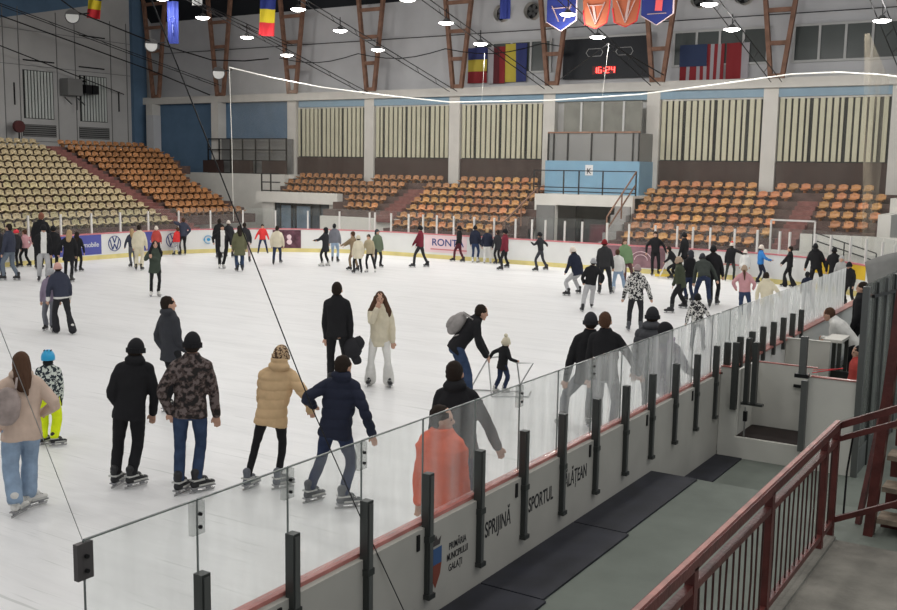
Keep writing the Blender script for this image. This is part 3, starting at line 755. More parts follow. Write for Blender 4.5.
for x in (0.12,0.4,1.12,2.3,3.45,4.3,4.58):
    q = MB(); q.box(x-0.03,x+0.03,-0.01,0.05,1.5,2.78); q.build('mullion', M['black'], bo)
q = MB(); q.box(0.1,4.62,-0.02,0.06,2.75,2.82); q.build('sill_bar', M['truss'], bo)
q = MB(); q.box(2.05,2.42,-0.02,0,0.85,1.32); sg = q.build('sign_plate', M['fwht'], bo)
q = text_mesh('K', 0.36, M['print'], 'letter', sg, (2.235,-0.03,1.03), (PI/2,0,0))
q = MB(); q.box(0.45,4.3,0.9,0.95,2.82,4.2); q.build('upper_window', mat('booth_upper_window',(0.16,0.16,0.14),0.6,var=0.2,scale=2), bo)
for x in (1.35,2.4,3.45):
    q = MB(); q.box(x-0.05,x+0.05,0.85,0.9,2.82,4.2); q.build('upper_mullion', M['frame'], bo)
br = thing('balcony_railing', 'dark railing in front of the light blue booth above the tunnel', 'railing', (-21.8,42.0,2.75))
for z in (0.12,0.3,1.05):
    q = MB(); q.bar((0,0,z),(4.95,0,z),0.045); q.build('rail', M['black'], br)
for x in (0,1.5,2.25,3.4,4.95):
    q = MB(); q.bar((x,0,0),(x,0,1.05),0.05); q.build('post', M['black'], br)
sr = thing('stair_railing', 'brown sloping stair handrail at the right of the tunnel', 'railing', (-16.85,42.0,2.75))
for z in (0.5,1.05):
    q = MB(); q.bar((0,0,z),(0,-3.0,z-1.85),0.05); q.build('rail', M['truss'], sr)
for t in (0,0.5,1.0):
    q = MB(); q.bar((0,-3*t,-1.85*t),(0,-3*t,1.05-1.85*t),0.05); q.build('post', M['truss'], sr)
q = MB()
for k in range(7): q.box(-17.5,-16.8,38.9+0.4*k,41.45,-0.2,0.15+0.36*k)
struct('trim_tunnel_steps', q, M['concrete'])
sr = thing('stair_railing', 'red brown sloping handrail at the left of the tunnel', 'railing', (-21.35,41.5,2.5))
q = MB(); q.bar((0,0,0.5),(0,-3.0,-0.9),0.06); q.build('rail', M['truss'], sr)
for t in (0,0.5,1.0):
    q = MB(); q.bar((0,-3*t,-0.6-1.4*t),(0,-3*t,0.5-1.4*t),0.05); q.build('post', M['truss'], sr)

# lower right: white wall, stair rail, stepped end
q = MB(); q.box(-10.4,-5.0,38.85,39.0,-0.2,1.0); q.box(-9.2,-4.6,39.3,39.45,-0.2,1.62); q.box(-6.65,-6.2,40.0,42.4,-0.2,2.4); q.box(-6.65,-6.2,42.4,43.6,-0.2,2.95)
struct('wall_low_right', q, M['white'])
sr = thing('stair_railing', 'dark double handrail sloping down in front of the low white wall at right', 'railing', (-8.6,38.7,0.7))
for dz in (0,0.28):
    q = MB(); q.bar((0,0,0.75+dz),(2.2,0,0.10+dz),0.04); q.build('rail', M['black'], sr)
for t in (0,0.5,1):
    q = MB(); q.bar((2.2*t,0,-0.7),(2.2*t,0,1.03-0.65*t),0.04); q.build('post', M['black'], sr)
gf = thing('door_frame', 'pale metal door frame standing at the foot of the right aisle', 'frame', (-9.95,38.0,-0.2))
for a,b in (((0,0,0),(0,0,2.35)),((1.55,0,0),(1.55,0,2.35)),((0,0,2.35),(1.55,0,2.35))):
    q = MB(); q.bar(a,b,0.06); q.build('frame_bar', M['post_l'], gf)

# ------------------------------------------------------------------ upper wall: windows, scoreboard, ducts
def upper_window(n, x0, x1, z0=8.6, z1=10.0, cols=3):
    q = MB(); y = YW+0.62
    q.box(x0,x1,y,y+0.06,z0,z1,0)
    q.box(x0-0.08,x1+0.08,y-0.05,y+0.04,z1,z1+0.1,1); q.box(x0-0.08,x1+0.08,y-0.05,y+0.04,z0-0.1,z0,1)
    for c in range(cols+1):
        x = x0+(x1-x0)*c/cols; q.box(x-0.05,x+0.05,y-0.05,y+0.04,z0,z1,1)
    o = q.build('window_%d' % n, [M['winglass'], M['frame']]); tag(o, kind='structure')
upper_window(2, -27.2, -22.9, cols=4); upper_window(3, -16.7, -12.5, cols=4); upper_window(4, -11.4, -7.2, cols=4); upper_window(5, -6.2,-2.0, cols=4)
sb = thing('scoreboard', 'large black scoreboard with red digits 16:24 on the upper wall', 'scoreboard', (-22.1,YW+0.35,8.12))
q = MB(); q.box(0,4.35,0,0.2,0,1.85); q.build('panel', mat('scoreboard_black',(0.012,0.014,0.018),0.5), sb)
q = MB(); q.box(0,4.35,-0.02,0.1,1.85,1.95); q.build('top_frame', M['frame'], sb)
q = MB(); q.box(1.55,2.75,-0.02,0,0.18,0.56); dp = q.build('clock_window', mat('clock_bezel',(0.10,0.006,0.006),0.4), sb)
def seg_digit(d, ox):
    on = {'1':'bc','6':'acdefg','2':'abged','4':'fgbc'}[d]; q = MB(); W,H_ = 0.15,0.26
    S = {'a':((0,H_),(W,H_)),'g':((0,H_/2),(W,H_/2)),'d':((0,0),(W,0)),'f':((0,H_/2),(0,H_)),'e':((0,0),(0,H_/2)),'b':((W,H_/2),(W,H_)),'c':((W,0),(W,H_/2))}
    for s in on:
        (a,b),(c,d_) = S[s]; q.bar((ox+a,-0.03,0.24+b),(ox+c,-0.03,0.24+d_),0.045,0.02)
    q.build('digit', M['red_led'], dp)
for d_,ox in zip('1624',(1.62,1.86,2.26,2.52)): seg_digit(d_,ox)
q = MB(); q.box(2.12,2.16,-0.035,-0.02,0.30,0.34); q.box(2.12,2.16,-0.035,-0.02,0.42,0.46); q.build('colon', M['red_led'], dp)
for ox in (1.2,2.7):
    q = MB()
    P_ = [(0,0,1.18),(0.12,0,1.02),(0.75,0,1.02),(0.85,0,1.18),(0.75,0,1.36),(0.12,0,1.36)]
    for a,b in zip(P_,P_[1:]+P_[:1]): q.bar((ox+a[0],-0.01,a[2]),(ox+b[0],-0.01,b[2]),0.025,0.02)
    q.build('outline_mark', M['frame'], sb)
for i,x in enumerate((-25.6,-23.9,-15.55,-13.6)):
    v = thing('vent_fan', ['round wall fan with blue duct cloth, leftmost on the upper wall','round wall fan just left of the pennants','round wall fan above the striped flag','round wall fan right of the striped flag'][i], 'fan', (x,YW+0.62,11.45))
    q = MB(); q.tube([(0,0.02,0),(0,-0.22,0)],0.42,24,cap=False); q.tube([(0,-0.22,0),(0,0.02,0)],0.36,24,cap=False); q.build('housing', M['pillar'], v)
    q = MB(); q.tube([(0,0.04,0),(0,0.06,0)],0.38,24); q.build('opening', M['black'], v)
    for k in range(5):
        a = 2*PI*k/5; q = MB(); q.bar((0.04*math.cos(a),-0.05,0.04*math.sin(a)),(0.33*math.cos(a),-0.05,0.33*math.sin(a)),0.16,0.02,up=(0,1,0)); q.build('blade', M['lamp_body'], v)
q = MB(); q.bar((-50,YW+0.55,10.55),(5,YW+0.55,10.55),0.035); tag(q.build('trim_conduit', M['black']), kind='structure')

# lattice columns
for i,x in enumerate([-49.3,-43.9,-38.4,-33.0,-27.6,-22.3,-17.05,-11.8,-6.6,-1.6]):
    t = thing('lattice_column', 'rust brown steel lattice column widening upward, %s' % ['in the far left corner','second from the left corner','beside the left end of the white rope','between the second and third lamp rows','above the cream blind left of the tunnel','left of the scoreboard','right of the scoreboard','right of the striped flag','at the extreme right','beyond the extreme right'][i], 'column', (x,YW-0.35,7.80), 0, 'steel lattice columns along the far wall')
    for s in (-1,1):
        q = MB(); q.bar((s*0.24,0,0),(s*1.12,0,7.4),0.18,0.20); q.build('chord', M['truss'], t)
    for k,z in enumerate((0.1,1.45,2.8,4.2,5.6,6.9)):
        hw = 0.24+0.88*z/7.4; q = MB(); q.bar((-hw,0,z),(hw,0,z),0.14,0.18); q.build('rung', M['truss'], t)

# flags hung on the upper wall
def flag(name, label, loc, stripes, w_, h_, vertical=False, rz=0, wave=0.05, grp=None):
    t = thing(name, label, 'flag', loc, rz, grp)
    n = len(stripes); nx = 10
    for i,mn in enumerate(stripes):
        q = MB()
        a,b = (i/n, (i+1)/n)
        for j in range(nx):
            u0,u1 = j/nx,(j+1)/nx
            def P(u,v): return (w_*(u-0.5), wave*math.sin(u*9+v*3), -h_*v)
            if vertical:
                U0 = a+(b-a)*u0; U1 = a+(b-a)*u1; pts_ = [P(U0,1),P(U1,1),P(U1,0),P(U0,0)]
            else: pts_ = [P(u0,b),P(u1,b),P(u1,a),P(u0,a)]
            q.quad(pts_); q.quad([(p[0],p[1]+0.01,p[2]) for p in reversed(pts_)])
        q.build('stripe', M[mn], t)
    return t
yf = YW+0.52
M['wred'] = mat('wall_flag_red',(0.24,0.025,0.03),0.8); M['wyel'] = mat('wall_flag_yellow',(0.50,0.40,0.06),0.8); M['wblu'] = mat('wall_flag_blue',(0.04,0.05,0.16),0.8); M['wwht'] = mat('wall_flag_white',(0.36,0.34,0.36),0.8)
flag('flag','blue yellow and red banded flag at the left of the wall flags',(-26.95,yf,9.85),['wblu','wyel','wred'],1.15,1.75,grp=None)
flag('flag','white blue and dark red flag between the banded wall flags',(-25.85,yf,9.85),['wwht','fdrk','wred'],1.0,1.8,True)
flag('flag','yellow and blue flag at the right of the wall flags',(-24.75,yf,9.95),['wyel','wblu'],1.2,1.85,True)
us = flag('flag','striped flag with dark blue corner on the upper wall',(-15.35,yf,9.45),['wred','wred','wwht','wred','wred','wwht','wred','wwht','wred','wwht','wred','wwht','wred'],2.0,1.75,True)
q = MB(); q.box(-1.0,0.25,-0.08,-0.07,-0.95,0.0); q.build('canton', mat('canton_navy',(0.03,0.045,0.10),0.8), us)
flag('flag','red and white flag right of the striped flag',(-13.75,yf,9.45),['wred','wred','wwht'],1.0,1.7,True)
# pennants hung over the ice
def pennant(x, w_, label, ma, mb, rounded, inner):
    t = thing('pennant', label, 'pennant', (x,36.0,10.9), 0, 'championship pennants over the ice'); h=1.85
    prof = [(-w_/2,0),(-w_/2,-h*0.8)]+([(-w_*0.32,-h*0.96),(0,-h),(w_*0.32,-h*0.96)] if rounded else [(0,-h)])+[(w_/2,-h*0.8),(w_/2,0)]
    if rounded: prof = [(-w_*0.5,0),(-w_*0.44,-h*0.62),(-w_*0.36,-h*0.9),(0,-h),(w_*0.36,-h*0.9),(w_*0.44,-h*0.62),(w_*0.5,0)]
    q = MB(); q.quad([(a,0,b) for a,b in prof]); q.quad([(a,0.015,b) for a,b in reversed(prof)])
    for (a,b),(c,d) in zip(prof,prof[1:]+prof[:1]): q.quad([(a,0,b),(c,0,d),(c,0.015,d),(a,0.015,b)])
    q.build('cloth', M[ma], t)
    q = MB()
    for (a,b),(c,d) in zip(prof[1:],prof[2:-1]+prof[-1:]): q.bar((a,-0.01,b),(c,-0.01,d),0.05,0.02)
    q.build('trim', M[mb], t)
    q = MB()
    for a,b,c,d in inner: q.bar((a,-0.015,b),(c,-0.015,d),0.09,0.02)
    q.build('emblem', mat('pennant_emblem',(0.5,0.35,0.32),0.7) if 'pennant_emblem' not in D.materials else D.materials['pennant_emblem'], t)
    return t
pennant(-17.7,1.25,'navy pointed pennant with pale bands, leftmost of the hanging pennants','fblu','adpink',False,[(-0.4,-0.9,-0.1,-1.5),(0.4,-0.9,0.1,-1.5),(-0.4,-1.0,0.4,-1.0)])
pennant(-16.28,1.2,'orange rounded pennant, left of the two orange ones','forg','fred',True,[(-0.35,-0.9,0,-1.7),(0.35,-0.9,0,-1.7),(-0.3,-1.0,0.3,-1.0),(-0.12,-1.0,0.0,-1.6)])
pennant(-15.1,1.2,'orange rounded pennant, right of the two orange ones','forg','fred',True,[(-0.35,-0.9,0,-1.7),(0.35,-0.9,0,-1.7),(0.12,-0.9,0.0,-1.6)])
pn = pennant(-13.9,1.22,'navy pointed pennant with a red figure, rightmost of the hanging pennants','fblu','adpink',False,[(-0.35,-1.45,0.35,-1.45)])
q = MB(); q.bar((0.08,-0.02,-0.9),(0.05,-0.02,-1.35),0.26,0.02); q.build('figure', mat('pennant_scarlet',(0.85,0.12,0.12),0.6), pn)
q = MB(); q.tube([(-18.6,36,10.95),(-13.0,36,10.9)],0.02,6); tag(q.build('pennant_wire', M['black']), 'thin wire the pennants hang from', 'wire')
# hanging national flags
t = flag('flag','blue yellow and red flag hanging among the lamps left of centre',(-32.43,36,11.42),['fblu','fyel','fred'],0.72,1.78)
q = MB(); q.bar((0,0,0),(0,0,5.9),0.015); q.build('hanging_cord', M['black'], t)
t.rotation_euler = (0,0.05,0.5)
t = flag('flag','yellow and red end of a hanging flag at the top left',(-44.1,36,12.5),['fblu','fyel','fred'],0.72,1.38); t.rotation_euler = (0,0.12,0.5)
q = MB(); q.bar((0,0,0),(0,0,4.8),0.015); q.build('hanging_cord', M['black'], t)
t = flag('flag','narrow plain blue flag hanging at the left',(-38.55,36,11.6),['fblu'],0.55,2.0); t.rotation_euler=(0,0,0.5)
q = MB(); 
for k in range(8):
    a=2*PI*k/8; q.bar((0.12*math.cos(a)-0.02,-0.06,-0.85+0.14*math.sin(a)),(0.12*math.cos(a+0.4)-0.02,-0.06,-0.85+0.14*math.sin(a+0.4)),0.03,0.02)
q.bar((0,-0.06,-1.1),(0,-0.06,-1.5),0.04,0.02); q.build('emblem', mat('blue_flag_print',(0.12,0.15,0.40),0.7), t)
t = flag('flag','plain blue cloth hanging in front of the leftmost wall fan',(-20.15,36,11.2),['fblu'],0.42,1.55); t.rotation_euler=(0,0,0.4)
q = MB(); q.bar((0,0,0),(0,0,6.1),0.015); q.build('hanging_cord', M['black'], t)
t = flag('flag','small pale cloth hanging at the top left beside a lamp',(-36.9,36,12.9),['fwht'],0.5,1.6); t.rotation_euler=(0,0,0.5)
q = MB(); q.bar((0,0,0),(0,0,4.4),0.015); q.build('hanging_cord', M['black'], t)

# ------------------------------------------------------------------ left wall
XW_ = -50.8
q = MB(); q.box(XW_-0.3, XW_, 5, 46.3, -0.2, 22); struct('wall_left', q, M['wallw'])
q = MB(); q.quad([(XW_+0.02,34,11.2),(XW_+0.02,39.1,12.44),(XW_+0.02,41.2,12.95),(XW_+0.02,41.2,19),(XW_+0.02,20,19),(XW_+0.02,20,8.2)])
q.box(XW_,XW_+0.25,43.9,44.95,-0.2,19); struct('trim_blue_left', q, M['blue'])
for i,(y0,y1) in enumerate(((36.35,38.3),(40.1,42.05))):
    q = MB(); q.box(XW_,XW_+0.03,y0,y1,6.2,8.86); tag(q.build('window_%d' % (6+i), M['dark']), kind='structure')
    wv = thing('vertical_blind', ['pale vertical blind on the end wall, farther from the blue corner','pale vertical blind on the end wall behind the loudspeakers'][i], 'blind', (XW_+0.05,y0,6.2), 0, 'pale blinds on the end wall')
    for k in range(9):
        q = MB(); yy = 0.08+k*(y1-y0-0.1)/9; q.box(0,0.05,yy,yy+0.13,0.03,2.62); q.build('slat', M['slat_w'], wv)
    t = thing('louvre_vent', ['horizontal louvre vent under the first pale blind','horizontal louvre vent under the second pale blind'][i], 'vent', (XW_+0.0,y0,5.2))
    q = MB(); q.box(0,0.03,-0.1,y1-y0+0.1,0,0.68); q.build('backing', M['dark'], t)
    for k in range(6):
        q = MB(); q.box(0.03,0.07,-0.1,y1-y0+0.1,0.02+0.115*k,0.085+0.115*k); q.build('louvre', M['shutter'], t)
q = MB()
for y in (35.2,36.15,38.6,39.85,42.4,43.6): q.box(XW_,XW_+0.04,y-0.02,y+0.02,4.6,12.2)
for z in (4.95,9.1,11.0): q.box(XW_,XW_+0.035,34,43.9,z-0.015,z+0.015)
tag(q.build('trim_panel_joints', M['shutter']), kind='structure')
q = MB()
for y,z,l in ((36.4,9.35,2.0),(40.1,9.3,1.8),(40.2,11.1,1.8)): q.box(XW_,XW_+0.06,y,y+l,z,z+0.07)
for y in (35.75,42.9): q.box(XW_,XW_+0.06,y,y+0.06,6.9,8.1)
tag(q.build('trim_slots', M['black']), kind='structure')
ac = thing('wall_speaker_rack', 'grey cabinet and twin black loudspeakers on a bracket between the pale blinds', 'loudspeaker', (XW_,38.6,7.5))
q = MB(); q.box(0.1,0.8,0.1,1.1,0.1,1.05); q.build('cabinet', M['shutter'], ac)
for y in (1.25,1.75):
    q = MB(); q.box(0.4,0.9,y,y+0.42,0.25,0.75); q.build('loudspeaker', M['black'], ac)
q = MB(); q.box(0.0,0.9,1.2,1.3,0.9,1.0); q.box(0,0.5,1.1,2.2,0.75,0.8); q.bar((0.5,1.5,0.75),(0.5,1.5,1.3),0.06); q.build('bracket', M['black'], ac)
q = MB(); q.bar((0.5,0.9,-0.7),(0.5,0.9,0.1),0.05); q.build('strut', M['lamp_body'], ac)
for yy_ in (0.4,1.3):
    q = MB(); q.bar((0.1,yy_,0.0),(0.7,yy_,-0.4),0.05); q.build('strut', M['lamp_body'], ac)
fn = thing('wall_fan', 'round dark red fan at the top of the left end stand', 'fan', (XW_+0.6,35.5,5.1))
q = MB(); q.tube([(0,0,0.6),(0.2,0,0.6)],0.33,18); q.build('fan_head', mat('fan_dark_red',(0.10,0.03,0.03),0.6), fn)
q = MB(); q.bar((0.1,0,-0.55),(0.1,0,0.4),0.06); q.build('stand', M['black'], fn)

# ------------------------------------------------------------------ roof and trusses
q = MB()
q.quad([(-51,46.0,12.0),(7,46.0,12.0),(7,43,15.5),(-51,43,15.5)]); q.quad([(-51,43,15.5),(7,43,15.5),(7,18,22.0),(-51,18,22.0)])
q.quad([(-51,18,22.0),(7,18,22.0),(7,-10,12.0),(-51,-10,12.0)])
tag(q.build('ceiling', M['roof']), kind='structure')
for i,x in enumerate([-49.3,-43.9,-38.4,-33.0,-27.6]):
    t = thing('roof_truss', 'dark rusty roof truss above %s lattice column' % ['the corner','the second','the third','the fourth','the fifth'][i], 'truss', (x,42.4,15.6), 0, 'roof trusses')
    for s in (0,1):
        q = MB(); q.bar((0,0,-0.5+0.35*s),(0,-22,-0.5+5.72+0.35*s),0.14); q.build('chord', M['trussd'], t)
    for k in range(9):
        q = MB(); y = -2.4*k; z = 0.32*2.4*k; z = 0.26*2.4*k; q.bar((0,y,z-0.5),(0,y-1.2,z+0.23),0.05); q.bar((0,y-1.2,z+0.23),(0,y-2.4,z+0.27),0.05); q.build('web', M['trussd'], t)

# ------------------------------------------------------------------ lamps on sloping cable runs
LROWS = [(-49.0,'above the left end wall'),(-43.7,'second from the left wall'),(-38.3,'left of the hanging flag'),(-32.9,'under the blue yellow red flag'),(-27.6,'left of the wall flags'),(-22.3,'ending left of the scoreboard'),(-17.0,'in front of the scoreboard'),(-11.7,'in front of the striped flag'),(-6.6,'at the right edge')]
SL = 0.19
def zc_(y, x=0): return 9.02+SL*(37.8-y)+(2.05 if x == -38.3 else 0)
lampno = 0
def make_lamp():
    t = thing('high_bay_lamp','',  'lamp')
    q = MB(); q.tube([(0,0,0.17),(0,0,0.08),(0,0,0.0)],0.1,14,radii=[0.07,0.14,0.30]); q.build('reflector', M['lamp_body'], t, smooth=False)
    q = MB(); q.tube([(0,0,-0.075),(0,0,-0.02),(0,0,0.005)],0.1,16,radii=[0.15,0.285,0.295]); q.build('lamp_glass', M['lamp_on'], t)
    q = MB(); q.bar((0,0,0.17),(0,0,0.55),0.03); q.build('hook', M['black'], t)
    return t
LP0 = make_lamp()
first = True
lights = []
for xi,(x,desc) in enumerate(LROWS):
    # paired cables with little ties
    if x > -44:
        cb = thing('lamp_cable', 'pair of black cables carrying lamps, the run %s' % desc, 'cable', (x,0,0), 0, 'sloping lamp cables')
        c0 = 0.30+(2.05 if x==-38.3 else 0)
        if x >= -27.7 or x == -32.9:
            A = (0,44.2,7.62); B = (0,6,16.9)
            z_at = lambda y: 7.62+0.243*(44.2-y)
        else:
            A = (0,44.2,zc_(44.2,x)+0.55); B = (0,6,zc_(6,x)+0.55); z_at = lambda y,x=x: zc_(y,x)+0.55
        for s in (-1,1):
            q = MB(); q.tube([(s*0.22,44.2,z_at(44.2)),(s*0.16,30,z_at(30)),(s*0.16,10,z_at(10))],0.020,6); q.build('cable', M['black'], cb)
        for k in range(14):
            y = 43-1.6*k; q = MB(); q.bar((-0.2,y,z_at(y)),(0.2,y-0.8,z_at(y-0.8)),0.018); q.build('tie', M['black'], cb)
    for y in (37.8,35.1,32.4):
        if x in (-49.0,-43.7): continue
        if x == -38.3 and y < 33: continue
        zl = zc_(y, x) - 0.02
        if first: o = LP0; first = False
        else: o = dup(LP0)
        o.location = (x, y, zl)
        o['label'] = 'lit white lamp %s, %s' % (desc, {37.8:'nearest the wall',35.1:'middle one',32.4:'highest one'}[y]); o['group'] = 'lit high bay lamps'
        lights.append((x,y,zl-0.12))
for i,(px_,lab) in enumerate(((( -43.6,34.13,10.96),'unlit round white floodlight high on the left cable'),((-43.6,39.14,10.09),'unlit round white floodlight beside the blue corner strip'),((-41.5,42.0,8.8),'unlit round white floodlight at the left end of the white rope'))):
    t = thing('floodlight', lab, 'lamp', px_, 0.9)
    q = MB(); q.tube([(0,0,0),(0,0.1,0.03),(0,0.35,0.1)],0.1,18,radii=[0.36,0.34,0.14]); q.build('housing', M['lamp_body'], t)
    q = MB(); q.tube([(0,-0.03,0),(0,-0.005,0)],0.31,18); q.build('reflector', M['lamp_disc'], t)
    q = MB(); q.bar((0,0.3,0.1),(0.8,0.3,0.25),0.06); q.build('arm', M['black'], t)
def wire(name, label, pts, r, m, cat='cable'):
    q = MB(); q.tube(pts, r, 6); return tag(q.build(name, m), label, cat)
wire('ceiling_cable','dark cable with clips sloping across the end wall, upper one',[(-49,33.9,11.31),(-49.4,44.3,9.43),(-44.5,44.3,7.85)],0.035,M['black'])
wire('ceiling_cable','dark cable sloping across the end wall, passing over the first blind',[(-49,33.8,9.78),(-50.5,43.1,7.94)],0.03,M['black'])
wire('ceiling_cable','dark cable from the yellow red flag to the floodlight',[(-43.6,32,12.4),(-43.6,34.5,11.2),(-43.6,39.1,10.3),(-42.5,42.5,9.6),(-40,42.5,9.45),(-38.3,42.5,9.5)],0.035,M['black'])
cp = []
for k in range(7):
    x0_ = -38.3+5.35*k
    for j in range(6): cp.append((x0_+5.35*j/6,43.4,9.62-0.35*math.sin(PI*j/6)))
wire('sagging_cable','thin black cable sagging from column to column along the upper wall',cp[:20],0.025,M['black'])
# lamp grid lighting the hall
def area(x,y,z,e,s=0.8,col=(1,0.975,0.94)):
    L_ = D.lights.new('lamp_light','AREA'); L_.shape='DISK'; L_.size=s; L_.energy=e; L_.color=col
    o = D.objects.new('lamp_light',L_); COL.objects.link(o); o.location=(x,y,z); return o
for x,y,z in lights:
    area(x,y,z,LAMP_E*0.8,0.55)
    pl = D.lights.new('lamp_added_fill','POINT'); pl.energy = LAMP_E*ADDED_FILL; pl.shadow_soft_size = 0.3; pl.color = (1,0.975,0.94)  # extra point light added at each lamp to brighten the upper walls
    po_ = D.objects.new('lamp_added_fill', pl); COL.objects.link(po_); po_.location = (x,y,z-0.35)
for x in (-49+5.35*i for i in range(11)):
    for y in (27.0,21.6,16.2,10.8,5.4,0.0):
        if x < -45: continue
        z = 9.02+SL*(37.8-y) if y > 18 else 9.02+SL*(37.8-18)-SL*(18-y)*0.5
        o = dup(LP0, (x,y,z)); zr = 15.5+(43-y)*6.5/25 if y > 18 else 22-(18-y)*10/28
        q = MB(); q.bar((0,0,0.5),(0,0,zr-z),0.03); q.build('hanging_rod', M['black'], o)
        o['label']='lit white lamp in the lamp grid over the near ice, out of the picture'; o['group']='lit lamps above the picture'
        area(x,y,z-0.12,LAMP_E,0.55)

# ------------------------------------------------------------------ safety net and wires
NP = [(-36.81,8.59),(-34.06,8.01),(-30.92,7.46),(-27.2,7.0),(-23.87,6.64),(-19.08,6.62),(-15.21,6.77),(-12.1,7.07),(-9.58,7.34),(-8.0,7.36),(-6.5,7.22),(-4.6,6.9)]
wire('net_rope','white rope sagging across the hall along the top of the safety net',[(x,38,z) for x,z in NP],0.028,M['rope'],'rope')
wire('net_edge_rope','white vertical rope edging the safety net at left',[(-36.81,38,8.59),(-36.7,38,5),(-36.65,38,1.0)],0.013,M['rope'],'rope')
q = MB()
for (a,za),(b,zb) in zip(NP,NP[1:]): q.quad([(a,38,1.5),(b,38,1.5),(b,38,zb),(a,38,za)])
tag(q.build('safety_net', net_mat('fine_white_net',(0.75,0.72,0.62),0.045)), 'fine white safety net hanging from the sagging rope', 'net', kind='stuff')
q = MB(); q.quad([(-6.75,37.9,1.2),(-6.35,37.8,1.2),(-6.2,37.6,7.0),(-6.75,36.6,8.45),(-6.9,36.6,8.45)])
tag(q.build('bunched_net', net_mat('bunched_net',(0.55,0.48,0.36),0.22,0.7)), 'bunched beige net hanging below the right edge lamp', 'net', kind='stuff')
for a,b,lab in (((-22.2,38,8.62),(-22.3,38,6.66),'thin white cord left of the wall flags dropping to the rope'),((-16.6,38,8.76),(-16.8,38,6.73),'thin white cord below the scoreboard dropping to the rope')):
    wire('hanging_cord',lab,[a,b],0.0045,M['rope'],'cord')
for a,b,lab in (((-16.6,38,8.76),(-21.5,43.8,8.0),'black stay wire from the cord down to the left below the scoreboard'),((-16.6,38,8.76),(-16.0,42.5,7.9),'black stay wire from the cord down to the right below the scoreboard')):
    wire('stay_wire',lab,[a,b],0.025,M['black'],'wire')
# stays of the near net, in the plane of the near glass
def lerp3(a,b,t): return tuple(a[i]+(b[i]-a[i])*t for i in range(3))
wire('stay_cable','long black stay cable crossing the view from top left to the near boards',[(-4.37,3.6,5.33),(-4.37,4.38,3.88),(-4.37,5.26,2.22),(-4.30,5.75,1.28),(-4.20,6.22,0.36)],0.0042,M['black'])
wire('stay_cable','thin grey stay cable rising from the dark clamp plate at lower left',[(-4.37,3.38,1.87),(-4.37,3.15,2.51),(-4.37,2.9,3.2)],0.0022,M['steel'])
# mast by the left boards
wire('flag_pole','thin white pole beside the left boards',[(-32.9,22.0,0),(-32.9,22.0,2.35)],0.035,M['post_l'],'pole')

# ------------------------------------------------------------------ camera, world, colour
cam = D.cameras.new('camera'); co = D.objects.new('camera', cam); COL.objects.link(co); scene.camera = co
cam.sensor_fit = 'HORIZONTAL'; cam.sensor_width = 36; cam.lens = 36*1024/897; cam.clip_end = 300; cam.clip_start = 0.05
R_ = Matrix(((0.846,0.085,-0.526),(0.532,-0.104,0.840),(0.016,-0.991,-0.133)))   # camera (x right, y down, z forward) to world
xr = Vector((R_[0][0],R_[1][0],R_[2][0])).normalized(); fw = Vector((R_[0][2],R_[1][2],R_[2][2])).normalized()
xr = (xr - fw*xr.dot(fw)).normalized(); upv = xr.cross(fw).normalized()
co.matrix_world = Matrix(((xr.x,upv.x,-fw.x,0),(xr.y,upv.y,-fw.y,0),(xr.z,upv.z,-fw.z,3.85),(0,0,0,1)))
wd = D.worlds.new('hall_ambient'); scene.world = wd; wd.use_nodes = True
wd.node_tree.nodes['Background'].inputs[0].default_value = (0.62,0.66,0.70,1); wd.node_tree.nodes['Background'].inputs[1].default_value = AMB
scene.view_settings.view_transform = 'Standard'; scene.view_settings.look = 'None'; scene.view_settings.gamma = 1; scene.view_settings.use_curve_mapping = False
scene.view_settings.exposure = EXPO
scene.cycles.transparent_max_bounces = 32; scene.cycles.max_bounces = 6
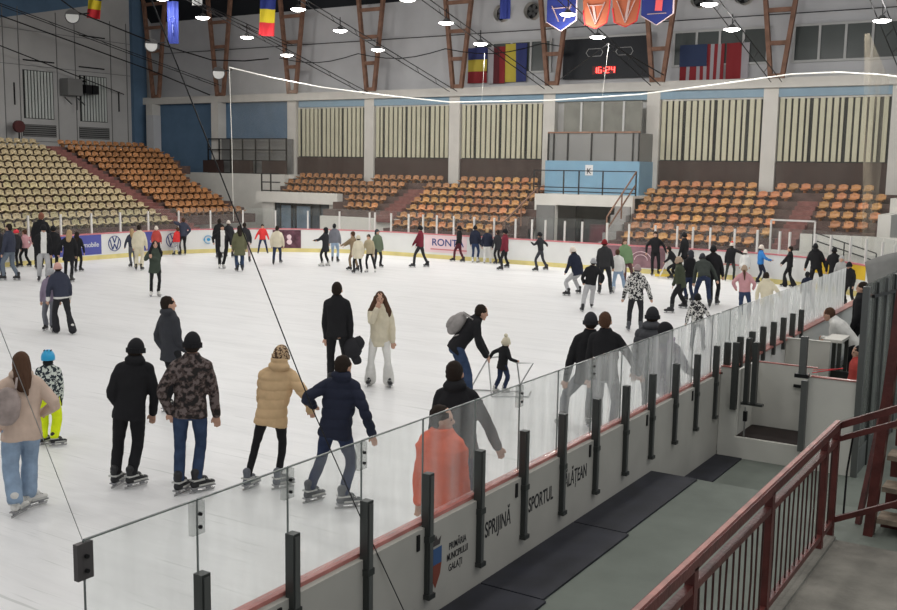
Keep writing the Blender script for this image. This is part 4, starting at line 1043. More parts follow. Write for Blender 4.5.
PEOPLE = [
{"l":"person in beige jacket and wide pale jeans, bag on her back, at left edge","p":[-9.735,6.761,-0.0],"th":0.964,"h":1.814,"phi":-8,"J":[[0.04,0.0,1.67],[0.03,0.0,1.53],[0.02,-0.0,0.96],[-0.16,-0.03,1.47],[-0.28,-0.21,1.23],[-0.17,-0.05,1.02],[0.22,0.03,1.47],[0.38,-0.07,1.2],[0.25,0.15,1.08],[-0.08,-0.01,0.94],[-0.11,0.08,0.51],[-0.07,-0.12,0.15],[0.11,0.01,0.94],[0.09,0.21,0.55],[0.07,0.12,0.15]],"j":["beige",0.07,1.2],"t":["jeans_l",1.35,1.2],"hat":["long","hair_br"],"lod":0,"skate":"white","hood":1,"pony":1,"w":1.05,"toe":0.9},
{"l":"child in blue helmet, spotted jacket and neon yellow trousers","p":[-11.798,8.631,0.0],"th":0.939,"h":1.307,"phi":12,"J":[[0.03,-0.0,1.21],[0.03,-0.0,1.1],[0.02,-0.0,0.69],[-0.11,0.03,1.06],[-0.12,0.05,0.83],[-0.11,0.09,0.62],[0.17,-0.03,1.06],[0.18,-0.01,0.83],[0.17,0.04,0.63],[-0.05,0.01,0.68],[-0.05,0.14,0.39],[-0.07,0.05,0.11],[0.08,-0.01,0.68],[0.12,0.07,0.37],[0.07,-0.05,0.11]],"j":["spots",0.02,1.15],"t":["neon",1.45,1.1],"hat":["helmet","helmet_b"],"lod":0,"skate":"black","gloves":1,"toe":1.0},
{"l":"person in black beanie, black hooded jacket and black trousers, far left of the walking pair","p":[-9.526,7.972,0.0],"th":0.874,"h":1.801,"phi":10,"J":[[0.18,0.0,1.66],[0.17,0.0,1.52],[0.09,-0.0,0.95],[-0.03,0.03,1.46],[-0.12,-0.02,1.16],[0.0,0.12,0.94],[0.35,-0.03,1.46],[0.38,-0.03,1.14],[0.36,0.07,0.88],[-0.0,0.02,0.94],[-0.04,0.18,0.53],[-0.09,0.04,0.15],[0.18,-0.02,0.94],[0.18,0.11,0.51],[0.09,-0.04,0.15]],"j":["black",0.06,1.12],"t":["black",1.1,1.0],"hat":["beanie","black"],"lod":0,"skate":"black","hood":1,"toe":0.6,"hphi":35},
{"l":"person in black beanie, camouflage jacket and blue jeans skating away","p":[-8.75,8.262,0.0],"th":0.814,"h":1.917,"phi":8,"J":[[0.08,-0.0,1.77],[0.07,-0.0,1.62],[0.04,-0.0,1.02],[-0.14,0.03,1.55],[-0.28,-0.09,1.26],[-0.19,0.02,0.99],[0.27,-0.03,1.55],[0.31,0.0,1.22],[0.34,0.06,0.92],[-0.06,0.01,1.0],[-0.08,0.16,0.55],[-0.1,-0.02,0.15],[0.14,-0.01,1.0],[0.16,0.16,0.56],[0.1,0.02,0.15]],"j":["camo",0.05,1.1],"t":["jeans",1.0,1.0],"hat":["beanie","black"],"lod":0,"skate":"black","toe":0.7},
{"l":"person with short dark hair in charcoal parka, behind the camouflage jacket","p":[-11.834,10.904,0.0],"th":0.826,"h":1.847,"phi":60,"J":[[-0.04,-0.0,1.7],[-0.03,-0.0,1.56],[-0.02,-0.0,0.98],[-0.13,0.17,1.5],[-0.23,0.12,1.19],[-0.09,0.0,0.96],[0.07,-0.17,1.5],[0.09,-0.17,1.17],[0.19,0.04,0.99],[-0.07,0.08,0.96],[0.03,0.21,0.54],[-0.11,0.14,0.15],[0.03,-0.08,0.96],[0.21,-0.06,0.55],[0.11,-0.14,0.15]],"j":["charcoal",0.075,1.12],"t":["black",1.05,1.0],"hat":["short","hair_dk"],"lod":0,"skate":"black","hood":1,"w":0.92,"hphi":75},
{"l":"person in leopard hat and tan puffer coat with black leggings","p":[-8.136,8.878,0.0],"th":0.742,"h":1.744,"phi":12,"J":[[0.22,0.0,1.61],[0.2,0.0,1.47],[0.11,0.0,0.92],[0.0,0.04,1.41],[-0.01,0.16,1.13],[0.0,0.29,0.89],[0.37,-0.04,1.41],[0.5,-0.17,1.17],[0.57,0.0,0.96],[0.02,0.02,0.91],[-0.08,0.14,0.51],[-0.18,0.02,0.14],[0.2,-0.02,0.91],[0.24,0.12,0.51],[0.18,-0.02,0.14]],"j":["tan",0.075,1.22,"ridge"],"t":["black",0.78,0.8],"hat":["beanie","leopard"],"lod":0,"skate":"greyl","hood":1,"scarf":"black","w":0.98,"nape":1,"toe":0.7,"hphi":30},
{"l":"person in navy puffer jacket and dark jeans, one hand on the near glass","p":[-7.154,8.851,0.0],"th":0.68,"h":1.798,"phi":25,"J":[[0.2,-0.0,1.61],[0.19,-0.0,1.47],[0.11,-0.0,0.9],[0.0,0.08,1.41],[-0.23,-0.08,1.27],[-0.14,0.15,1.14],[0.35,-0.08,1.41],[0.44,-0.17,1.12],[0.52,-0.1,0.85],[0.02,0.04,0.88],[-0.04,0.25,0.5],[-0.19,0.12,0.14],[0.19,-0.04,0.88],[0.3,0.09,0.48],[0.19,-0.12,0.14]],"j":["navy",0.055,1.15,"ridge"],"t":["jeans_d",1.0,1.0],"hat":["short","hair_dk"],"lod":0,"skate":"grey","hood":1,"toe":0.7,"hphi":45},
{"l":"person all in black carrying a dark bundle, short hair","p":[-10.928,13.826,-0.0],"th":0.669,"h":1.879,"phi":8,"J":[[0.0,0.0,1.73],[0.0,0.0,1.59],[0.0,0.0,1.0],[-0.2,0.03,1.52],[-0.21,0.04,1.19],[-0.19,0.07,0.89],[0.2,-0.03,1.52],[0.23,-0.03,1.19],[0.23,-0.0,0.89],[-0.09,0.01,0.98],[-0.11,0.17,0.55],[-0.11,0.0,0.15],[0.1,-0.01,0.98],[0.15,0.15,0.55],[0.11,-0.0,0.15]],"j":["black",0.04,1.0],"t":["black",1.0,1.0],"hat":["short","hair_dk"],"lod":0,"skate":"black"},
{"l":"person with long brown hair in cream parka and white flared trousers","p":[-10.455,14.433,0.0],"th":0.627,"h":1.686,"phi":182,"J":[[0.0,0.0,1.56],[0.0,0.0,1.42],[0.0,0.0,0.89],[0.18,-0.01,1.37],[0.22,-0.02,1.07],[0.23,-0.06,0.81],[-0.18,0.01,1.37],[-0.15,-0.2,1.15],[-0.06,-0.22,1.4],[0.09,-0.0,0.88],[0.14,-0.16,0.5],[0.16,-0.04,0.14],[-0.09,0.0,0.88],[-0.15,-0.12,0.49],[-0.16,0.04,0.14]],"j":["cream",0.1,1.18],"t":["white",1.0,1.9],"hat":["long","hair_br"],"lod":0,"skate":"black","face":1,"w":0.97},
{"l":"person bending forward with grey backpack and blue jeans","p":[-8.491,14.101,0.0],"th":0.542,"h":1.78,"phi":75,"J":[[0.25,0.03,1.52],[0.18,0.03,1.42],[-0.15,0.0,0.96],[0.09,0.21,1.37],[0.22,0.16,1.08],[0.35,0.1,0.84],[0.19,-0.16,1.37],[0.21,-0.2,1.05],[0.34,-0.1,0.83],[-0.17,0.09,0.95],[-0.02,0.16,0.54],[-0.08,0.13,0.14],[-0.12,-0.09,0.95],[0.05,-0.1,0.55],[0.08,-0.13,0.14]],"j":["black",0.05,1.1],"t":["jeans",1.1,1.0],"hat":["short","hair_dk"],"lod":0,"skate":"black","face":1},
{"l":"small child in pale bobble hat and black coat holding a skating frame","p":[-8.439,15.164,-0.0],"th":0.508,"h":0.966,"phi":55,"J":[[0.1,-0.0,0.89],[0.09,-0.0,0.82],[0.05,0.0,0.51],[0.02,0.08,0.78],[-0.12,0.07,0.7],[-0.18,0.15,0.58],[0.14,-0.08,0.78],[0.18,-0.15,0.63],[0.29,-0.05,0.58],[0.02,0.04,0.5],[0.01,0.06,0.27],[-0.08,-0.01,0.08],[0.08,-0.04,0.5],[0.15,0.02,0.29],[0.08,0.01,0.08]],"j":["black",0.09,1.15],"t":["jeans_d",1.2,1.0],"hat":["bobble","cream"],"lod":0,"skate":"white"},
{"l":"person with short hair in black hooded top, behind the orange jacket","p":[-5.371,8.949,0.0],"th":0.541,"h":1.872,"phi":15,"J":[[-0.12,0.0,1.73],[-0.1,0.0,1.58],[-0.06,0.0,0.99],[-0.29,0.05,1.52],[-0.33,0.06,1.19],[-0.34,0.1,0.89],[0.09,-0.05,1.52],[0.23,-0.01,1.21],[0.34,0.06,0.95],[-0.15,0.03,0.97],[-0.09,0.17,0.54],[-0.06,-0.0,0.15],[0.04,-0.03,0.97],[0.12,0.14,0.55],[0.06,0.0,0.15]],"j":["black",0.07,1.15],"t":["jeans_d",1.0,1.0],"hat":["short","hair_dk"],"lod":0,"skate":"black","hood":1},
{"l":"person in bright orange jacket behind the near glass","p":[-4.784,7.581,-0.0],"th":0.563,"h":1.75,"phi":32,"J":[[-0.01,0.0,1.61],[-0.01,0.0,1.48],[-0.0,0.0,0.93],[-0.17,0.1,1.42],[-0.2,0.07,1.11],[-0.21,0.06,0.83],[0.15,-0.1,1.42],[0.18,-0.05,1.11],[0.2,0.03,0.85],[-0.08,0.05,0.91],[-0.01,0.17,0.5],[-0.06,0.01,0.14],[0.07,-0.05,0.91],[0.17,0.09,0.51],[0.06,-0.01,0.14]],"j":["orange",0.06,1.45],"t":["black",1.1,1.0],"hat":["short","hair_dk"],"lod":0,"skate":"black","face":1,"w":1.12,"hphi":95},
{"l":"person in dark beanie and black jacket leaning left with a wide stance","p":[-6.295,13.689,0.0],"th":0.431,"h":1.967,"phi":-10,"J":[[0.17,-0.0,1.62],[0.17,-0.0,1.46],[0.16,-0.0,0.83],[-0.04,-0.04,1.39],[-0.11,-0.01,1.05],[-0.16,0.06,0.75],[0.37,0.04,1.39],[0.57,-0.13,1.16],[0.39,0.1,1.05],[0.06,-0.02,0.81],[-0.17,0.23,0.47],[-0.19,-0.1,0.16],[0.26,0.02,0.81],[0.22,0.39,0.5],[0.19,0.1,0.16]],"j":["black",0.06,1.1],"t":["greyd",1.0,1.0],"hat":["beanie","blackb"],"lod":0,"skate":"black"},
{"l":"person with short brown hair in a plain black top by the near glass","p":[-5.673,13.335,0.0],"th":0.402,"h":1.875,"phi":10,"J":[[-0.05,0.0,1.73],[-0.04,0.0,1.58],[-0.02,-0.0,0.99],[-0.24,0.03,1.52],[-0.26,0.05,1.19],[-0.25,0.09,0.89],[0.16,-0.03,1.52],[0.32,-0.05,1.23],[0.45,0.07,0.99],[-0.12,0.02,0.98],[-0.11,0.17,0.54],[-0.1,0.01,0.15],[0.07,-0.02,0.98],[0.14,0.14,0.55],[0.1,-0.01,0.15]],"j":["black",0.05,1.0],"t":["greyd",1.0,1.0],"hat":["short","hair_br"],"lod":0,"skate":"black"},
{"l":"person in dark beanie and grey puffer jacket by the near glass","p":[-5.243,14.123,0.0],"th":0.355,"h":1.884,"phi":10,"J":[[-0.08,-0.0,1.74],[-0.07,-0.0,1.59],[-0.04,0.0,1.0],[-0.27,0.03,1.53],[-0.3,0.05,1.19],[-0.31,0.1,0.9],[0.13,-0.03,1.53],[0.17,-0.01,1.19],[0.17,0.1,0.92],[-0.14,0.02,0.98],[-0.12,0.17,0.55],[-0.11,-0.0,0.15],[0.06,-0.02,0.98],[0.14,0.15,0.55],[0.11,0.0,0.15]],"j":["puff_g",0.06,1.25,"ridge"],"t":["greyd",1.0,1.0],"hat":["beanie","blackb"],"lod":0,"skate":"black","hood":1},
{"l":"person in dark hooded coat with purple scarf reaching to the near glass post","p":[-4.798,13.601,0.0],"th":0.339,"h":1.765,"phi":40,"J":[[-0.11,-0.0,1.63],[-0.1,-0.0,1.49],[-0.05,0.0,0.94],[-0.24,0.12,1.43],[-0.25,0.16,1.12],[-0.23,0.2,0.84],[0.05,-0.12,1.43],[0.18,-0.17,1.15],[0.31,0.05,1.05],[-0.12,0.06,0.92],[-0.03,0.14,0.5],[-0.1,-0.03,0.14],[0.02,-0.06,0.92],[0.16,0.08,0.54],[0.1,0.03,0.14]],"j":["violet_d",0.1,1.15],"t":["jeans",1.0,1.0],"hat":["hood","black"],"lod":0,"skate":"black","scarf":"violet","w":0.95},
{"l":"person in pink hat and black and white patterned jacket facing away","p":[-9.167,23.127,0.0],"th":0.377,"h":1.626,"phi":0,"J":[[0.01,-0.0,1.5],[0.0,-0.0,1.37],[0.0,0.0,0.86],[-0.17,-0.0,1.32],[-0.24,0.02,1.04],[-0.29,0.06,0.79],[0.18,-0.0,1.32],[0.28,0.02,1.05],[0.36,0.06,0.81],[-0.08,0.0,0.85],[-0.13,0.11,0.47],[-0.14,-0.04,0.13],[0.09,0.0,0.85],[0.14,0.16,0.48],[0.14,0.04,0.13]],"j":["bwp",0.05,1.3],"t":["blackb",1.05,1.0],"hat":["beanie","pinkgrey"],"lod":1,"skate":"grey","hood":1},
{"l":"child in dark hat and black and white patterned jacket near the glass","p":[-7.059,21.482,0.0],"th":0.318,"h":1.225,"phi":8,"J":[[-0.04,-0.0,1.13],[-0.04,-0.0,1.04],[-0.02,-0.0,0.65],[-0.17,0.02,0.99],[-0.22,0.02,0.78],[-0.25,0.04,0.59],[0.09,-0.02,0.99],[0.19,0.0,0.8],[0.28,0.05,0.63],[-0.08,0.01,0.64],[-0.1,0.09,0.35],[-0.12,-0.04,0.1],[0.04,-0.01,0.64],[0.11,0.11,0.37],[0.12,0.04,0.1]],"j":["bwp",0.06,1.3],"t":["greyd",1.2,1.0],"hat":["beanie","black"],"lod":1,"skate":"black","hood":1},
{"l":"person in tan cap and olive jacket striding left","p":[-9.538,27.269,0.0],"th":0.336,"h":1.7,"phi":-75,"J":[[-0.05,0.0,1.39],[-0.04,0.0,1.28],[0.04,0.0,0.76],[-0.07,-0.18,1.22],[-0.11,-0.05,0.95],[-0.17,0.09,0.72],[0.02,0.18,1.22],[0.07,0.07,0.94],[0.02,-0.1,0.74],[0.02,-0.09,0.74],[-0.17,-0.3,0.44],[-0.18,-0.54,0.14],[0.07,0.09,0.74],[0.01,0.37,0.44],[0.18,0.54,0.14]],"j":["olive",0.06,1.15],"t":["black",1.05,1.0],"hat":["beanie","tanhat"],"lod":1,"skate":"black"},
{"l":"person in dark olive jacket and blue jeans with legs wide apart","p":[-9.288,28.515,0.0],"th":0.315,"h":1.74,"phi":-12,"J":[[-0.05,0.47,1.38],[-0.03,0.38,1.29],[0.02,0.0,0.92],[-0.21,0.29,1.25],[-0.24,0.17,0.96],[-0.25,0.09,0.7],[0.15,0.37,1.25],[0.29,0.22,1.01],[0.38,0.1,0.79],[-0.06,-0.02,0.9],[-0.17,0.16,0.53],[-0.21,0.14,0.14],[0.11,0.02,0.9],[0.16,0.05,0.48],[0.21,-0.14,0.14]],"j":["olive_d",0.05,1.12],"t":["jeans_d",1.05,1.0],"hat":["beanie","charcoal"],"lod":1,"skate":"black"},
{"l":"person in long black coat right of the wide stance skater","p":[-9.16,29.167,0.0],"th":0.304,"h":1.747,"phi":10,"J":[[-0.08,0.0,1.61],[-0.07,0.0,1.48],[-0.04,0.0,0.93],[-0.25,0.03,1.42],[-0.34,-0.02,1.12],[-0.28,0.07,0.87],[0.12,-0.03,1.42],[0.19,-0.03,1.11],[0.22,0.07,0.86],[-0.13,0.02,0.91],[-0.1,0.14,0.5],[-0.08,-0.03,0.14],[0.05,-0.02,0.91],[0.12,0.15,0.52],[0.08,0.03,0.14]],"j":["black",0.1,1.1],"t":["black",1.0,1.0],"hat":["beanie","black"],"lod":1,"skate":"black"},
{"l":"person in black with a dark scarf between the olive jackets","p":[-9.994,29.492,0.0],"th":0.327,"h":1.538,"phi":-40,"J":[[-0.04,-0.0,1.42],[-0.03,-0.0,1.3],[-0.02,0.0,0.81],[-0.16,-0.11,1.25],[-0.2,-0.14,0.98],[-0.25,-0.08,0.75],[0.09,0.11,1.25],[0.13,0.14,0.98],[0.08,0.2,0.75],[-0.08,-0.05,0.8],[-0.17,0.09,0.46],[-0.09,0.09,0.12],[0.04,0.05,0.8],[0.01,0.07,0.43],[0.09,-0.09,0.12]],"j":["black",0.05,1.1],"t":["jeans_d",1.0,1.0],"hat":["hood","charcoal"],"lod":1,"skate":"black"},
{"l":"girl in beige hat and pink jacket facing away","p":[-7.593,26.886,0.0],"th":0.275,"h":1.431,"phi":5,"J":[[-0.07,-0.0,1.32],[-0.06,-0.0,1.21],[-0.03,0.0,0.76],[-0.21,0.01,1.16],[-0.34,-0.09,0.97],[-0.27,0.06,0.81],[0.09,-0.01,1.16],[0.21,-0.13,0.96],[0.19,0.06,0.83],[-0.11,0.01,0.74],[-0.11,0.1,0.41],[-0.1,-0.04,0.12],[0.04,-0.01,0.74],[0.1,0.13,0.43],[0.1,0.04,0.12]],"j":["pink",0.02,1.2],"t":["jeans",1.05,1.2],"hat":["beanie","tanhat"],"lod":1,"skate":"white","pony":1},
{"l":"child in cream hooded jacket with dark ponytail on top","p":[-6.732,25.831,0.0],"th":0.255,"h":1.386,"phi":10,"J":[[-0.07,0.0,1.28],[-0.06,0.0,1.17],[-0.03,0.0,0.73],[-0.21,0.03,1.12],[-0.27,0.01,0.88],[-0.27,0.05,0.67],[0.09,-0.03,1.12],[0.22,-0.06,0.92],[0.29,0.1,0.79],[-0.11,0.01,0.72],[-0.1,0.1,0.39],[-0.1,-0.04,0.11],[0.04,-0.01,0.72],[0.1,0.12,0.42],[0.1,0.04,0.11]],"j":["creamy",0.1,1.3],"t":["white",1.05,1.0],"hat":["short","hair_dk"],"lod":1,"skate":"white","hood":1},
{"l":"person in black flared suit facing left with arm stretched out","p":[-8.566,35.495,-0.0],"th":0.237,"h":1.398,"phi":-80,"J":[[-0.04,0.0,1.29],[-0.03,0.0,1.18],[-0.02,0.0,0.74],[-0.06,-0.15,1.13],[-0.18,-0.04,0.95],[-0.3,0.08,0.8],[-0.01,0.15,1.13],[-0.13,0.06,0.94],[-0.26,-0.03,0.78],[-0.03,-0.07,0.73],[-0.18,-0.01,0.42],[-0.14,0.05,0.11],[-0.01,0.07,0.73],[-0.0,0.03,0.39],[0.14,-0.05,0.11]],"j":["black",0.04,1.0],"t":["black",1.0,1.9],"hat":["short","hair_dk"],"lod":1,"skate":"black"},
{"l":"tall person in bulky black jacket and black hat at the right end","p":[-7.532,34.84,0.0],"th":0.213,"h":1.587,"phi":0,"J":[[-0.11,0.0,1.46],[-0.1,0.0,1.34],[-0.05,0.0,0.84],[-0.26,0.0,1.29],[-0.33,0.01,1.01],[-0.38,0.05,0.77],[0.08,0.0,1.29],[0.18,0.01,1.02],[0.26,0.05,0.79],[-0.14,0.0,0.83],[-0.18,0.07,0.45],[-0.19,-0.1,0.13],[0.03,0.0,0.83],[0.12,0.15,0.48],[0.19,0.1,0.13]],"j":["black",0.05,1.35],"t":["black",1.15,1.0],"hat":["beanie","black"],"lod":1,"skate":"black","hood":1},
{"l":"person in black coat and hat just right of the bulky jacket","p":[-6.878,34.324,0.0],"th":0.198,"h":1.523,"phi":5,"J":[[-0.06,-0.0,1.4],[-0.06,-0.0,1.29],[-0.03,0.0,0.81],[-0.22,0.01,1.23],[-0.27,0.02,0.97],[-0.26,0.09,0.74],[0.11,-0.01,1.23],[0.16,-0.02,0.97],[0.17,0.06,0.74],[-0.11,0.01,0.79],[-0.12,0.1,0.43],[-0.12,-0.07,0.12],[0.05,-0.01,0.79],[0.11,0.15,0.46],[0.12,0.07,0.12]],"j":["black",0.12,1.15],"t":["black",1.0,1.0],"hat":["beanie","black"],"lod":1,"skate":"black"},
{"l":"pale hooded person behind the black caps at the right end","p":[-6.578,34.032,0.0],"th":0.191,"h":1.27,"phi":190,"J":[[-0.07,-0.0,1.17],[-0.06,-0.0,1.07],[-0.04,-0.0,0.67],[0.07,-0.02,1.03],[0.12,-0.03,0.81],[0.11,-0.09,0.62],[-0.2,0.02,1.03],[-0.24,0.03,0.81],[-0.25,-0.03,0.62],[0.03,-0.01,0.66],[0.05,-0.09,0.36],[0.07,0.04,0.1],[-0.1,0.01,0.66],[-0.12,-0.12,0.38],[-0.07,-0.04,0.1]],"j":["greyl2",0.08,1.15],"t":["greyd",1.0,1.0],"hat":["hood","greyl2"],"lod":1,"skate":"black"},
{"l":"person in black cap with a grey strap across the jacket","p":[-5.836,31.448,0.0],"th":0.183,"h":1.304,"phi":-150,"J":[[-0.08,0.0,1.2],[-0.07,0.0,1.1],[-0.04,-0.0,0.69],[0.06,-0.07,1.06],[0.09,-0.09,0.83],[0.06,-0.15,0.63],[-0.19,0.07,1.06],[-0.23,0.09,0.83],[-0.26,0.04,0.63],[0.02,-0.03,0.68],[0.03,-0.15,0.38],[0.11,-0.06,0.11],[-0.1,0.03,0.68],[-0.17,-0.04,0.38],[-0.11,0.06,0.11]],"j":["black",0.05,1.25],"t":["black",1.0,1.0],"hat":["beanie","black"],"lod":1,"skate":"black"},
{"l":"dark haired child behind the glass below the bulky jacket","p":[-6.658,29.839,0.0],"th":0.22,"h":1.081,"phi":0,"J":[[-0.06,0.0,1.0],[-0.05,0.0,0.91],[-0.03,0.0,0.57],[-0.17,0.0,0.88],[-0.2,0.0,0.69],[-0.2,0.05,0.52],[0.07,0.0,0.88],[0.1,0.0,0.69],[0.1,0.05,0.52],[-0.09,0.0,0.56],[-0.11,0.06,0.31],[-0.11,-0.05,0.09],[0.03,0.0,0.56],[0.08,0.11,0.33],[0.11,0.05,0.09]],"j":["navy",0.05,1.15],"t":["jeans_d",1.0,1.0],"hat":["short","black"],"lod":1,"skate":"black"},
{"l":"person in red and white hat and black jacket, arm stretched right","p":[-10.797,36.067,-0.0],"th":0.291,"h":1.39,"phi":10,"J":[[0.03,-0.0,1.28],[0.03,-0.0,1.17],[0.02,0.0,0.74],[-0.12,0.03,1.13],[-0.16,0.03,0.88],[-0.17,0.05,0.66],[0.17,-0.03,1.13],[0.39,0.0,1.01],[0.58,0.05,0.91],[-0.06,0.01,0.72],[-0.1,0.08,0.39],[-0.14,-0.06,0.11],[0.09,-0.01,0.72],[0.15,0.13,0.42],[0.14,0.06,0.11]],"j":["black",0.07,1.1],"t":["olive_d",1.0,1.0],"hat":["beanie","santa"],"lod":2},
{"l":"small child dressed in white with white hat by the boards","p":[-10.236,36.016,0.0],"th":0.277,"h":1.138,"phi":0,"J":[[-0.03,0.0,1.05],[-0.03,0.0,0.96],[-0.02,0.0,0.6],[-0.15,0.0,0.92],[-0.19,0.0,0.72],[-0.19,0.06,0.55],[0.1,0.0,0.92],[0.14,0.0,0.72],[0.14,0.06,0.55],[-0.07,0.0,0.59],[-0.09,0.08,0.32],[-0.08,-0.04,0.09],[0.04,0.0,0.59],[0.08,0.11,0.34],[0.08,0.04,0.09]],"j":["white",0.05,1.2],"t":["white",1.1,1.0],"hat":["beanie","creamp"],"lod":2,"skate":"white"},
{"l":"child in bright blue jacket and white hat","p":[-9.682,35.919,-0.0],"th":0.263,"h":1.35,"phi":70,"J":[[-0.01,0.0,1.25],[-0.01,0.0,1.14],[-0.01,-0.0,0.72],[-0.06,0.14,1.09],[0.11,0.07,0.94],[0.28,0.01,0.83],[0.04,-0.14,1.09],[0.16,-0.19,0.89],[0.34,-0.1,0.85],[-0.03,0.07,0.7],[0.03,0.09,0.38],[-0.1,0.01,0.11],[0.02,-0.07,0.7],[0.16,-0.02,0.41],[0.1,-0.01,0.11]],"j":["blue",0.03,1.15],"t":["navy",1.0,1.0],"hat":["beanie","creamp"],"lod":2},
{"l":"person in black facing the camera standing by the boards","p":[-13.573,36.083,0.0],"th":0.36,"h":1.646,"phi":178,"J":[[-0.06,0.0,1.52],[-0.05,0.0,1.39],[-0.03,0.0,0.87],[0.12,0.01,1.33],[0.28,0.07,1.09],[0.37,-0.07,0.88],[-0.23,-0.01,1.33],[-0.36,0.07,1.08],[-0.36,-0.07,0.86],[0.06,0.0,0.86],[0.11,-0.11,0.47],[0.11,0.04,0.13],[-0.12,-0.0,0.86],[-0.13,-0.16,0.49],[-0.11,-0.04,0.13]],"j":["black",0.02,1.0],"t":["black",1.0,1.0],"hat":["short","hair_dk"],"lod":2},
{"l":"person in black beside the boards looking left","p":[-12.43,36.129,0.0],"th":0.331,"h":1.66,"phi":-60,"J":[[-0.11,-0.0,1.53],[-0.1,-0.0,1.4],[-0.05,-0.0,0.88],[-0.18,-0.15,1.34],[-0.21,-0.2,1.05],[-0.28,-0.16,0.8],[-0.0,0.15,1.34],[0.02,0.2,1.05],[-0.04,0.25,0.8],[-0.1,-0.07,0.86],[-0.24,-0.03,0.49],[-0.12,-0.09,0.13],[-0.01,0.07,0.86],[-0.04,0.17,0.47],[0.12,0.09,0.13]],"j":["black",0.08,1.1],"t":["black",1.0,1.0],"hat":["beanie","black"],"lod":2},
{"l":"person in dark jacket crouching over a yellow framed skating aid","p":[-12.535,35.402,-0.0],"th":0.34,"h":1.45,"phi":-80,"J":[[-0.3,0.0,1.06],[-0.25,0.0,0.97],[-0.01,0.0,0.58],[-0.25,-0.15,0.93],[-0.31,-0.06,0.7],[-0.43,0.1,0.59],[-0.19,0.15,0.93],[-0.28,0.04,0.72],[-0.43,-0.1,0.61],[-0.02,-0.07,0.56],[-0.33,-0.08,0.38],[-0.13,-0.1,0.12],[0.0,0.07,0.56],[-0.16,0.18,0.26],[0.13,0.1,0.12]],"j":["black",0.03,1.1],"t":["black",1.0,1.0],"hat":["short","hair_dk"],"lod":2},
{"l":"person in light green jacket and dark trousers","p":[-13.034,32.137,0.0],"th":0.385,"h":1.606,"phi":160,"J":[[-0.16,-0.0,1.48],[-0.15,0.0,1.36],[-0.08,0.0,0.85],[0.02,0.06,1.3],[0.08,0.08,1.02],[0.1,0.0,0.78],[-0.3,-0.06,1.3],[-0.35,-0.08,1.02],[-0.33,-0.15,0.78],[-0.0,0.03,0.84],[0.12,-0.08,0.48],[0.12,0.04,0.13],[-0.16,-0.03,0.84],[-0.11,-0.17,0.47],[-0.12,-0.04,0.13]],"j":["green",0.05,1.2],"t":["brownd",1.0,1.0],"hat":["long","hair_br"],"lod":2},
{"l":"person in white top and pale jeans facing away","p":[-12.603,30.347,0.0],"th":0.394,"h":1.433,"phi":0,"J":[[-0.09,0.0,1.26],[-0.08,0.0,1.15],[-0.05,0.0,0.69],[-0.23,0.0,1.1],[-0.28,0.0,0.85],[-0.28,0.07,0.63],[0.08,0.0,1.1],[0.13,0.0,0.85],[0.13,0.07,0.63],[-0.12,0.0,0.68],[-0.17,-0.09,0.34],[-0.17,-0.33,0.12],[0.03,0.0,0.68],[0.11,0.23,0.42],[0.17,0.33,0.12]],"j":["white",0.02,1.05],"t":["jeans_l",1.1,1.2],"hat":["short","hair_br"],"lod":2,"skate":"white"},
{"l":"person in black jacket with gold back print and red hat","p":[-12.742,29.559,0.0],"th":0.407,"h":1.72,"phi":0,"J":[[-0.07,-0.0,1.59],[-0.06,-0.0,1.45],[-0.04,-0.0,0.91],[-0.24,-0.0,1.39],[-0.26,0.02,1.09],[-0.26,0.06,0.82],[0.12,-0.0,1.39],[0.18,0.02,1.09],[0.22,0.06,0.83],[-0.12,-0.0,0.89],[-0.17,0.12,0.49],[-0.17,-0.05,0.14],[0.05,-0.0,0.89],[0.13,0.16,0.51],[0.17,0.05,0.14]],"j":["goldp",0.03,1.15],"t":["blackb",1.05,1.0],"hat":["beanie","redd"],"lod":1},
{"l":"person in grey beanie, black jumper and pale grey trousers","p":[-11.649,25.824,0.0],"th":0.424,"h":1.557,"phi":-5,"J":[[0.13,0.0,1.33],[0.12,0.0,1.21],[0.07,0.0,0.71],[-0.06,-0.01,1.16],[-0.16,-0.09,0.91],[-0.12,0.1,0.76],[0.28,0.01,1.16],[0.42,-0.08,0.94],[0.37,0.1,0.78],[-0.01,-0.01,0.7],[-0.09,-0.19,0.37],[-0.12,-0.44,0.13],[0.15,0.01,0.7],[0.14,0.3,0.45],[0.12,0.44,0.13]],"j":["black",0.01,1.1],"t":["greyl",1.15,1.1],"hat":["beanie","greyl"],"lod":1,"skate":"black"},
{"l":"person in navy jacket and pale trousers bending left","p":[-13.398,28.692,0.0],"th":0.437,"h":1.7,"phi":-45,"J":[[-0.07,0.0,1.37],[-0.04,0.0,1.25],[0.08,0.0,0.72],[-0.16,-0.13,1.2],[-0.2,-0.13,0.9],[-0.27,0.05,0.71],[0.1,0.13,1.2],[0.19,0.12,0.91],[0.23,0.11,0.64],[0.02,-0.06,0.7],[-0.27,-0.04,0.41],[-0.17,-0.3,0.14],[0.14,0.06,0.7],[-0.01,0.38,0.47],[0.17,0.3,0.14]],"j":["navy",0.05,1.2],"t":["greyl",1.1,1.0],"hat":["beanie","creamp"],"lod":1,"skate":"black"},
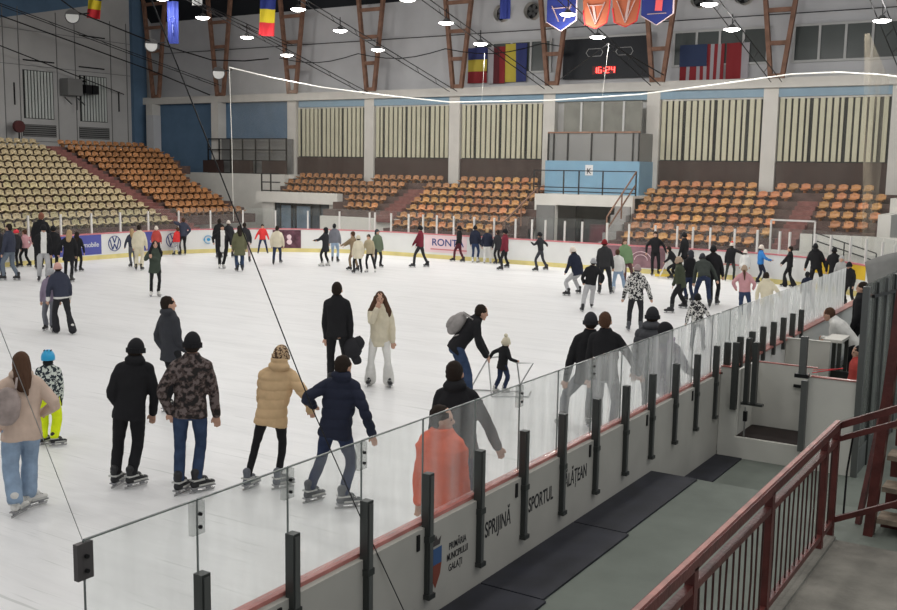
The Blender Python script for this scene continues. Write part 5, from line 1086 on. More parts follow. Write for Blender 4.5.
{"l":"slim person in black skating left with one arm out","p":[-17.67,34.901,0.0],"th":0.469,"h":1.505,"phi":-70,"J":[[-0.12,-0.0,1.36],[-0.11,-0.0,1.24],[-0.06,0.0,0.76],[-0.16,-0.15,1.19],[-0.31,-0.08,0.98],[-0.43,0.1,1.07],[-0.05,0.15,1.19],[0.15,0.13,1.01],[0.18,-0.1,0.95],[-0.09,-0.07,0.75],[-0.26,-0.16,0.43],[-0.19,-0.29,0.12],[-0.04,0.07,0.75],[0.03,0.22,0.41],[0.19,0.29,0.12]],"j":["blackb",0.01,1.0],"t":["charcoal",1.0,1.1],"hat":["beanie","black"],"lod":2,"skate":"black"},
{"l":"person in maroon jacket at right of the group by the boards","p":[-19.039,34.458,-0.0],"th":0.505,"h":1.616,"phi":-70,"J":[[-0.02,0.0,1.43],[-0.02,0.0,1.3],[-0.01,0.0,0.78],[-0.07,-0.16,1.24],[-0.1,-0.21,0.96],[-0.17,-0.19,0.72],[0.04,0.16,1.24],[0.06,0.22,0.96],[-0.01,0.24,0.72],[-0.04,-0.08,0.76],[-0.15,-0.27,0.43],[-0.12,-0.48,0.13],[0.02,0.08,0.76],[0.01,0.31,0.44],[0.12,0.48,0.13]],"j":["maroon",0.06,1.15],"t":["black",1.0,1.0],"hat":["cap","black"],"lod":2},
{"l":"person in black between the maroon and navy jackets","p":[-20.261,36.112,0.0],"th":0.511,"h":1.374,"phi":-40,"J":[[-0.06,-0.0,1.27],[-0.06,-0.0,1.16],[-0.03,0.0,0.73],[-0.17,-0.09,1.11],[-0.21,-0.12,0.87],[-0.25,-0.07,0.67],[0.06,0.09,1.11],[0.09,0.13,0.87],[0.05,0.18,0.67],[-0.09,-0.05,0.71],[-0.17,0.05,0.4],[-0.08,-0.02,0.11],[0.02,0.05,0.71],[-0.01,0.13,0.39],[0.08,0.02,0.11]],"j":["blackb",0.1,1.1],"t":["black",1.0,1.0],"hat":["short","hair_dk"],"lod":2},
{"l":"person in navy jacket and white trousers, back turned to the group","p":[-20.765,36.095,0.0],"th":0.522,"h":1.433,"phi":0,"J":[[-0.03,0.0,1.32],[-0.03,0.0,1.21],[-0.01,-0.0,0.76],[-0.18,0.0,1.16],[-0.23,0.0,0.91],[-0.23,0.07,0.69],[0.13,0.0,1.16],[0.18,0.0,0.91],[0.18,0.07,0.69],[-0.09,-0.0,0.75],[-0.12,0.11,0.41],[-0.12,-0.03,0.12],[0.06,-0.0,0.75],[0.11,0.13,0.42],[0.12,0.03,0.12]],"j":["navy",0.05,1.2],"t":["white",1.2,1.1],"hat":["short","hair_bl"],"lod":2,"skate":"white"},
{"l":"person in navy hooded jacket and dark blue trousers","p":[-21.351,36.082,0.0],"th":0.534,"h":1.53,"phi":20,"J":[[-0.01,0.0,1.41],[-0.01,0.0,1.29],[-0.0,0.0,0.81],[-0.16,0.06,1.24],[-0.21,0.08,0.97],[-0.18,0.15,0.74],[0.15,-0.06,1.24],[0.2,-0.07,0.97],[0.22,-0.0,0.74],[-0.08,0.03,0.8],[-0.07,0.13,0.44],[-0.1,-0.02,0.12],[0.07,-0.03,0.8],[0.15,0.11,0.46],[0.1,0.02,0.12]],"j":["navy",0.02,1.15],"t":["navyt",1.0,1.0],"hat":["beanie","black"],"lod":2,"skate":"white"},
{"l":"person in black walking left past the pink advert panel","p":[-22.037,35.943,0.0],"th":0.55,"h":1.505,"phi":-75,"J":[[-0.0,0.0,1.38],[-0.0,0.0,1.26],[-0.0,0.0,0.78],[-0.05,-0.16,1.21],[-0.06,-0.21,0.95],[-0.13,-0.19,0.72],[0.04,0.16,1.21],[0.05,0.21,0.95],[-0.02,0.23,0.72],[-0.02,-0.08,0.76],[-0.18,0.04,0.45],[-0.2,0.13,0.12],[0.02,0.08,0.76],[0.06,-0.01,0.41],[0.2,-0.13,0.12]],"j":["black",0.02,1.05],"t":["maroon_d",1.0,1.0],"hat":["beanie","black"],"lod":2},
{"l":"person in red and maroon jacket striding left","p":[-21.917,32.938,-0.0],"th":0.587,"h":1.626,"phi":-75,"J":[[-0.04,-0.0,1.5],[-0.03,-0.0,1.37],[-0.02,-0.0,0.86],[-0.08,-0.17,1.32],[-0.2,-0.08,1.07],[-0.32,0.01,0.86],[0.01,0.17,1.32],[-0.08,0.1,1.05],[-0.19,0.03,0.83],[-0.04,-0.08,0.85],[-0.24,-0.08,0.5],[-0.27,-0.1,0.13],[0.0,0.08,0.85],[0.1,0.11,0.46],[0.27,0.1,0.13]],"j":["maroon",0.04,1.1],"t":["blackb",1.0,1.0],"hat":["beanie","black"],"lod":2},
{"l":"person in green coat standing behind the cream trio","p":[-23.063,31.654,0.0],"th":0.63,"h":1.474,"phi":150,"J":[[-0.01,0.0,1.36],[-0.01,0.0,1.25],[-0.0,-0.0,0.78],[0.13,0.08,1.19],[0.17,0.1,0.94],[0.21,0.04,0.71],[-0.15,-0.08,1.19],[-0.19,-0.11,0.94],[-0.15,-0.17,0.71],[0.06,0.04,0.77],[0.15,0.06,0.42],[0.11,0.21,0.12],[-0.07,-0.04,0.77],[-0.06,-0.21,0.45],[-0.11,-0.21,0.12]],"j":["greeng",0.12,1.1],"t":["blackb",1.0,1.0],"hat":["hood","charcoal"],"lod":2},
{"l":"person in tan jacket and black leggings, right of the cream trio","p":[-22.235,30.145,0.0],"th":0.636,"h":1.391,"phi":-160,"J":[[-0.11,0.0,1.28],[-0.1,0.0,1.18],[-0.05,0.0,0.74],[0.05,-0.05,1.13],[0.09,-0.07,0.88],[0.07,-0.13,0.67],[-0.23,0.05,1.13],[-0.28,0.07,0.88],[-0.3,0.0,0.67],[0.01,-0.02,0.72],[0.07,-0.1,0.4],[0.15,0.01,0.11],[-0.12,0.02,0.72],[-0.19,-0.1,0.41],[-0.15,-0.01,0.11]],"j":["tanp",0.04,1.1],"t":["black",0.85,1.0],"hat":["short","hair_dk"],"lod":2,"skate":"white"},
{"l":"person in brown top leaning left, left of the cream trio","p":[-23.032,30.166,0.0],"th":0.652,"h":1.463,"phi":-60,"J":[[-0.07,-0.0,1.35],[-0.06,-0.0,1.24],[-0.04,0.0,0.78],[-0.14,-0.14,1.18],[-0.32,-0.03,1.03],[-0.49,0.08,0.92],[0.02,0.14,1.18],[-0.17,0.03,1.04],[-0.36,-0.06,0.93],[-0.07,-0.07,0.76],[-0.18,0.06,0.44],[-0.14,0.13,0.12],[0.0,0.07,0.76],[0.04,-0.01,0.41],[0.14,-0.13,0.12]],"j":["brownp",0.03,1.05],"t":["brownp",1.0,1.0],"hat":["short","hair_br"],"lod":2},
{"l":"person in long cream coat in the middle of the trio","p":[-22.392,29.537,0.0],"th":0.649,"h":1.377,"phi":-20,"J":[[0.01,-0.0,1.27],[0.01,-0.0,1.16],[0.01,-0.0,0.73],[-0.13,-0.05,1.12],[-0.17,-0.06,0.87],[-0.2,-0.0,0.67],[0.15,0.05,1.12],[0.19,0.07,0.87],[0.17,0.13,0.67],[-0.06,-0.02,0.72],[-0.15,0.09,0.41],[-0.13,-0.01,0.11],[0.07,0.02,0.72],[0.08,0.13,0.4],[0.13,0.01,0.11]],"j":["cream",0.14,1.2],"t":["black",1.0,1.0],"hat":["beanie","cream"],"lod":2},
{"l":"person in grey jacket and pale jeans with dark hair, back turned","p":[-25.673,32.338,0.0],"th":0.671,"h":1.566,"phi":10,"J":[[-0.02,-0.0,1.44],[-0.02,-0.0,1.32],[-0.01,0.0,0.83],[-0.18,0.03,1.27],[-0.24,0.04,0.99],[-0.22,0.12,0.76],[0.15,-0.03,1.27],[0.2,-0.04,0.99],[0.22,0.04,0.76],[-0.09,0.01,0.81],[-0.09,0.14,0.45],[-0.1,-0.01,0.13],[0.07,-0.01,0.81],[0.13,0.13,0.46],[0.1,0.01,0.13]],"j":["greym",0.03,1.15],"t":["jeans_l",1.0,1.0],"hat":["short","black"],"lod":2},
{"l":"person in long black coat pointing left","p":[-24.897,30.805,0.0],"th":0.68,"h":1.502,"phi":-60,"J":[[-0.02,-0.0,1.39],[-0.02,-0.0,1.27],[-0.01,-0.0,0.8],[-0.1,-0.14,1.22],[-0.27,-0.06,1.03],[-0.44,0.1,0.99],[0.07,0.14,1.22],[-0.13,0.02,1.08],[-0.33,-0.08,0.99],[-0.05,-0.07,0.78],[-0.2,-0.02,0.45],[-0.12,-0.06,0.12],[0.03,0.07,0.78],[-0.01,0.14,0.42],[0.12,0.06,0.12]],"j":["blackb",0.16,1.1],"t":["black",1.0,1.0],"hat":["hood","black"],"lod":2,"skate":"white"},
{"l":"person in cream jacket and blue jeans by the entrance advert","p":[-26.821,30.168,-0.0],"th":0.727,"h":1.597,"phi":10,"J":[[0.02,0.0,1.39],[0.02,0.0,1.26],[0.01,-0.0,0.75],[-0.15,0.03,1.21],[-0.23,-0.01,0.94],[-0.2,0.06,0.7],[0.19,-0.03,1.21],[0.25,-0.05,0.93],[0.26,0.06,0.7],[-0.07,0.01,0.73],[-0.11,-0.15,0.38],[-0.13,-0.41,0.13],[0.09,-0.01,0.73],[0.14,0.26,0.46],[0.13,0.41,0.13]],"j":["cream",0.05,1.15],"t":["jeans_d",1.0,1.0],"hat":["short","hair_dk"],"lod":2},
{"l":"person in bright red jacket by the entrance advert","p":[-30.631,33.546,0.0],"th":0.74,"h":1.267,"phi":180,"J":[[-0.01,0.0,1.17],[-0.01,0.0,1.07],[-0.01,-0.0,0.67],[0.13,0.0,1.03],[0.2,-0.01,0.81],[0.26,-0.04,0.63],[-0.14,0.0,1.03],[-0.24,-0.01,0.82],[-0.32,-0.04,0.64],[0.06,-0.0,0.66],[0.14,-0.09,0.37],[0.19,0.0,0.1],[-0.07,-0.0,0.66],[-0.15,-0.09,0.37],[-0.19,-0.0,0.1]],"j":["red",0.05,1.25],"t":["jeans_d",1.0,1.0],"hat":["short","hair_dk"],"lod":2},
{"l":"person in dark jacket and pinkish trousers behind the olive coat","p":[-28.258,29.989,0.0],"th":0.756,"h":1.581,"phi":0,"J":[[-0.06,-0.0,1.46],[-0.05,-0.0,1.34],[-0.03,-0.0,0.84],[-0.22,-0.0,1.28],[-0.27,0.0,1.0],[-0.27,0.08,0.77],[0.12,-0.0,1.28],[0.18,0.0,1.0],[0.18,0.08,0.77],[-0.11,-0.0,0.82],[-0.13,0.14,0.46],[-0.12,0.0,0.13],[0.05,-0.0,0.82],[0.11,0.13,0.46],[0.12,-0.0,0.13]],"j":["blackb",0.02,1.1],"t":["pinkgrey",1.0,1.0],"hat":["short","hair_dk"],"lod":2},
{"l":"person in long olive coat and blue jeans","p":[-26.028,27.282,-0.0],"th":0.762,"h":1.665,"phi":-10,"J":[[-0.0,0.0,1.54],[-0.0,0.0,1.41],[-0.0,0.0,0.88],[-0.18,-0.03,1.35],[-0.23,-0.04,1.06],[-0.25,0.04,0.81],[0.18,0.03,1.35],[0.23,0.04,1.06],[0.22,0.12,0.81],[-0.09,-0.02,0.87],[-0.13,0.13,0.49],[-0.09,0.0,0.13],[0.09,0.02,0.87],[0.08,0.15,0.48],[0.09,-0.0,0.13]],"j":["olive_l",0.18,1.15],"t":["jeans",1.1,1.2],"hat":["long","hair_dk"],"lod":2},
{"l":"person in open black coat over a white shirt","p":[-27.291,27.631,0.0],"th":0.779,"h":1.634,"phi":170,"J":[[0.05,-0.0,1.51],[0.05,-0.0,1.38],[0.03,0.0,0.87],[0.22,0.03,1.32],[0.33,0.12,1.07],[0.35,-0.06,0.89],[-0.13,-0.03,1.32],[-0.3,0.12,1.15],[-0.27,-0.06,0.97],[0.11,0.01,0.85],[0.14,-0.13,0.48],[0.07,-0.0,0.13],[-0.06,-0.01,0.85],[-0.06,-0.15,0.47],[-0.07,0.0,0.13]],"j":["black",0.16,1.2],"t":["black",1.0,1.0],"hat":["short","hair_dk"],"lod":2,"skate":"white","shirt":"white"},
{"l":"person in black with pale hat behind the open coat","p":[-30.302,31.15,0.0],"th":0.772,"h":1.537,"phi":20,"J":[[-0.02,0.0,1.42],[-0.02,0.0,1.3],[-0.01,0.0,0.81],[-0.17,0.06,1.24],[-0.22,0.08,0.98],[-0.2,0.15,0.75],[0.14,-0.06,1.24],[0.19,-0.07,0.98],[0.21,-0.0,0.75],[-0.09,0.03,0.8],[-0.08,0.14,0.44],[-0.12,0.0,0.12],[0.07,-0.03,0.8],[0.16,0.1,0.46],[0.12,-0.0,0.12]],"j":["blackb",0.06,1.25],"t":["black",1.0,1.0],"hat":["beanie","creamp"],"lod":2},
{"l":"person in black nearest the swirl advert, mostly hidden","p":[-30.273,30.543,0.0],"th":0.781,"h":1.64,"phi":0,"J":[[0.02,-0.0,1.51],[0.02,-0.0,1.39],[0.01,-0.0,0.87],[-0.16,-0.0,1.33],[-0.22,0.0,1.04],[-0.22,0.08,0.8],[0.19,-0.0,1.33],[0.25,0.0,1.04],[0.25,0.08,0.8],[-0.08,-0.0,0.85],[-0.1,0.14,0.48],[-0.08,0.0,0.13],[0.1,-0.0,0.85],[0.11,0.14,0.48],[0.08,-0.0,0.13]],"j":["black",0.06,1.15],"t":["black",1.0,1.0],"hat":["short","hair_dk"],"lod":2},
{"l":"person in dark jacket leaning back beside the child in red","p":[-32.538,30.689,0.0],"th":0.815,"h":1.587,"phi":-20,"J":[[0.04,0.0,1.46],[0.04,0.0,1.34],[0.02,0.0,0.84],[-0.12,-0.06,1.29],[-0.37,-0.13,1.39],[-0.16,-0.0,1.38],[0.2,0.06,1.29],[0.33,-0.02,1.05],[0.18,0.06,0.87],[-0.06,-0.03,0.83],[-0.14,0.11,0.47],[-0.1,0.01,0.13],[0.1,0.03,0.83],[0.07,0.15,0.46],[0.1,-0.01,0.13]],"j":["navyg",0.03,1.15],"t":["black",1.0,1.0],"hat":["short","hair_br"],"lod":2},
{"l":"child in red jacket and pale trousers by the boards","p":[-32.649,30.457,0.0],"th":0.82,"h":1.17,"phi":-30,"J":[[0.04,0.0,1.08],[0.03,0.0,0.99],[0.02,-0.0,0.62],[-0.08,-0.06,0.95],[-0.11,-0.08,0.74],[-0.14,-0.03,0.57],[0.14,0.06,0.95],[0.17,0.08,0.74],[0.15,0.13,0.57],[-0.03,-0.03,0.61],[-0.13,0.06,0.35],[-0.1,0.01,0.09],[0.07,0.03,0.61],[0.05,0.1,0.33],[0.1,-0.01,0.09]],"j":["red",0.06,1.2],"t":["greyl",1.1,1.0],"hat":["short","hair_br"],"lod":2},
{"l":"person in red jacket behind the dark green coat","p":[-32.804,29.472,0.0],"th":0.839,"h":1.244,"phi":180,"J":[[0.02,0.0,1.15],[0.02,0.0,1.05],[0.01,-0.0,0.66],[0.15,0.0,1.01],[0.2,-0.0,0.79],[0.2,-0.06,0.6],[-0.11,0.0,1.01],[-0.16,-0.0,0.79],[-0.16,-0.06,0.6],[0.08,-0.0,0.65],[0.13,-0.11,0.37],[0.16,-0.01,0.1],[-0.05,-0.0,0.65],[-0.12,-0.09,0.36],[-0.16,0.01,0.1]],"j":["redm",0.06,1.2],"t":["blackb",1.0,1.0],"hat":["beanie","creamp"],"lod":2},
{"l":"person in dark green coat facing the camera, hands raised","p":[-22.914,20.498,0.0],"th":0.841,"h":1.629,"phi":175,"J":[[0.04,0.0,1.5],[0.04,0.0,1.38],[0.02,0.0,0.86],[0.21,0.02,1.32],[0.1,-0.06,1.06],[-0.05,-0.25,1.16],[-0.14,-0.02,1.32],[-0.26,-0.07,1.07],[-0.13,-0.25,1.19],[0.11,0.01,0.85],[0.14,-0.14,0.48],[0.1,-0.01,0.13],[-0.06,-0.01,0.85],[-0.09,-0.14,0.47],[-0.1,0.01,0.13]],"j":["greend",0.11,1.15],"t":["black",0.8,1.0],"hat":["long","black"],"lod":1,"skate":"white","face":1,"w":0.97},
{"l":"person in cream overalls facing away","p":[-28.949,25.179,0.0],"th":0.855,"h":1.655,"phi":10,"J":[[0.05,0.0,1.53],[0.05,0.0,1.4],[0.02,0.0,0.88],[-0.13,0.03,1.34],[-0.19,0.04,1.05],[-0.17,0.12,0.8],[0.22,-0.03,1.34],[0.27,-0.04,1.05],[0.29,0.04,0.8],[-0.06,0.01,0.86],[-0.07,0.16,0.48],[-0.09,0.01,0.13],[0.11,-0.01,0.86],[0.14,0.12,0.48],[0.09,-0.01,0.13]],"j":["creamy",0.04,1.1],"t":["creamy",1.15,1.2],"hat":["short","hair_dk"],"lod":2},
{"l":"person in dark top and grey trousers left of the cream overalls","p":[-29.791,25.657,-0.0],"th":0.86,"h":1.454,"phi":-20,"J":[[-0.03,0.0,1.34],[-0.03,0.0,1.23],[-0.02,0.0,0.77],[-0.17,-0.05,1.18],[-0.25,-0.09,0.93],[-0.28,0.05,0.76],[0.12,0.05,1.18],[0.27,-0.04,0.99],[0.11,0.05,0.87],[-0.09,-0.03,0.76],[-0.11,0.14,0.44],[-0.07,0.2,0.12],[0.06,0.03,0.76],[0.05,-0.04,0.41],[0.07,-0.2,0.12]],"j":["navyg",0.01,1.05],"t":["greyd",1.0,1.0],"hat":["long","hair_bl"],"lod":2},
{"l":"person in white hooded top and open black jacket at the left group","p":[-28.503,20.873,0.0],"th":0.939,"h":1.836,"phi":175,"J":[[0.06,0.0,1.69],[0.05,0.0,1.55],[0.03,-0.0,0.97],[0.24,0.02,1.49],[0.25,-0.01,1.16],[0.24,-0.06,0.88],[-0.15,-0.02,1.49],[-0.16,-0.03,1.16],[-0.14,-0.07,0.87],[0.12,0.01,0.95],[0.16,-0.17,0.54],[0.12,-0.03,0.15],[-0.07,-0.01,0.95],[-0.1,-0.15,0.53],[-0.12,0.03,0.15]],"j":["black",0.03,1.15],"t":["greyl",1.15,1.1],"hat":["beanie","black"],"lod":1,"shirt":"white"},
{"l":"person in black jacket just right of the white hooded top","p":[-30.294,22.615,0.0],"th":0.93,"h":1.659,"phi":0,"J":[[0.03,0.0,1.53],[0.03,0.0,1.4],[0.02,0.0,0.88],[-0.15,0.0,1.34],[-0.21,0.0,1.05],[-0.21,0.08,0.8],[0.21,0.0,1.34],[0.26,0.0,1.05],[0.27,0.08,0.8],[-0.07,0.0,0.86],[-0.1,0.15,0.49],[-0.08,0.02,0.13],[0.1,0.0,0.86],[0.11,0.13,0.48],[0.08,-0.02,0.13]],"j":["black",0.05,1.15],"t":["black",1.0,1.0],"hat":["beanie","black"],"lod":2},
{"l":"tall person in long black coat behind the left group","p":[-31.808,23.126,0.0],"th":0.942,"h":2.035,"phi":5,"J":[[0.14,0.0,1.88],[0.12,0.0,1.72],[0.07,0.0,1.08],[-0.1,0.02,1.65],[-0.17,0.03,1.29],[-0.16,0.13,0.99],[0.34,-0.02,1.65],[0.41,-0.02,1.29],[0.42,0.08,0.99],[-0.04,0.01,1.06],[-0.07,0.19,0.59],[-0.08,0.02,0.16],[0.17,-0.01,1.06],[0.17,0.15,0.59],[0.08,-0.02,0.16]],"j":["black",0.14,1.1],"t":["black",1.0,1.0],"hat":["short","hair_red"],"lod":2},
{"l":"person with long blonde hair in a black coat","p":[-27.919,21.376,0.0],"th":0.917,"h":1.681,"phi":15,"J":[[0.08,0.0,1.55],[0.07,0.0,1.42],[0.04,0.0,0.88],[-0.11,0.05,1.36],[-0.27,-0.04,1.12],[-0.26,0.06,0.88],[0.24,-0.05,1.36],[0.28,-0.08,1.06],[0.26,0.06,0.84],[-0.05,0.02,0.86],[-0.06,0.23,0.51],[-0.09,0.32,0.14],[0.12,-0.02,0.86],[0.13,-0.13,0.47],[0.09,-0.32,0.14]],"j":["black",0.13,1.15],"t":["black",0.9,1.0],"hat":["long","hair_bl"],"lod":1},
{"l":"person in black top and trousers right of the blonde hair","p":[-30.105,23.459,-0.0],"th":0.909,"h":1.425,"phi":30,"J":[[0.02,0.0,1.31],[0.02,0.0,1.2],[0.01,0.0,0.76],[-0.11,0.08,1.15],[-0.15,0.1,0.91],[-0.12,0.16,0.69],[0.15,-0.08,1.15],[0.2,-0.1,0.91],[0.23,-0.04,0.69],[-0.05,0.04,0.74],[-0.04,0.0,0.39],[-0.08,-0.16,0.11],[0.08,-0.04,0.74],[0.13,0.12,0.43],[0.08,0.16,0.11]],"j":["black",0.03,1.0],"t":["black",1.0,1.0],"hat":["long","hair_dk"],"lod":2},
{"l":"person in black jacket and grey jeans striding at left edge","p":[-29.495,20.407,0.0],"th":0.966,"h":1.843,"phi":-55,"J":[[-0.02,0.0,1.7],[-0.02,0.0,1.56],[-0.01,0.0,0.98],[-0.13,-0.16,1.49],[-0.17,-0.21,1.17],[-0.24,-0.16,0.89],[0.1,0.16,1.49],[0.13,0.22,1.17],[0.06,0.27,0.89],[-0.06,-0.08,0.96],[-0.25,0.04,0.57],[-0.21,0.05,0.15],[0.05,0.08,0.96],[0.04,0.09,0.51],[0.21,-0.05,0.15]],"j":["navyg",0.03,1.15],"t":["greyb",1.05,1.0],"hat":["short","hair_dk"],"lod":1,"skate":"black"},
{"l":"person cut off by the left edge in blue trousers","p":[-30.403,20.614,-0.0],"th":0.975,"h":1.699,"phi":-20,"J":[[-0.01,0.0,1.57],[-0.01,0.0,1.44],[-0.0,0.0,0.9],[-0.18,-0.06,1.38],[-0.23,-0.08,1.08],[-0.26,-0.0,0.82],[0.16,0.06,1.38],[0.22,0.08,1.08],[0.19,0.16,0.82],[-0.09,-0.03,0.88],[-0.13,0.17,0.52],[-0.07,0.18,0.14],[0.08,0.03,0.88],[0.05,0.02,0.47],[0.07,-0.18,0.14]],"j":["blackb",0.03,1.1],"t":["navyt",1.0,1.0],"hat":["short","hair_dk"],"lod":2},
{"l":"child in pink jacket and black trousers by the left boards","p":[-32.946,23.416,0.0],"th":0.953,"h":1.367,"phi":-60,"J":[[-0.01,-0.0,1.26],[-0.01,-0.0,1.15],[-0.0,0.0,0.72],[-0.08,-0.13,1.11],[-0.13,-0.16,0.87],[-0.24,0.03,0.9],[0.07,0.13,1.11],[0.22,0.13,0.91],[0.13,0.03,0.74],[-0.04,-0.06,0.71],[-0.19,-0.0,0.42],[-0.15,-0.02,0.11],[0.03,0.06,0.71],[0.01,0.1,0.38],[0.15,0.02,0.11]],"j":["pink",0.02,1.15],"t":["black",1.0,1.0],"hat":["short","hair_br"],"lod":2},
{"l":"child in red helmet half hidden behind the striding skater","p":[-32.912,22.958,0.0],"th":0.962,"h":1.387,"phi":-30,"J":[[0.07,-0.0,1.28],[0.07,-0.0,1.17],[0.04,0.0,0.74],[-0.07,-0.07,1.12],[-0.11,-0.1,0.88],[-0.14,-0.04,0.67],[0.19,0.07,1.12],[0.23,0.1,0.88],[0.2,0.16,0.67],[-0.03,-0.04,0.72],[-0.12,0.08,0.42],[-0.07,0.02,0.11],[0.1,0.04,0.72],[0.04,0.12,0.4],[0.07,-0.02,0.11]],"j":["blackb",0.04,1.15],"t":["black",1.0,1.0],"hat":["helmet","redh"],"lod":2},
{"l":"person in pink beanie and navy jacket with black flared trousers","p":[-19.39,14.694,0.0],"th":0.922,"h":1.617,"phi":-15,"J":[[-0.09,0.0,1.49],[-0.08,0.0,1.37],[-0.04,0.0,0.86],[-0.24,-0.04,1.31],[-0.3,-0.06,1.03],[-0.32,0.02,0.78],[0.09,0.04,1.31],[0.15,0.06,1.03],[0.13,0.14,0.78],[-0.12,-0.02,0.84],[-0.19,0.16,0.5],[-0.17,0.12,0.13],[0.04,0.02,0.84],[0.1,0.05,0.45],[0.17,-0.12,0.13]],"j":["navyg",0.03,1.2],"t":["blackb",1.05,1.6],"hat":["beanie","pinkt"],"lod":1,"skate":"white","hem":"white"},
{"l":"person in mauve jacket and grey trousers partly behind the navy jacket","p":[-20.001,14.757,0.0],"th":0.935,"h":1.434,"phi":-165,"J":[[0.08,0.0,1.32],[0.07,0.0,1.21],[0.04,0.0,0.76],[0.22,-0.04,1.16],[0.27,-0.05,0.91],[0.25,-0.12,0.7],[-0.08,0.04,1.16],[-0.13,0.05,0.91],[-0.15,-0.02,0.7],[0.11,-0.02,0.75],[0.07,-0.17,0.43],[0.06,-0.09,0.12],[-0.03,0.02,0.75],[-0.1,-0.05,0.41],[-0.06,0.09,0.12]],"j":["mauve",0.06,1.1],"t":["greym",1.1,1.2],"hat":["beanie","greyl"],"lod":1,"skate":"black"},
{"l":"person with short dark hair in dark clothes standing behind the bench partition","p":[-3.885,22.0,-0.15],"th":0.175,"h":1.848,"phi":-80,"J":[[0.02,-0.0,1.7],[0.02,-0.0,1.56],[0.01,0.0,0.98],[-0.02,-0.19,1.5],[-0.03,-0.26,1.17],[-0.12,-0.24,0.9],[0.05,0.19,1.5],[0.06,0.26,1.17],[-0.03,0.27,0.9],[-0.01,-0.09,0.96],[-0.17,-0.09,0.54],[-0.02,-0.1,0.15],[0.03,0.09,0.96],[-0.13,0.15,0.54],[0.02,0.1,0.15]],"j":["black",0.04,1.2],"t":["black",1.0,1.0],"hat":["short","hair_dk"],"lod":1,"face":1},
{"l":"person in white jacket and black trousers bent over behind the penalty box","p":[-3.461,19.4,-0.15],"th":0.177,"h":1.7,"phi":-80,"J":[[-0.47,0.0,1.46],[-0.39,0.0,1.37],[-0.01,-0.0,0.94],[-0.39,-0.18,1.32],[-0.4,-0.12,1.03],[-0.56,0.1,1.0],[-0.32,0.18,1.32],[-0.32,0.08,1.04],[-0.52,-0.1,1.0],[-0.03,-0.09,0.92],[-0.1,-0.09,0.51],[-0.02,-0.09,0.14],[0.0,0.09,0.92],[-0.07,0.12,0.51],[0.02,0.09,0.14]],"j":["white",0.03,1.2],"t":["black",1.25,1.0],"hat":["short","hair_br"],"lod":1},
{"l":"small child in red top low beside the grey glass screen","p":[-2.994,17.0,-0.15],"th":0.174,"h":1.302,"phi":-110,"J":[[0.01,-0.0,1.2],[0.01,-0.0,1.1],[0.01,0.0,0.69],[0.06,-0.13,1.05],[0.07,-0.17,0.83],[0.01,-0.2,0.63],[-0.04,0.13,1.05],[-0.05,0.17,0.83],[-0.11,0.15,0.63],[0.03,-0.06,0.68],[-0.07,-0.12,0.38],[0.02,-0.07,0.1],[-0.02,0.06,0.68],[-0.13,0.04,0.38],[-0.02,0.07,0.1]],"j":["redm",0.04,1.2],"t":["black",1.2,1.0],"hat":["short","black"],"lod":1}
]
# ------------------------------------------------------------------ people
from mathutils import noise
CL = {}
def cm(n, col, rough=0.85, spec=0.15, **k): CL[n] = mat('cloth_'+n, col, rough, spec=spec, **k)
for n,c in dict(black=(0.018,0.018,0.020),blackb=(0.03,0.03,0.034),charcoal=(0.045,0.047,0.055),navy=(0.022,0.026,0.045),navyg=(0.045,0.05,0.075),navyt=(0.03,0.05,0.11),
    beige=(0.56,0.43,0.35),tan=(0.60,0.42,0.24),cream=(0.66,0.60,0.46),creamy=(0.68,0.62,0.47),creamp=(0.7,0.62,0.55),white=(0.72,0.71,0.68),orange=(0.75,0.13,0.06),
    puff_g=(0.075,0.077,0.085),violet_d=(0.06,0.05,0.075),violet=(0.25,0.12,0.28),olive=(0.055,0.065,0.042),olive_d=(0.045,0.052,0.047),olive_l=(0.13,0.13,0.075),
    pink=(0.56,0.30,0.32),pinkt=(0.58,0.34,0.30),pinkgrey=(0.38,0.28,0.28),greyl=(0.42,0.42,0.43),greyl2=(0.36,0.36,0.35),greyd=(0.12,0.125,0.14),greyb=(0.15,0.18,0.22),greym=(0.17,0.175,0.20),
    blue=(0.04,0.19,0.50),green=(0.16,0.25,0.13),greeng=(0.13,0.16,0.11),greend=(0.055,0.07,0.055),maroon=(0.17,0.025,0.04),maroon_d=(0.09,0.02,0.03),red=(0.68,0.05,0.05),redm=(0.45,0.07,0.06),redd=(0.22,0.02,0.025),redh=(0.75,0.06,0.08),
    tanp=(0.42,0.36,0.24),brownp=(0.26,0.19,0.12),brownd=(0.10,0.05,0.05),mauve=(0.24,0.20,0.27),neon=(0.72,0.85,0.02),tanhat=(0.40,0.30,0.22),skin=(0.56,0.34,0.25),
    hair_dk=(0.025,0.018,0.014),hair_br=(0.085,0.045,0.028),hair_bl=(0.42,0.29,0.16),hair_red=(0.22,0.09,0.06)).items():
    cm(n, c, var=0.10, scale=5)
CL['jeans'] = mat('cloth_jeans',(0.040,0.062,0.118),0.9,var=0.25,scale=7,spec=0.1); CL['jeans_d'] = mat('cloth_dark_jeans',(0.032,0.043,0.085),0.9,var=0.25,scale=7,spec=0.1)
CL['jeans_l'] = mat('cloth_pale_jeans',(0.27,0.36,0.48),0.9,var=0.18,scale=7,spec=0.1)
CL['camo'] = pattern('cloth_camouflage',[(0.025,0.022,0.022),(0.075,0.055,0.05),(0.15,0.12,0.115)],17,warp=0.2)
CL['spots'] = pattern('cloth_spotted',[(0.03,0.04,0.05),(0.62,0.66,0.60)],26,warp=0.6)
CL['bwp'] = pattern('cloth_black_white_print',[(0.025,0.025,0.028),(0.62,0.61,0.58)],13,warp=1.5)
CL['leopard'] = pattern('cloth_leopard',[(0.08,0.045,0.03),(0.50,0.36,0.22)],34)
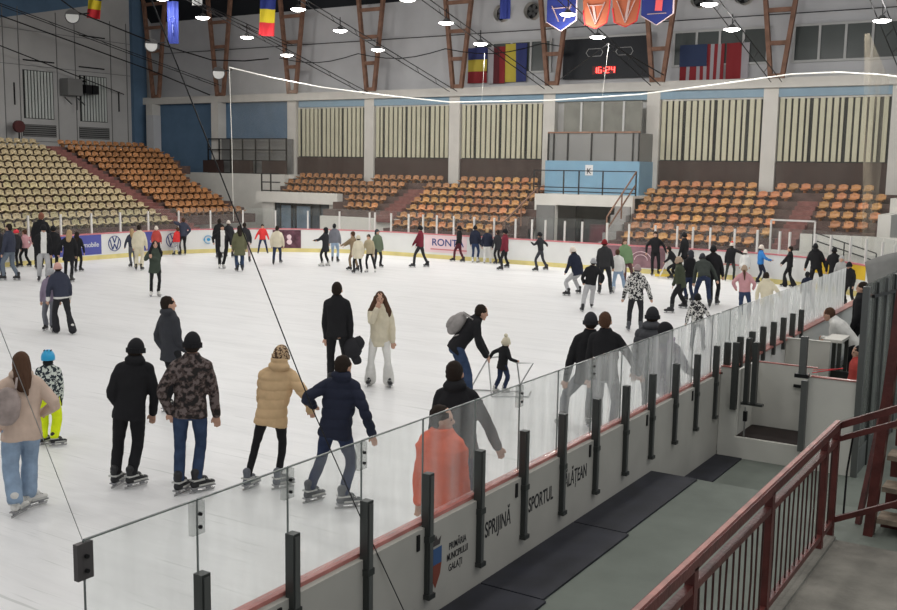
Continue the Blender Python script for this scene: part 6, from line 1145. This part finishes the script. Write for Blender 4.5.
CL['goldp'] = mat('cloth_black_gold',(0.03,0.03,0.032),0.8)
CL['santa'] = CL['creamp']; CL['helmet_b'] = mat('helmet_blue',(0.02,0.36,0.66),0.3,spec=0.5)
SK = {'black':mat('skate_black',(0.02,0.02,0.022),0.5,spec=0.4),'white':mat('skate_white',(0.66,0.65,0.62),0.5),'grey':mat('skate_dark_grey',(0.07,0.075,0.085),0.5,spec=0.4),'greyl':mat('skate_grey',(0.13,0.14,0.165),0.5)}
SOLE = mat('skate_sole',(0.30,0.30,0.31),0.5); BLADE = mat('skate_blade',(0.5,0.5,0.5),0.25,metal=0.9)
EYE = mat('eye_dark',(0.02,0.015,0.012),0.3); LIP = mat('lip',(0.40,0.14,0.12),0.6)

def frame(up, lat):
    up = up.normalized(); lat = (lat-up*lat.dot(up)).normalized(); f = up.cross(lat)   # columns: lat, fwd, up
    return lat, f, up
def sweep(q, stations, n=14):
    """closed body of elliptical sections: (centre, half width, half depth, lat, fwd)"""
    base = len(q.v)
    for c, a, b, lat, fw_ in stations:
        for j in range(n):
            t = 2*PI*j/n; ct, st = math.cos(t), math.sin(t)
            ct = math.copysign(abs(ct)**0.85, ct); st = math.copysign(abs(st)**0.85, st)
            q.v.append(tuple(c+lat*(a*ct)+fw_*(b*st)))
    for k in range(len(stations)-1):
        for j in range(n):
            a = base+k*n+j; b = base+k*n+(j+1) % n; q.f.append((a,b,b+n,a+n)); q.m.append(0)
    q.f.append(tuple(base+j for j in reversed(range(n)))); q.m.append(0)
    e = base+(len(stations)-1)*n; q.f.append(tuple(e+j for j in range(n))); q.m.append(0)
def capsule(q, pts, rad, n=12):
    """tapered limb with rounded ends"""
    P_ = [Vector(p) for p in pts]; d0 = (P_[1]-P_[0]).normalized(); d1 = (P_[-1]-P_[-2]).normalized()
    pp, rr = [], []
    for t in (1.0,0.75,0.4): pp.append(P_[0]-d0*rad[0]*t*0.9); rr.append(rad[0]*math.sqrt(max(0.02,1-t*t)))
    for p,r in zip(P_,rad): pp.append(p); rr.append(r)
    for t in (0.4,0.75,1.0): pp.append(P_[-1]+d1*rad[-1]*t*0.9); rr.append(rad[-1]*math.sqrt(max(0.02,1-t*t)))
    q.tube(pp, 0.1, n, radii=rr)
def sub(a, b, k): return [a.lerp(b, t/k) for t in range(k+1)]
def limb(q, a, m, b, r0, r1, r2, n=12):
    # smooth the bend a little with an intermediate point either side of the joint
    pts = [a, a.lerp(m,0.5), a.lerp(m,0.88), m.lerp(b,0.12), m.lerp(b,0.5), b]
    capsule(q, pts, [r0, r0*0.55+r1*0.5, r1*1.02, r1*0.98, r1*0.45+r2*0.58, r2], n)

def displace(me, fn):
    NN = [v.normal.copy() for v in me.vertices]
    for v, n in zip(me.vertices, NN): v.co += n*fn(v.co)
JOBS = []
tmpcol = D.collections.new('build_tmp'); scene.collection.children.link(tmpcol)
def job(q, voxel, smooth, done):
    me = D.meshes.new('raw'); me.from_pydata(q.v, [], q.f); me.update()
    o = D.objects.new('raw', me); tmpcol.objects.link(o)
    r = o.modifiers.new('r','REMESH'); r.mode = 'VOXEL'; r.voxel_size = voxel
    if smooth:
        s = o.modifiers.new('s','SMOOTH'); s.iterations = smooth; s.factor = 0.5
    JOBS.append((o, done))
def run_jobs():
    dg = bpy.context.evaluated_depsgraph_get()
    for o, done in JOBS:
        me = D.meshes.new_from_object(o.evaluated_get(dg)); me.polygons.foreach_set('use_smooth',[True]*len(me.polygons)); done(me)
    for o, _ in JOBS:
        m = o.data; D.objects.remove(o); D.meshes.remove(m)
    JOBS.clear(); D.collections.remove(tmpcol)
def part(name, me, m, parent):
    o = D.objects.new(name, me); COL.objects.link(o); o.parent = parent
    me.materials.clear()
    for x in (m if isinstance(m,(list,tuple)) else [m]): me.materials.append(x)
    return o
# skate template meshes
SKATE = {}
def make_skates():
    q = MB()
    q.ell((0,0.085,0.088),(0.045,0.085,0.036)); q.ell((0,0.0,0.10),(0.042,0.10,0.045)); q.ell((0,-0.075,0.10),(0.041,0.055,0.048))
    capsule(q,[(0,-0.06,0.12),(0,-0.065,0.18),(0,-0.070,0.225)],[0.047,0.044,0.048]); q.ell((0,0.02,0.14),(0.036,0.06,0.04))
    q.ell((0,-0.035,0.22),(0.032,0.028,0.04))
    def done(me): SKATE['boot'] = me
    job(q, 0.013, 2, done)
    q = MB(); q.box(-0.033,0.033,-0.125,0.155,0.052,0.064); q.box(-0.013,0.013,-0.10,-0.05,0.022,0.054); q.box(-0.013,0.013,0.06,0.11,0.022,0.054)
    SKATE['sole'] = q.mesh('skate_holder', SOLE)
    q = MB()
    for k in range(4): q.box(-0.030,0.030,0.02+0.022*k,0.030+0.022*k,0.150-0.010*k,0.158-0.010*k)
    q.box(-0.050,0.050,-0.115,0.02,0.135,0.150); q.box(-0.049,-0.044,-0.05,0.13,0.075,0.095); q.box(0.044,0.049,-0.05,0.13,0.075,0.095)
    SKATE['laces'] = q.mesh('skate_laces', mat('lace_white',(0.5,0.5,0.48),0.7))
    q = MB(); q.v += [(-0.003,-0.14,0.004),(0.003,-0.14,0.004),(0.003,0.15,0.0),(-0.003,0.15,0.0),(-0.003,-0.145,0.028),(0.003,-0.145,0.028),(0.003,0.165,0.028),(-0.003,0.165,0.028)]
    q.f += [(0,3,2,1),(4,5,6,7),(0,1,5,4),(1,2,6,5),(2,3,7,6),(3,0,4,7)]; q.m += [0]*6
    SKATE['blade'] = q.mesh('skate_blade', BLADE)
make_skates()

def build_person(P):
    V = [Vector(p) for p in P['J']]
    hd,nk,pv,sL,eL,hL,sR,eR,hR,pL,kL,aL,pR,kR,aR = V
    h = P['h']; S = h/1.8; phi = math.radians(P['phi']); lod = P['lod']; vx = (0.009,0.015,0.024)[lod]; w = P.get('w',1.0)
    if lod == 2 and S < 0.8: vx = 0.019
    F = Vector((math.sin(phi), math.cos(phi), 0)); RT = Vector((math.cos(phi), -math.sin(phi), 0)); Z = Vector((0,0,1))
    U = (nk-pv).normalized(); lat, fw_, up = frame(U, RT)
    if fw_.dot(F) < 0 and abs(fw_.dot(F)) > 0.01: fw_ = -fw_
    n_ = (14,12,10)[lod]
    # ---- body: one continuous skin surface
    q = MB()
    def st(c,a,b): return (c, a*S*w, b*S, lat, fw_)
    sweep(q, [st(pv-U*0.10*S,0.10,0.08), st(pv,0.145,0.10), st(pv+U*0.14*S,0.125,0.09), st(pv.lerp(nk,0.6),0.15,0.105), st(pv.lerp(nk,0.85),0.12,0.075), st(nk-U*0.01*S,0.06,0.055)], n_)
    capsule(q,[nk-U*0.04*S, hd-(hd-nk)*0.35],[0.056*S,0.052*S], n_)
    hp = math.radians(P.get('hphi', P['phi'])); hf = Vector((math.sin(hp), math.cos(hp), 0)); HRT = Vector((math.cos(hp), -math.sin(hp), 0)); hu = ((hd-nk).normalized()*0.35+Z*0.65).normalized()
    hl_, hfw, hup = frame(hu, HRT)
    if hfw.dot(hf) < 0: hfw = -hfw
    HR = Matrix((hl_, hfw, hup)).transposed()
    HS = S*(1.07 if S > 0.85 else 1.07+(0.85-S)*1.1)
    q.ell(hd+hup*0.012*HS, (0.074*HS,0.093*HS,0.108*HS), n_+2, 10, rot=HR)
    q.ell(hd-hup*0.055*HS+hfw*0.028*HS, (0.054*HS,0.062*HS,0.058*HS), n_, 8, rot=HR)
    if lod < 2:
        q.ell(hd-hup*0.018*HS+hfw*0.098*HS, (0.013*HS,0.018*HS,0.024*HS), 8, 6, rot=HR)          # nose
        q.ell(hd-hup*0.097*HS+hfw*0.070*HS, (0.022*HS,0.018*HS,0.016*HS), 8, 6, rot=HR)          # chin
        q.ell(hd+hup*0.026*HS+hfw*0.082*HS, (0.050*HS,0.014*HS,0.012*HS), 8, 6, rot=HR)          # brow
        for s in (-1,1):
            q.ell(hd-hup*0.010*HS+hl_*s*0.078*HS-hfw*0.004*HS, (0.010*HS,0.020*HS,0.030*HS), 8, 6, rot=HR)
    for a,m,b in ((sL,eL,hL),(sR,eR,hR)):
        limb(q, a.lerp(nk,0.24)-U*0.035*S, m, b, 0.042*S, 0.036*S, 0.027*S, n_-2)
        d = (b-m).normalized(); hand_lat = d.cross(F if abs(d.dot(F)) < 0.9 else RT).normalized(); hn = d.cross(hand_lat).normalized()
        HM = Matrix((hand_lat, hn, d)).transposed()
        q.ell(b+d*0.045*S, (0.040*S,0.018*S,0.052*S), 10, 8, rot=HM)
        inward = 1 if hand_lat.dot(F) > 0 else -1
        if lod == 0:
            for k,(o_,ln) in enumerate(((-0.030,0.058),(-0.010,0.070),(0.011,0.066),(0.031,0.050))):
                r0 = b+d*0.078*S+hand_lat*o_*S; r1 = r0+d*ln*0.5*S; r2 = r1+d*ln*0.4*S+hn*(0.020)*S
                capsule(q,[b+d*0.05*S+hand_lat*o_*0.8*S,r0,r1,r2],[0.011*S,0.0105*S,0.010*S,0.009*S],8)
            t0 = b+d*0.030*S+hand_lat*inward*0.032*S
            capsule(q,[t0,t0+d*0.030*S+hand_lat*inward*0.022*S,t0+d*0.058*S+hand_lat*inward*0.026*S+hn*0.01*S],[0.013*S,0.0115*S,0.010*S],8)
        else:
            for o_ in (-0.024,0.0,0.024):
                capsule(q,[b+d*0.06*S+hand_lat*o_*S,b+d*0.13*S+hand_lat*o_*S+hn*0.012*S],[0.013*S,0.011*S],6)
            capsule(q,[b+d*0.03*S+hand_lat*inward*0.03*S,b+d*0.085*S+hand_lat*inward*0.052*S],[0.013*S,0.011*S],6)
    for a,m,b in ((pL,kL,aL),(pR,kR,aR)):
        limb(q, a, m, b, 0.062*S, 0.040*S, 0.026*S, n_-2)
        q.ell(b+F*0.05*S-Z*0.050*S, (0.024*S,0.06*S,0.018*S), 8, 6, rot=Matrix((RT,F,Z)).transposed())
    holder = {}
    body = D.objects.new('person', D.meshes.new('tmp_body')); COL.objects.link(body)
    body.location = P['p']; body.rotation_euler = (0,0,P['th'])
    gl = P.get('gloves')
    def done_body(me, body=body):
        old = body.data; body.data = me; D.meshes.remove(old)
        me.materials.clear(); me.materials.append(CL['skin'])
        if gl:
            me.materials.append(CL['black'])
            for p in me.polygons:
                if min((p.center-hL).length,(p.center-hR).length) < 0.14*S: p.material_index = 1
    job(q, vx, (2,1,1)[lod], done_body)
    tag(body, P['l'], 'person')
    # ---- jacket
    jm, hem, puff = P['j'][0], P['j'][1], P['j'][2]; ridge = len(P['j']) > 3
    q = MB(); pf = 0.45+0.55*puff; pw = pf*w
    b0 = pv-U*(0.03*S) if hem < 0.03 else pv
    drop = (hem*h)
    dn = (-U*0.6-Z*0.4).normalized()
    def sj(c,a,b): return (c, a*S*pw, b*S*pf, lat, fw_)
    fl_ = 1.0+min(0.25, hem*1.4)
    stn = []
    if drop > 0.02: stn += [sj(pv+dn*drop,0.172*fl_,0.128*fl_), sj(pv+dn*drop*0.5,0.176*(1+fl_)/2,0.130)]
    stn += [sj(pv,0.172,0.128), sj(pv+U*0.13*S,0.163,0.122), sj(pv.lerp(nk,0.55),0.183,0.132), sj(pv.lerp(nk,0.78),0.192,0.125), sj(pv.lerp(nk,0.90),0.155,0.105), sj(nk+U*0.010*S,0.098,0.088), sj(nk+U*0.060*S,0.072,0.074)]
    sweep(q, stn, n_+2)
    for a,m,b in ((sL,eL,hL),(sR,eR,hR)):
        a2 = a.lerp(nk,0.20)-U*0.030*S
        limb(q, a2, m, m.lerp(b,0.99), 0.068*S*pf, 0.057*S*pf, 0.046*S*pf, n_)
        capsule(q, [nk-U*0.034*S, nk.lerp(a2,0.5)-U*0.012*S, a2], [0.078*S*pf,0.072*S*pf,0.066*S*pf], n_)
    if P.get('hood'):
        c = nk+U*0.035*S-fw_*0.055*S
        q.ell(c, (0.115*S*pf,0.078*S*pf,0.060*S*pf), 14, 8, rot=Matrix((lat,fw_,up)).transposed())
        q.ell(c+U*0.03*S+fw_*0.03*S, (0.10*S,0.07*S,0.05*S), 14, 8, rot=Matrix((lat,fw_,up)).transposed())
    if P.get('nape'):
        q.ell(hd-hup*0.05*HS-hfw*0.03*HS, (0.115*S,0.105*S,0.085*S), 14, 8, rot=HR)
    def done_j(me, body=body):
        if lod < 2:
            amp = 0.010 if puff > 1.15 else 0.007
            NN = [v.normal.copy() for v in me.vertices]
            for v, vn in zip(me.vertices, NN):
                nz = noise.noise(v.co*Vector((7,7,9))/S)*amp*S + noise.noise(v.co*19/S)*amp*0.45*S
                if ridge: nz += (abs(math.sin(v.co.z*PI/(0.115*S)))**0.6-0.6)*0.016*S
                v.co += vn*nz
        mats_ = [CL[jm]]
        if P.get('shirt'): mats_.append(CL[P['shirt']])
        if P.get('hem'): mats_.append(CL[P['hem']])
        o = part('jacket', me, mats_, body)
        if P.get('shirt'):
            for p in me.polygons:
                rel = p.center-pv
                if p.normal.dot(F) > 0.1 and abs(rel.dot(lat)) < 0.085*S and rel.dot(U) > -drop-0.02: p.material_index = 1
        if P.get('hem'):
            lo = min(v.co.z for v in me.vertices)
            zz = (pv+dn*drop).z
            for p in me.polygons:
                if p.center.z < zz+0.045*S and (p.center-pv).length < 0.4*S: p.material_index = 1
    job(q, vx*1.15, 2, done_j)
    # ---- trousers
    tm, tw, flare = P['t']; q = MB()
    R3 = Matrix((lat,fw_,up)).transposed()
    q.ell(pv-U*0.01*S, (0.150*S*(0.6+0.4*tw)*w,0.112*S*(0.6+0.4*tw),0.13*S), 14, 10, rot=R3)
    for a,m,b in ((pL,kL,aL),(pR,kR,aR)):
        e = b+ (m-b).normalized()*(0.040*S if flare < 1.3 else -0.045*S)
        limb(q, a, m, e, 0.090*S*tw**0.6, 0.066*S*tw, 0.060*S*(0.5+0.5*tw)*flare, n_)
    def done_t(me, body=body):
        if lod < 2:
            displace(me, lambda c: noise.noise(c*Vector((8,8,14))/S)*0.007*S)
        part('trousers', me, CL[tm], body)
    job(q, vx*1.15, 2, done_t)
    # ---- head covering or hair
    kind, hm = P['hat']; m = CL[hm]; c0 = hd+hup*0.012*HS
    def cap(name, mt, rad, zmin, off=Vector((0,0,0)), tilt=0.0, nn=20):
        R_t = HR @ Matrix.Rotation(tilt,3,'X'); qq = MB(); qq.ell(c0+off, [r*HS for r in rad], nn, 10, rot=R_t, zmin=zmin, zmax=0.995)
        return qq.build(name, mt, body, smooth=True)
    if kind in ('beanie','bobble','cap'):
        b_ = cap('beanie' if kind != 'cap' else 'cap', m, (0.088,0.106,0.128), -0.12, tilt=-0.12)
        qq = MB()
        for i in range(20):
            a0 = 2*PI*i/20; a1 = 2*PI*(i+1)/20
            pa = c0+HR@Vector((0.089*math.cos(a0),0.107*math.sin(a0),-0.012-0.012*math.sin(a0)))*HS; pb = c0+HR@Vector((0.089*math.cos(a1),0.107*math.sin(a1),-0.012-0.012*math.sin(a1)))*HS
            qq.bar(pa,pb,0.022*HS,0.05*HS,up=tuple(hup))
        br_ = qq.build('brim', CL['redm'] if hm == 'santa' and False else m, b_)
        if hm == 'santa':
            qq = MB(); qq.ell(c0+hup*0.11*HS,(0.06*HS,0.07*HS,0.05*HS),10,6,rot=HR); qq.build('red_top', CL['red'], b_)
        if kind == 'bobble':
            qq = MB(); qq.ell(c0+hup*0.155*HS-hfw*0.01,(0.045*HS,)*3,12,8); qq.build('bobble', m, b_)
            qq = MB(); qq.ell(c0-hup*0.02*HS-hfw*0.015*HS,(0.092*HS,0.09*HS,0.075*HS),12,8,rot=HR); qq.build('ear_flaps', m, b_)
        if kind == 'cap':
            qq = MB(); qq.ell(c0+hfw*0.12*HS,(0.06*HS,0.07*HS,0.012*HS),12,4,rot=HR); qq.build('peak', m, b_)
        if not P.get('pony'):
            hc = CL['hair_dk']
            qq = MB(); qq.ell(c0-hup*0.035*HS-hfw*0.022*HS,(0.076*HS,0.078*HS,0.055*HS),12,8,rot=HR); qq.build('hair', hc, body, smooth=True)
    elif kind == 'short':
        qq = MB(); qq.ell(c0-hfw*0.012*HS+hup*0.006*HS,(0.082*HS,0.100*HS,0.117*HS),18,12,rot=HR@Matrix.Rotation(0.42,3,'X'),zmin=-0.18,zmax=0.995)
        qq.ell(c0-hfw*0.040*HS-hup*0.020*HS,(0.078*HS,0.068*HS,0.072*HS),16,10,rot=HR)
        if lod < 2:
            def done_h(me, body=body, m=m):
                displace(me, lambda c: noise.noise(c*34)*0.006)
                part('hair', me, m, body)
            job(qq, 0.010 if lod == 0 else 0.014, 1, done_h)
        else: qq.build('hair', m, body, smooth=True)
    elif kind == 'long':
        qq = MB(); qq.ell(c0-hfw*0.010*HS,(0.086*HS,0.102*HS,0.120*HS),18,12,rot=HR@Matrix.Rotation(0.36,3,'X'),zmin=-0.2,zmax=0.995)
        if P.get('face') and abs(P['phi']) > 120:
            for s in (-1,1):
                capsule(qq,[c0+hl_*s*0.06*HS-hfw*0.02*HS, c0+hl_*s*0.095*HS-hup*0.10*HS, c0+hl_*s*0.15*HS-hup*0.24*HS+hfw*0.04*HS, c0+hl_*s*0.165*HS-hup*0.34*HS+hfw*0.05*HS],[0.05*HS,0.055*HS,0.062*HS,0.03*HS],12)
            capsule(qq,[c0-hfw*0.05*HS, c0-hfw*0.09*HS-hup*0.2*HS],[0.08*HS,0.07*HS],12)
        else:
            capsule(qq,[c0-hfw*0.04*HS-hup*0.01*HS, c0-hfw*0.06*HS-hup*0.12*HS, c0-hfw*0.11*HS-hup*0.22*HS],[0.086*HS,0.098*HS,0.075*HS],14)
        def done_h(me, body=body, m=m):
            displace(me, lambda c: noise.noise(c*Vector((40,40,8)))*0.007)
            part('hair', me, m, body)
        job(qq, max(0.010,vx*0.8), 1, done_h)
    elif kind == 'hood':
        qq = MB(); qq.ell(c0-hfw*0.018*HS,(0.104*HS,0.112*HS,0.135*HS),18,12,rot=HR@Matrix.Rotation(0.45,3,'X'),zmin=-0.25,zmax=0.995)
        qq.ell(c0-hfw*0.05*HS-hup*0.08*HS,(0.105*HS,0.09*HS,0.09*HS),14,8,rot=HR)
        job(qq, max(0.011,vx*0.8), 2, lambda me, body=body, m=m: part('hood', me, m, body))
    elif kind == 'helmet':
        hb = cap('helmet', m, (0.104,0.124,0.130), -0.30, tilt=-0.10, nn=24)
        qq = MB()
        for s in (-0.05,0,0.05): qq.ell(c0+hl_*s*HS+hup*0.118*HS-hfw*0.02*HS,(0.008*HS,0.06*HS,0.012*HS),8,5,rot=HR)
        qq.build('vent_ridge', CL['black'], hb)
        if P.get('gloves'):
            qq = MB(); qq.ell(c0-hup*0.07*HS-hfw*0.02*HS,(0.078*HS,0.085*HS,0.06*HS),12,8,rot=HR); qq.build('balaclava', CL['black'], body, smooth=True)
    if P.get('pony'):
        qq = MB(); capsule(qq,[c0-hfw*0.09*HS-hup*0.03*HS, c0-hfw*0.14*HS-hup*0.13*HS+hl_*0.02*HS, c0-hfw*0.17*HS-hup*0.30*HS+hl_*0.03*HS],[0.035*HS,0.034*HS,0.015*HS],10)
        qq.build('ponytail', CL['hair_br'], body, smooth=True)
    if P.get('scarf'):
        qq = MB(); cc = nk+U*0.035*S
        for i in range(16):
            a0 = 2*PI*i/16; a1 = 2*PI*(i+1)/16
            f_ = lambda a: cc+lat*(0.095*S*math.cos(a))+fw_*(0.090*S*math.sin(a))
            capsule(qq,[f_(a0),f_(a1)],[0.034*S,0.034*S],8)
        job(qq, 0.012, 2, lambda me, body=body, m=CL[P['scarf']]: part('scarf', me, m, body))
    if P.get('face') or (lod < 2 and abs(P['phi']) > 70):
        for s in (-1,1):
            qq = MB(); qq.ell(hd+hup*0.006*HS+hfw*0.084*HS+hl_*s*0.031*HS,(0.012*HS,0.008*HS,0.008*HS),8,6,rot=HR); qq.build('eye', EYE, body)
        qq = MB(); qq.ell(hd-hup*0.062*HS+hfw*0.086*HS,(0.022*HS,0.008*HS,0.007*HS),8,6,rot=HR); qq.build('mouth', LIP, body)
    # ---- skates
    sk = P.get('skate') or 'black'
    for i,(k_,a_) in enumerate(((kL,aL),(kR,aR))):
        boot = D.objects.new('ice_skate', D.meshes.new('tmp_boot')); COL.objects.link(boot); boot.parent = body
        base = a_-Z*0.145*S
        sp = -0.22 if i == 0 else 0.22
        ang = -(phi+sp+P.get('toe',0))   # heading of the toe in the local frame
        boot.location = base + Vector((math.sin(-ang), math.cos(-ang), 0))*0.058*S; boot.rotation_euler = (0,0,ang); boot.scale = (S*1.05,)*3
        BOOTS.append((boot, SK[sk], 'boot'))
        if lod < 2 or True:
            so = D.objects.new('blade_holder', SKATE['sole']); COL.objects.link(so); so.parent = boot
            if lod == 0:
                lc = D.objects.new('laces', SKATE['laces']); COL.objects.link(lc); lc.parent = boot
            bl_ = D.objects.new('blade', SKATE['blade']); COL.objects.link(bl_); bl_.parent = boot
    return body
BOOTS = []
PB = [build_person(P) for P in PEOPLE]
run_jobs()
bootm = {}
for o, m, _ in BOOTS:
    if m.name not in bootm:
        me = SKATE['boot'].copy(); me.materials.clear(); me.materials.append(m); bootm[m.name] = me
    old = o.data; o.data = bootm[m.name]; D.meshes.remove(old)

# ------------------------------------------------------------------ things people carry or push
def wpt(i, v):
    P = PEOPLE[i]; c, s = math.cos(P['th']), math.sin(P['th']); return Vector((P['p'][0]+v[0]*c-v[1]*s, P['p'][1]+v[0]*s+v[1]*c, P['p'][2]+v[2]))
def find(txt):
    for i,P in enumerate(PEOPLE):
        if txt in P['l']: return i
i = find('beige jacket'); P = PEOPLE[i]; nk = Vector(P['J'][1]); pv = Vector(P['J'][2])
bg = thing('drawstring_bag', 'translucent grey bag slung on the back of the beige jacket', 'bag', wpt(i,nk.lerp(pv,0.45)+Vector((-0.14,-0.22,0.0))), P['th'])
BAGM = mat('bag_grey_beige',(0.33,0.27,0.25),0.6,var=0.25,scale=9)
q = MB(); q.ell((0,0,-0.02),(0.15,0.07,0.21),14,10)
me = q.mesh('bag', BAGM, True)
for v in me.vertices: v.co += Vector((noise.noise(v.co*12),noise.noise(v.co*12+Vector((5,0,0))),0))*0.03
o = D.objects.new('bag_body', me); COL.objects.link(o); o.parent = bg
for sx in (-0.09,0.09):
    q = MB(); q.tube([(sx,-0.03,0.17),(sx*1.2,0.05,0.27),(sx*1.3,0.17,0.25)],0.012,8); q.build('strap', BAGM, bg)
i = find('grey backpack'); P = PEOPLE[i]; nk = Vector(P['J'][1]); pv = Vector(P['J'][2]); U = (nk-pv).normalized(); back = Vector((-U.z,0,U.x))
if back.x > 0: back = -back
back.z = abs(back.z)
bp = thing('backpack', 'light grey backpack on the bending skater in blue jeans', 'backpack', wpt(i,pv.lerp(nk,0.55)+back*0.22), P['th'])
Rb = Matrix(((U.x,0,-U.z),(0,1,0),(U.z,0,U.x)))
GB = mat('backpack_grey',(0.30,0.28,0.27),0.7,var=0.15,scale=10)
q = MB(); q.ell((0,0,0),(0.22,0.16,0.12),14,10,rot=Rb); q.build('pack', GB, bp, smooth=True)
q = MB(); q.ell(Rb@Vector((-0.03,0,0.09)),(0.13,0.12,0.06),12,8,rot=Rb); q.build('front_pocket', GB, bp, smooth=True)
for sy in (-0.1,0.1):
    q = MB(); q.tube([Rb@Vector(p) for p in ((0.2,sy,0.02),(0.22,sy,-0.16),(0.02,sy*1.3,-0.24),(-0.18,sy,-0.08))],0.013,8); q.build('strap', GB, bp)
i = find('carrying a dark bundle'); P = PEOPLE[i]; hr = Vector(P['J'][8])
q = MB(); q.ell((0,0,-0.12),(0.17,0.12,0.20),14,10); q.ell((0.09,0,-0.04),(0.12,0.10,0.13),12,8); q.ell((0.06,0.0,-0.33),(0.09,0.08,0.10),12,8)
me = q.mesh('bundle', CL['blackb'], True)
for v in me.vertices: v.co += Vector((noise.noise(v.co*9),noise.noise(v.co*9+Vector((3,0,0))),noise.noise(v.co*9+Vector((0,4,0)))))*0.035
o = D.objects.new('folded_jacket', me); COL.objects.link(o); o.location = wpt(i,hr+Vector((0.05,0.0,-0.05))); o.rotation_euler = (0,0,P['th'])
tag(o, 'dark bundled jacket held in the hand of the person all in black', 'jacket')
# skating frame pushed by the small child
i = find('small child in pale bobble'); P = PEOPLE[i]
fr = thing('skating_frame', 'thin metal skating aid frame held by the child in the bobble hat', 'skating aid', wpt(i,(0,0,0)), P['th'])
def FB(pts, r=0.013):
    q = MB(); q.tube(pts, r, 8); return q.build('frame_tube', M['steel'], fr)
FB([(-0.20,0.10,0.60),(-0.36,0.12,0.30),(-0.50,0.14,0.02)]); FB([(-0.20,0.10,0.60),(-0.12,-0.35,0.02)])
FB([(0.30,-0.05,0.55),(0.38,-0.10,0.02)]); FB([(0.30,-0.05,0.55),(0.58,0.12,0.52),(0.34,0.0,0.12)]); FB([(-0.50,0.14,0.02),(0.34,0.10,0.02)]); FB([(-0.12,-0.35,0.02),(0.50,-0.30,0.02),(0.55,0.12,0.02)])
FB([(-0.20,0.10,0.60),(0.05,0.34,0.58),(0.30,-0.05,0.55)])
i = find('yellow framed skating aid'); P = PEOPLE[i]
fr = thing('skating_frame', 'yellow and white skating aid frame under the crouching dark jacket', 'skating aid', wpt(i,(0,0,0)), P['th'])
YM = mat('frame_yellow',(0.75,0.55,0.08),0.5)
for pts,mm in (([(-0.6,0,0.02),(-0.35,0,0.62),(-0.12,0,0.02)],M['post_l']),([(-0.6,0.4,0.02),(-0.35,0.4,0.62),(-0.12,0.4,0.02)],M['post_l']),([(-0.75,0,0.1),(0.3,0,0.1)],YM),([(-0.75,0.4,0.1),(0.3,0.4,0.1)],YM),([(-0.35,0,0.62),(-0.35,0.4,0.62)],YM),([(-0.6,0,0.3),(-0.2,0.4,0.3)],YM)):
    q = MB(); q.tube(pts,0.03,8); q.build('frame_tube', mm, fr)
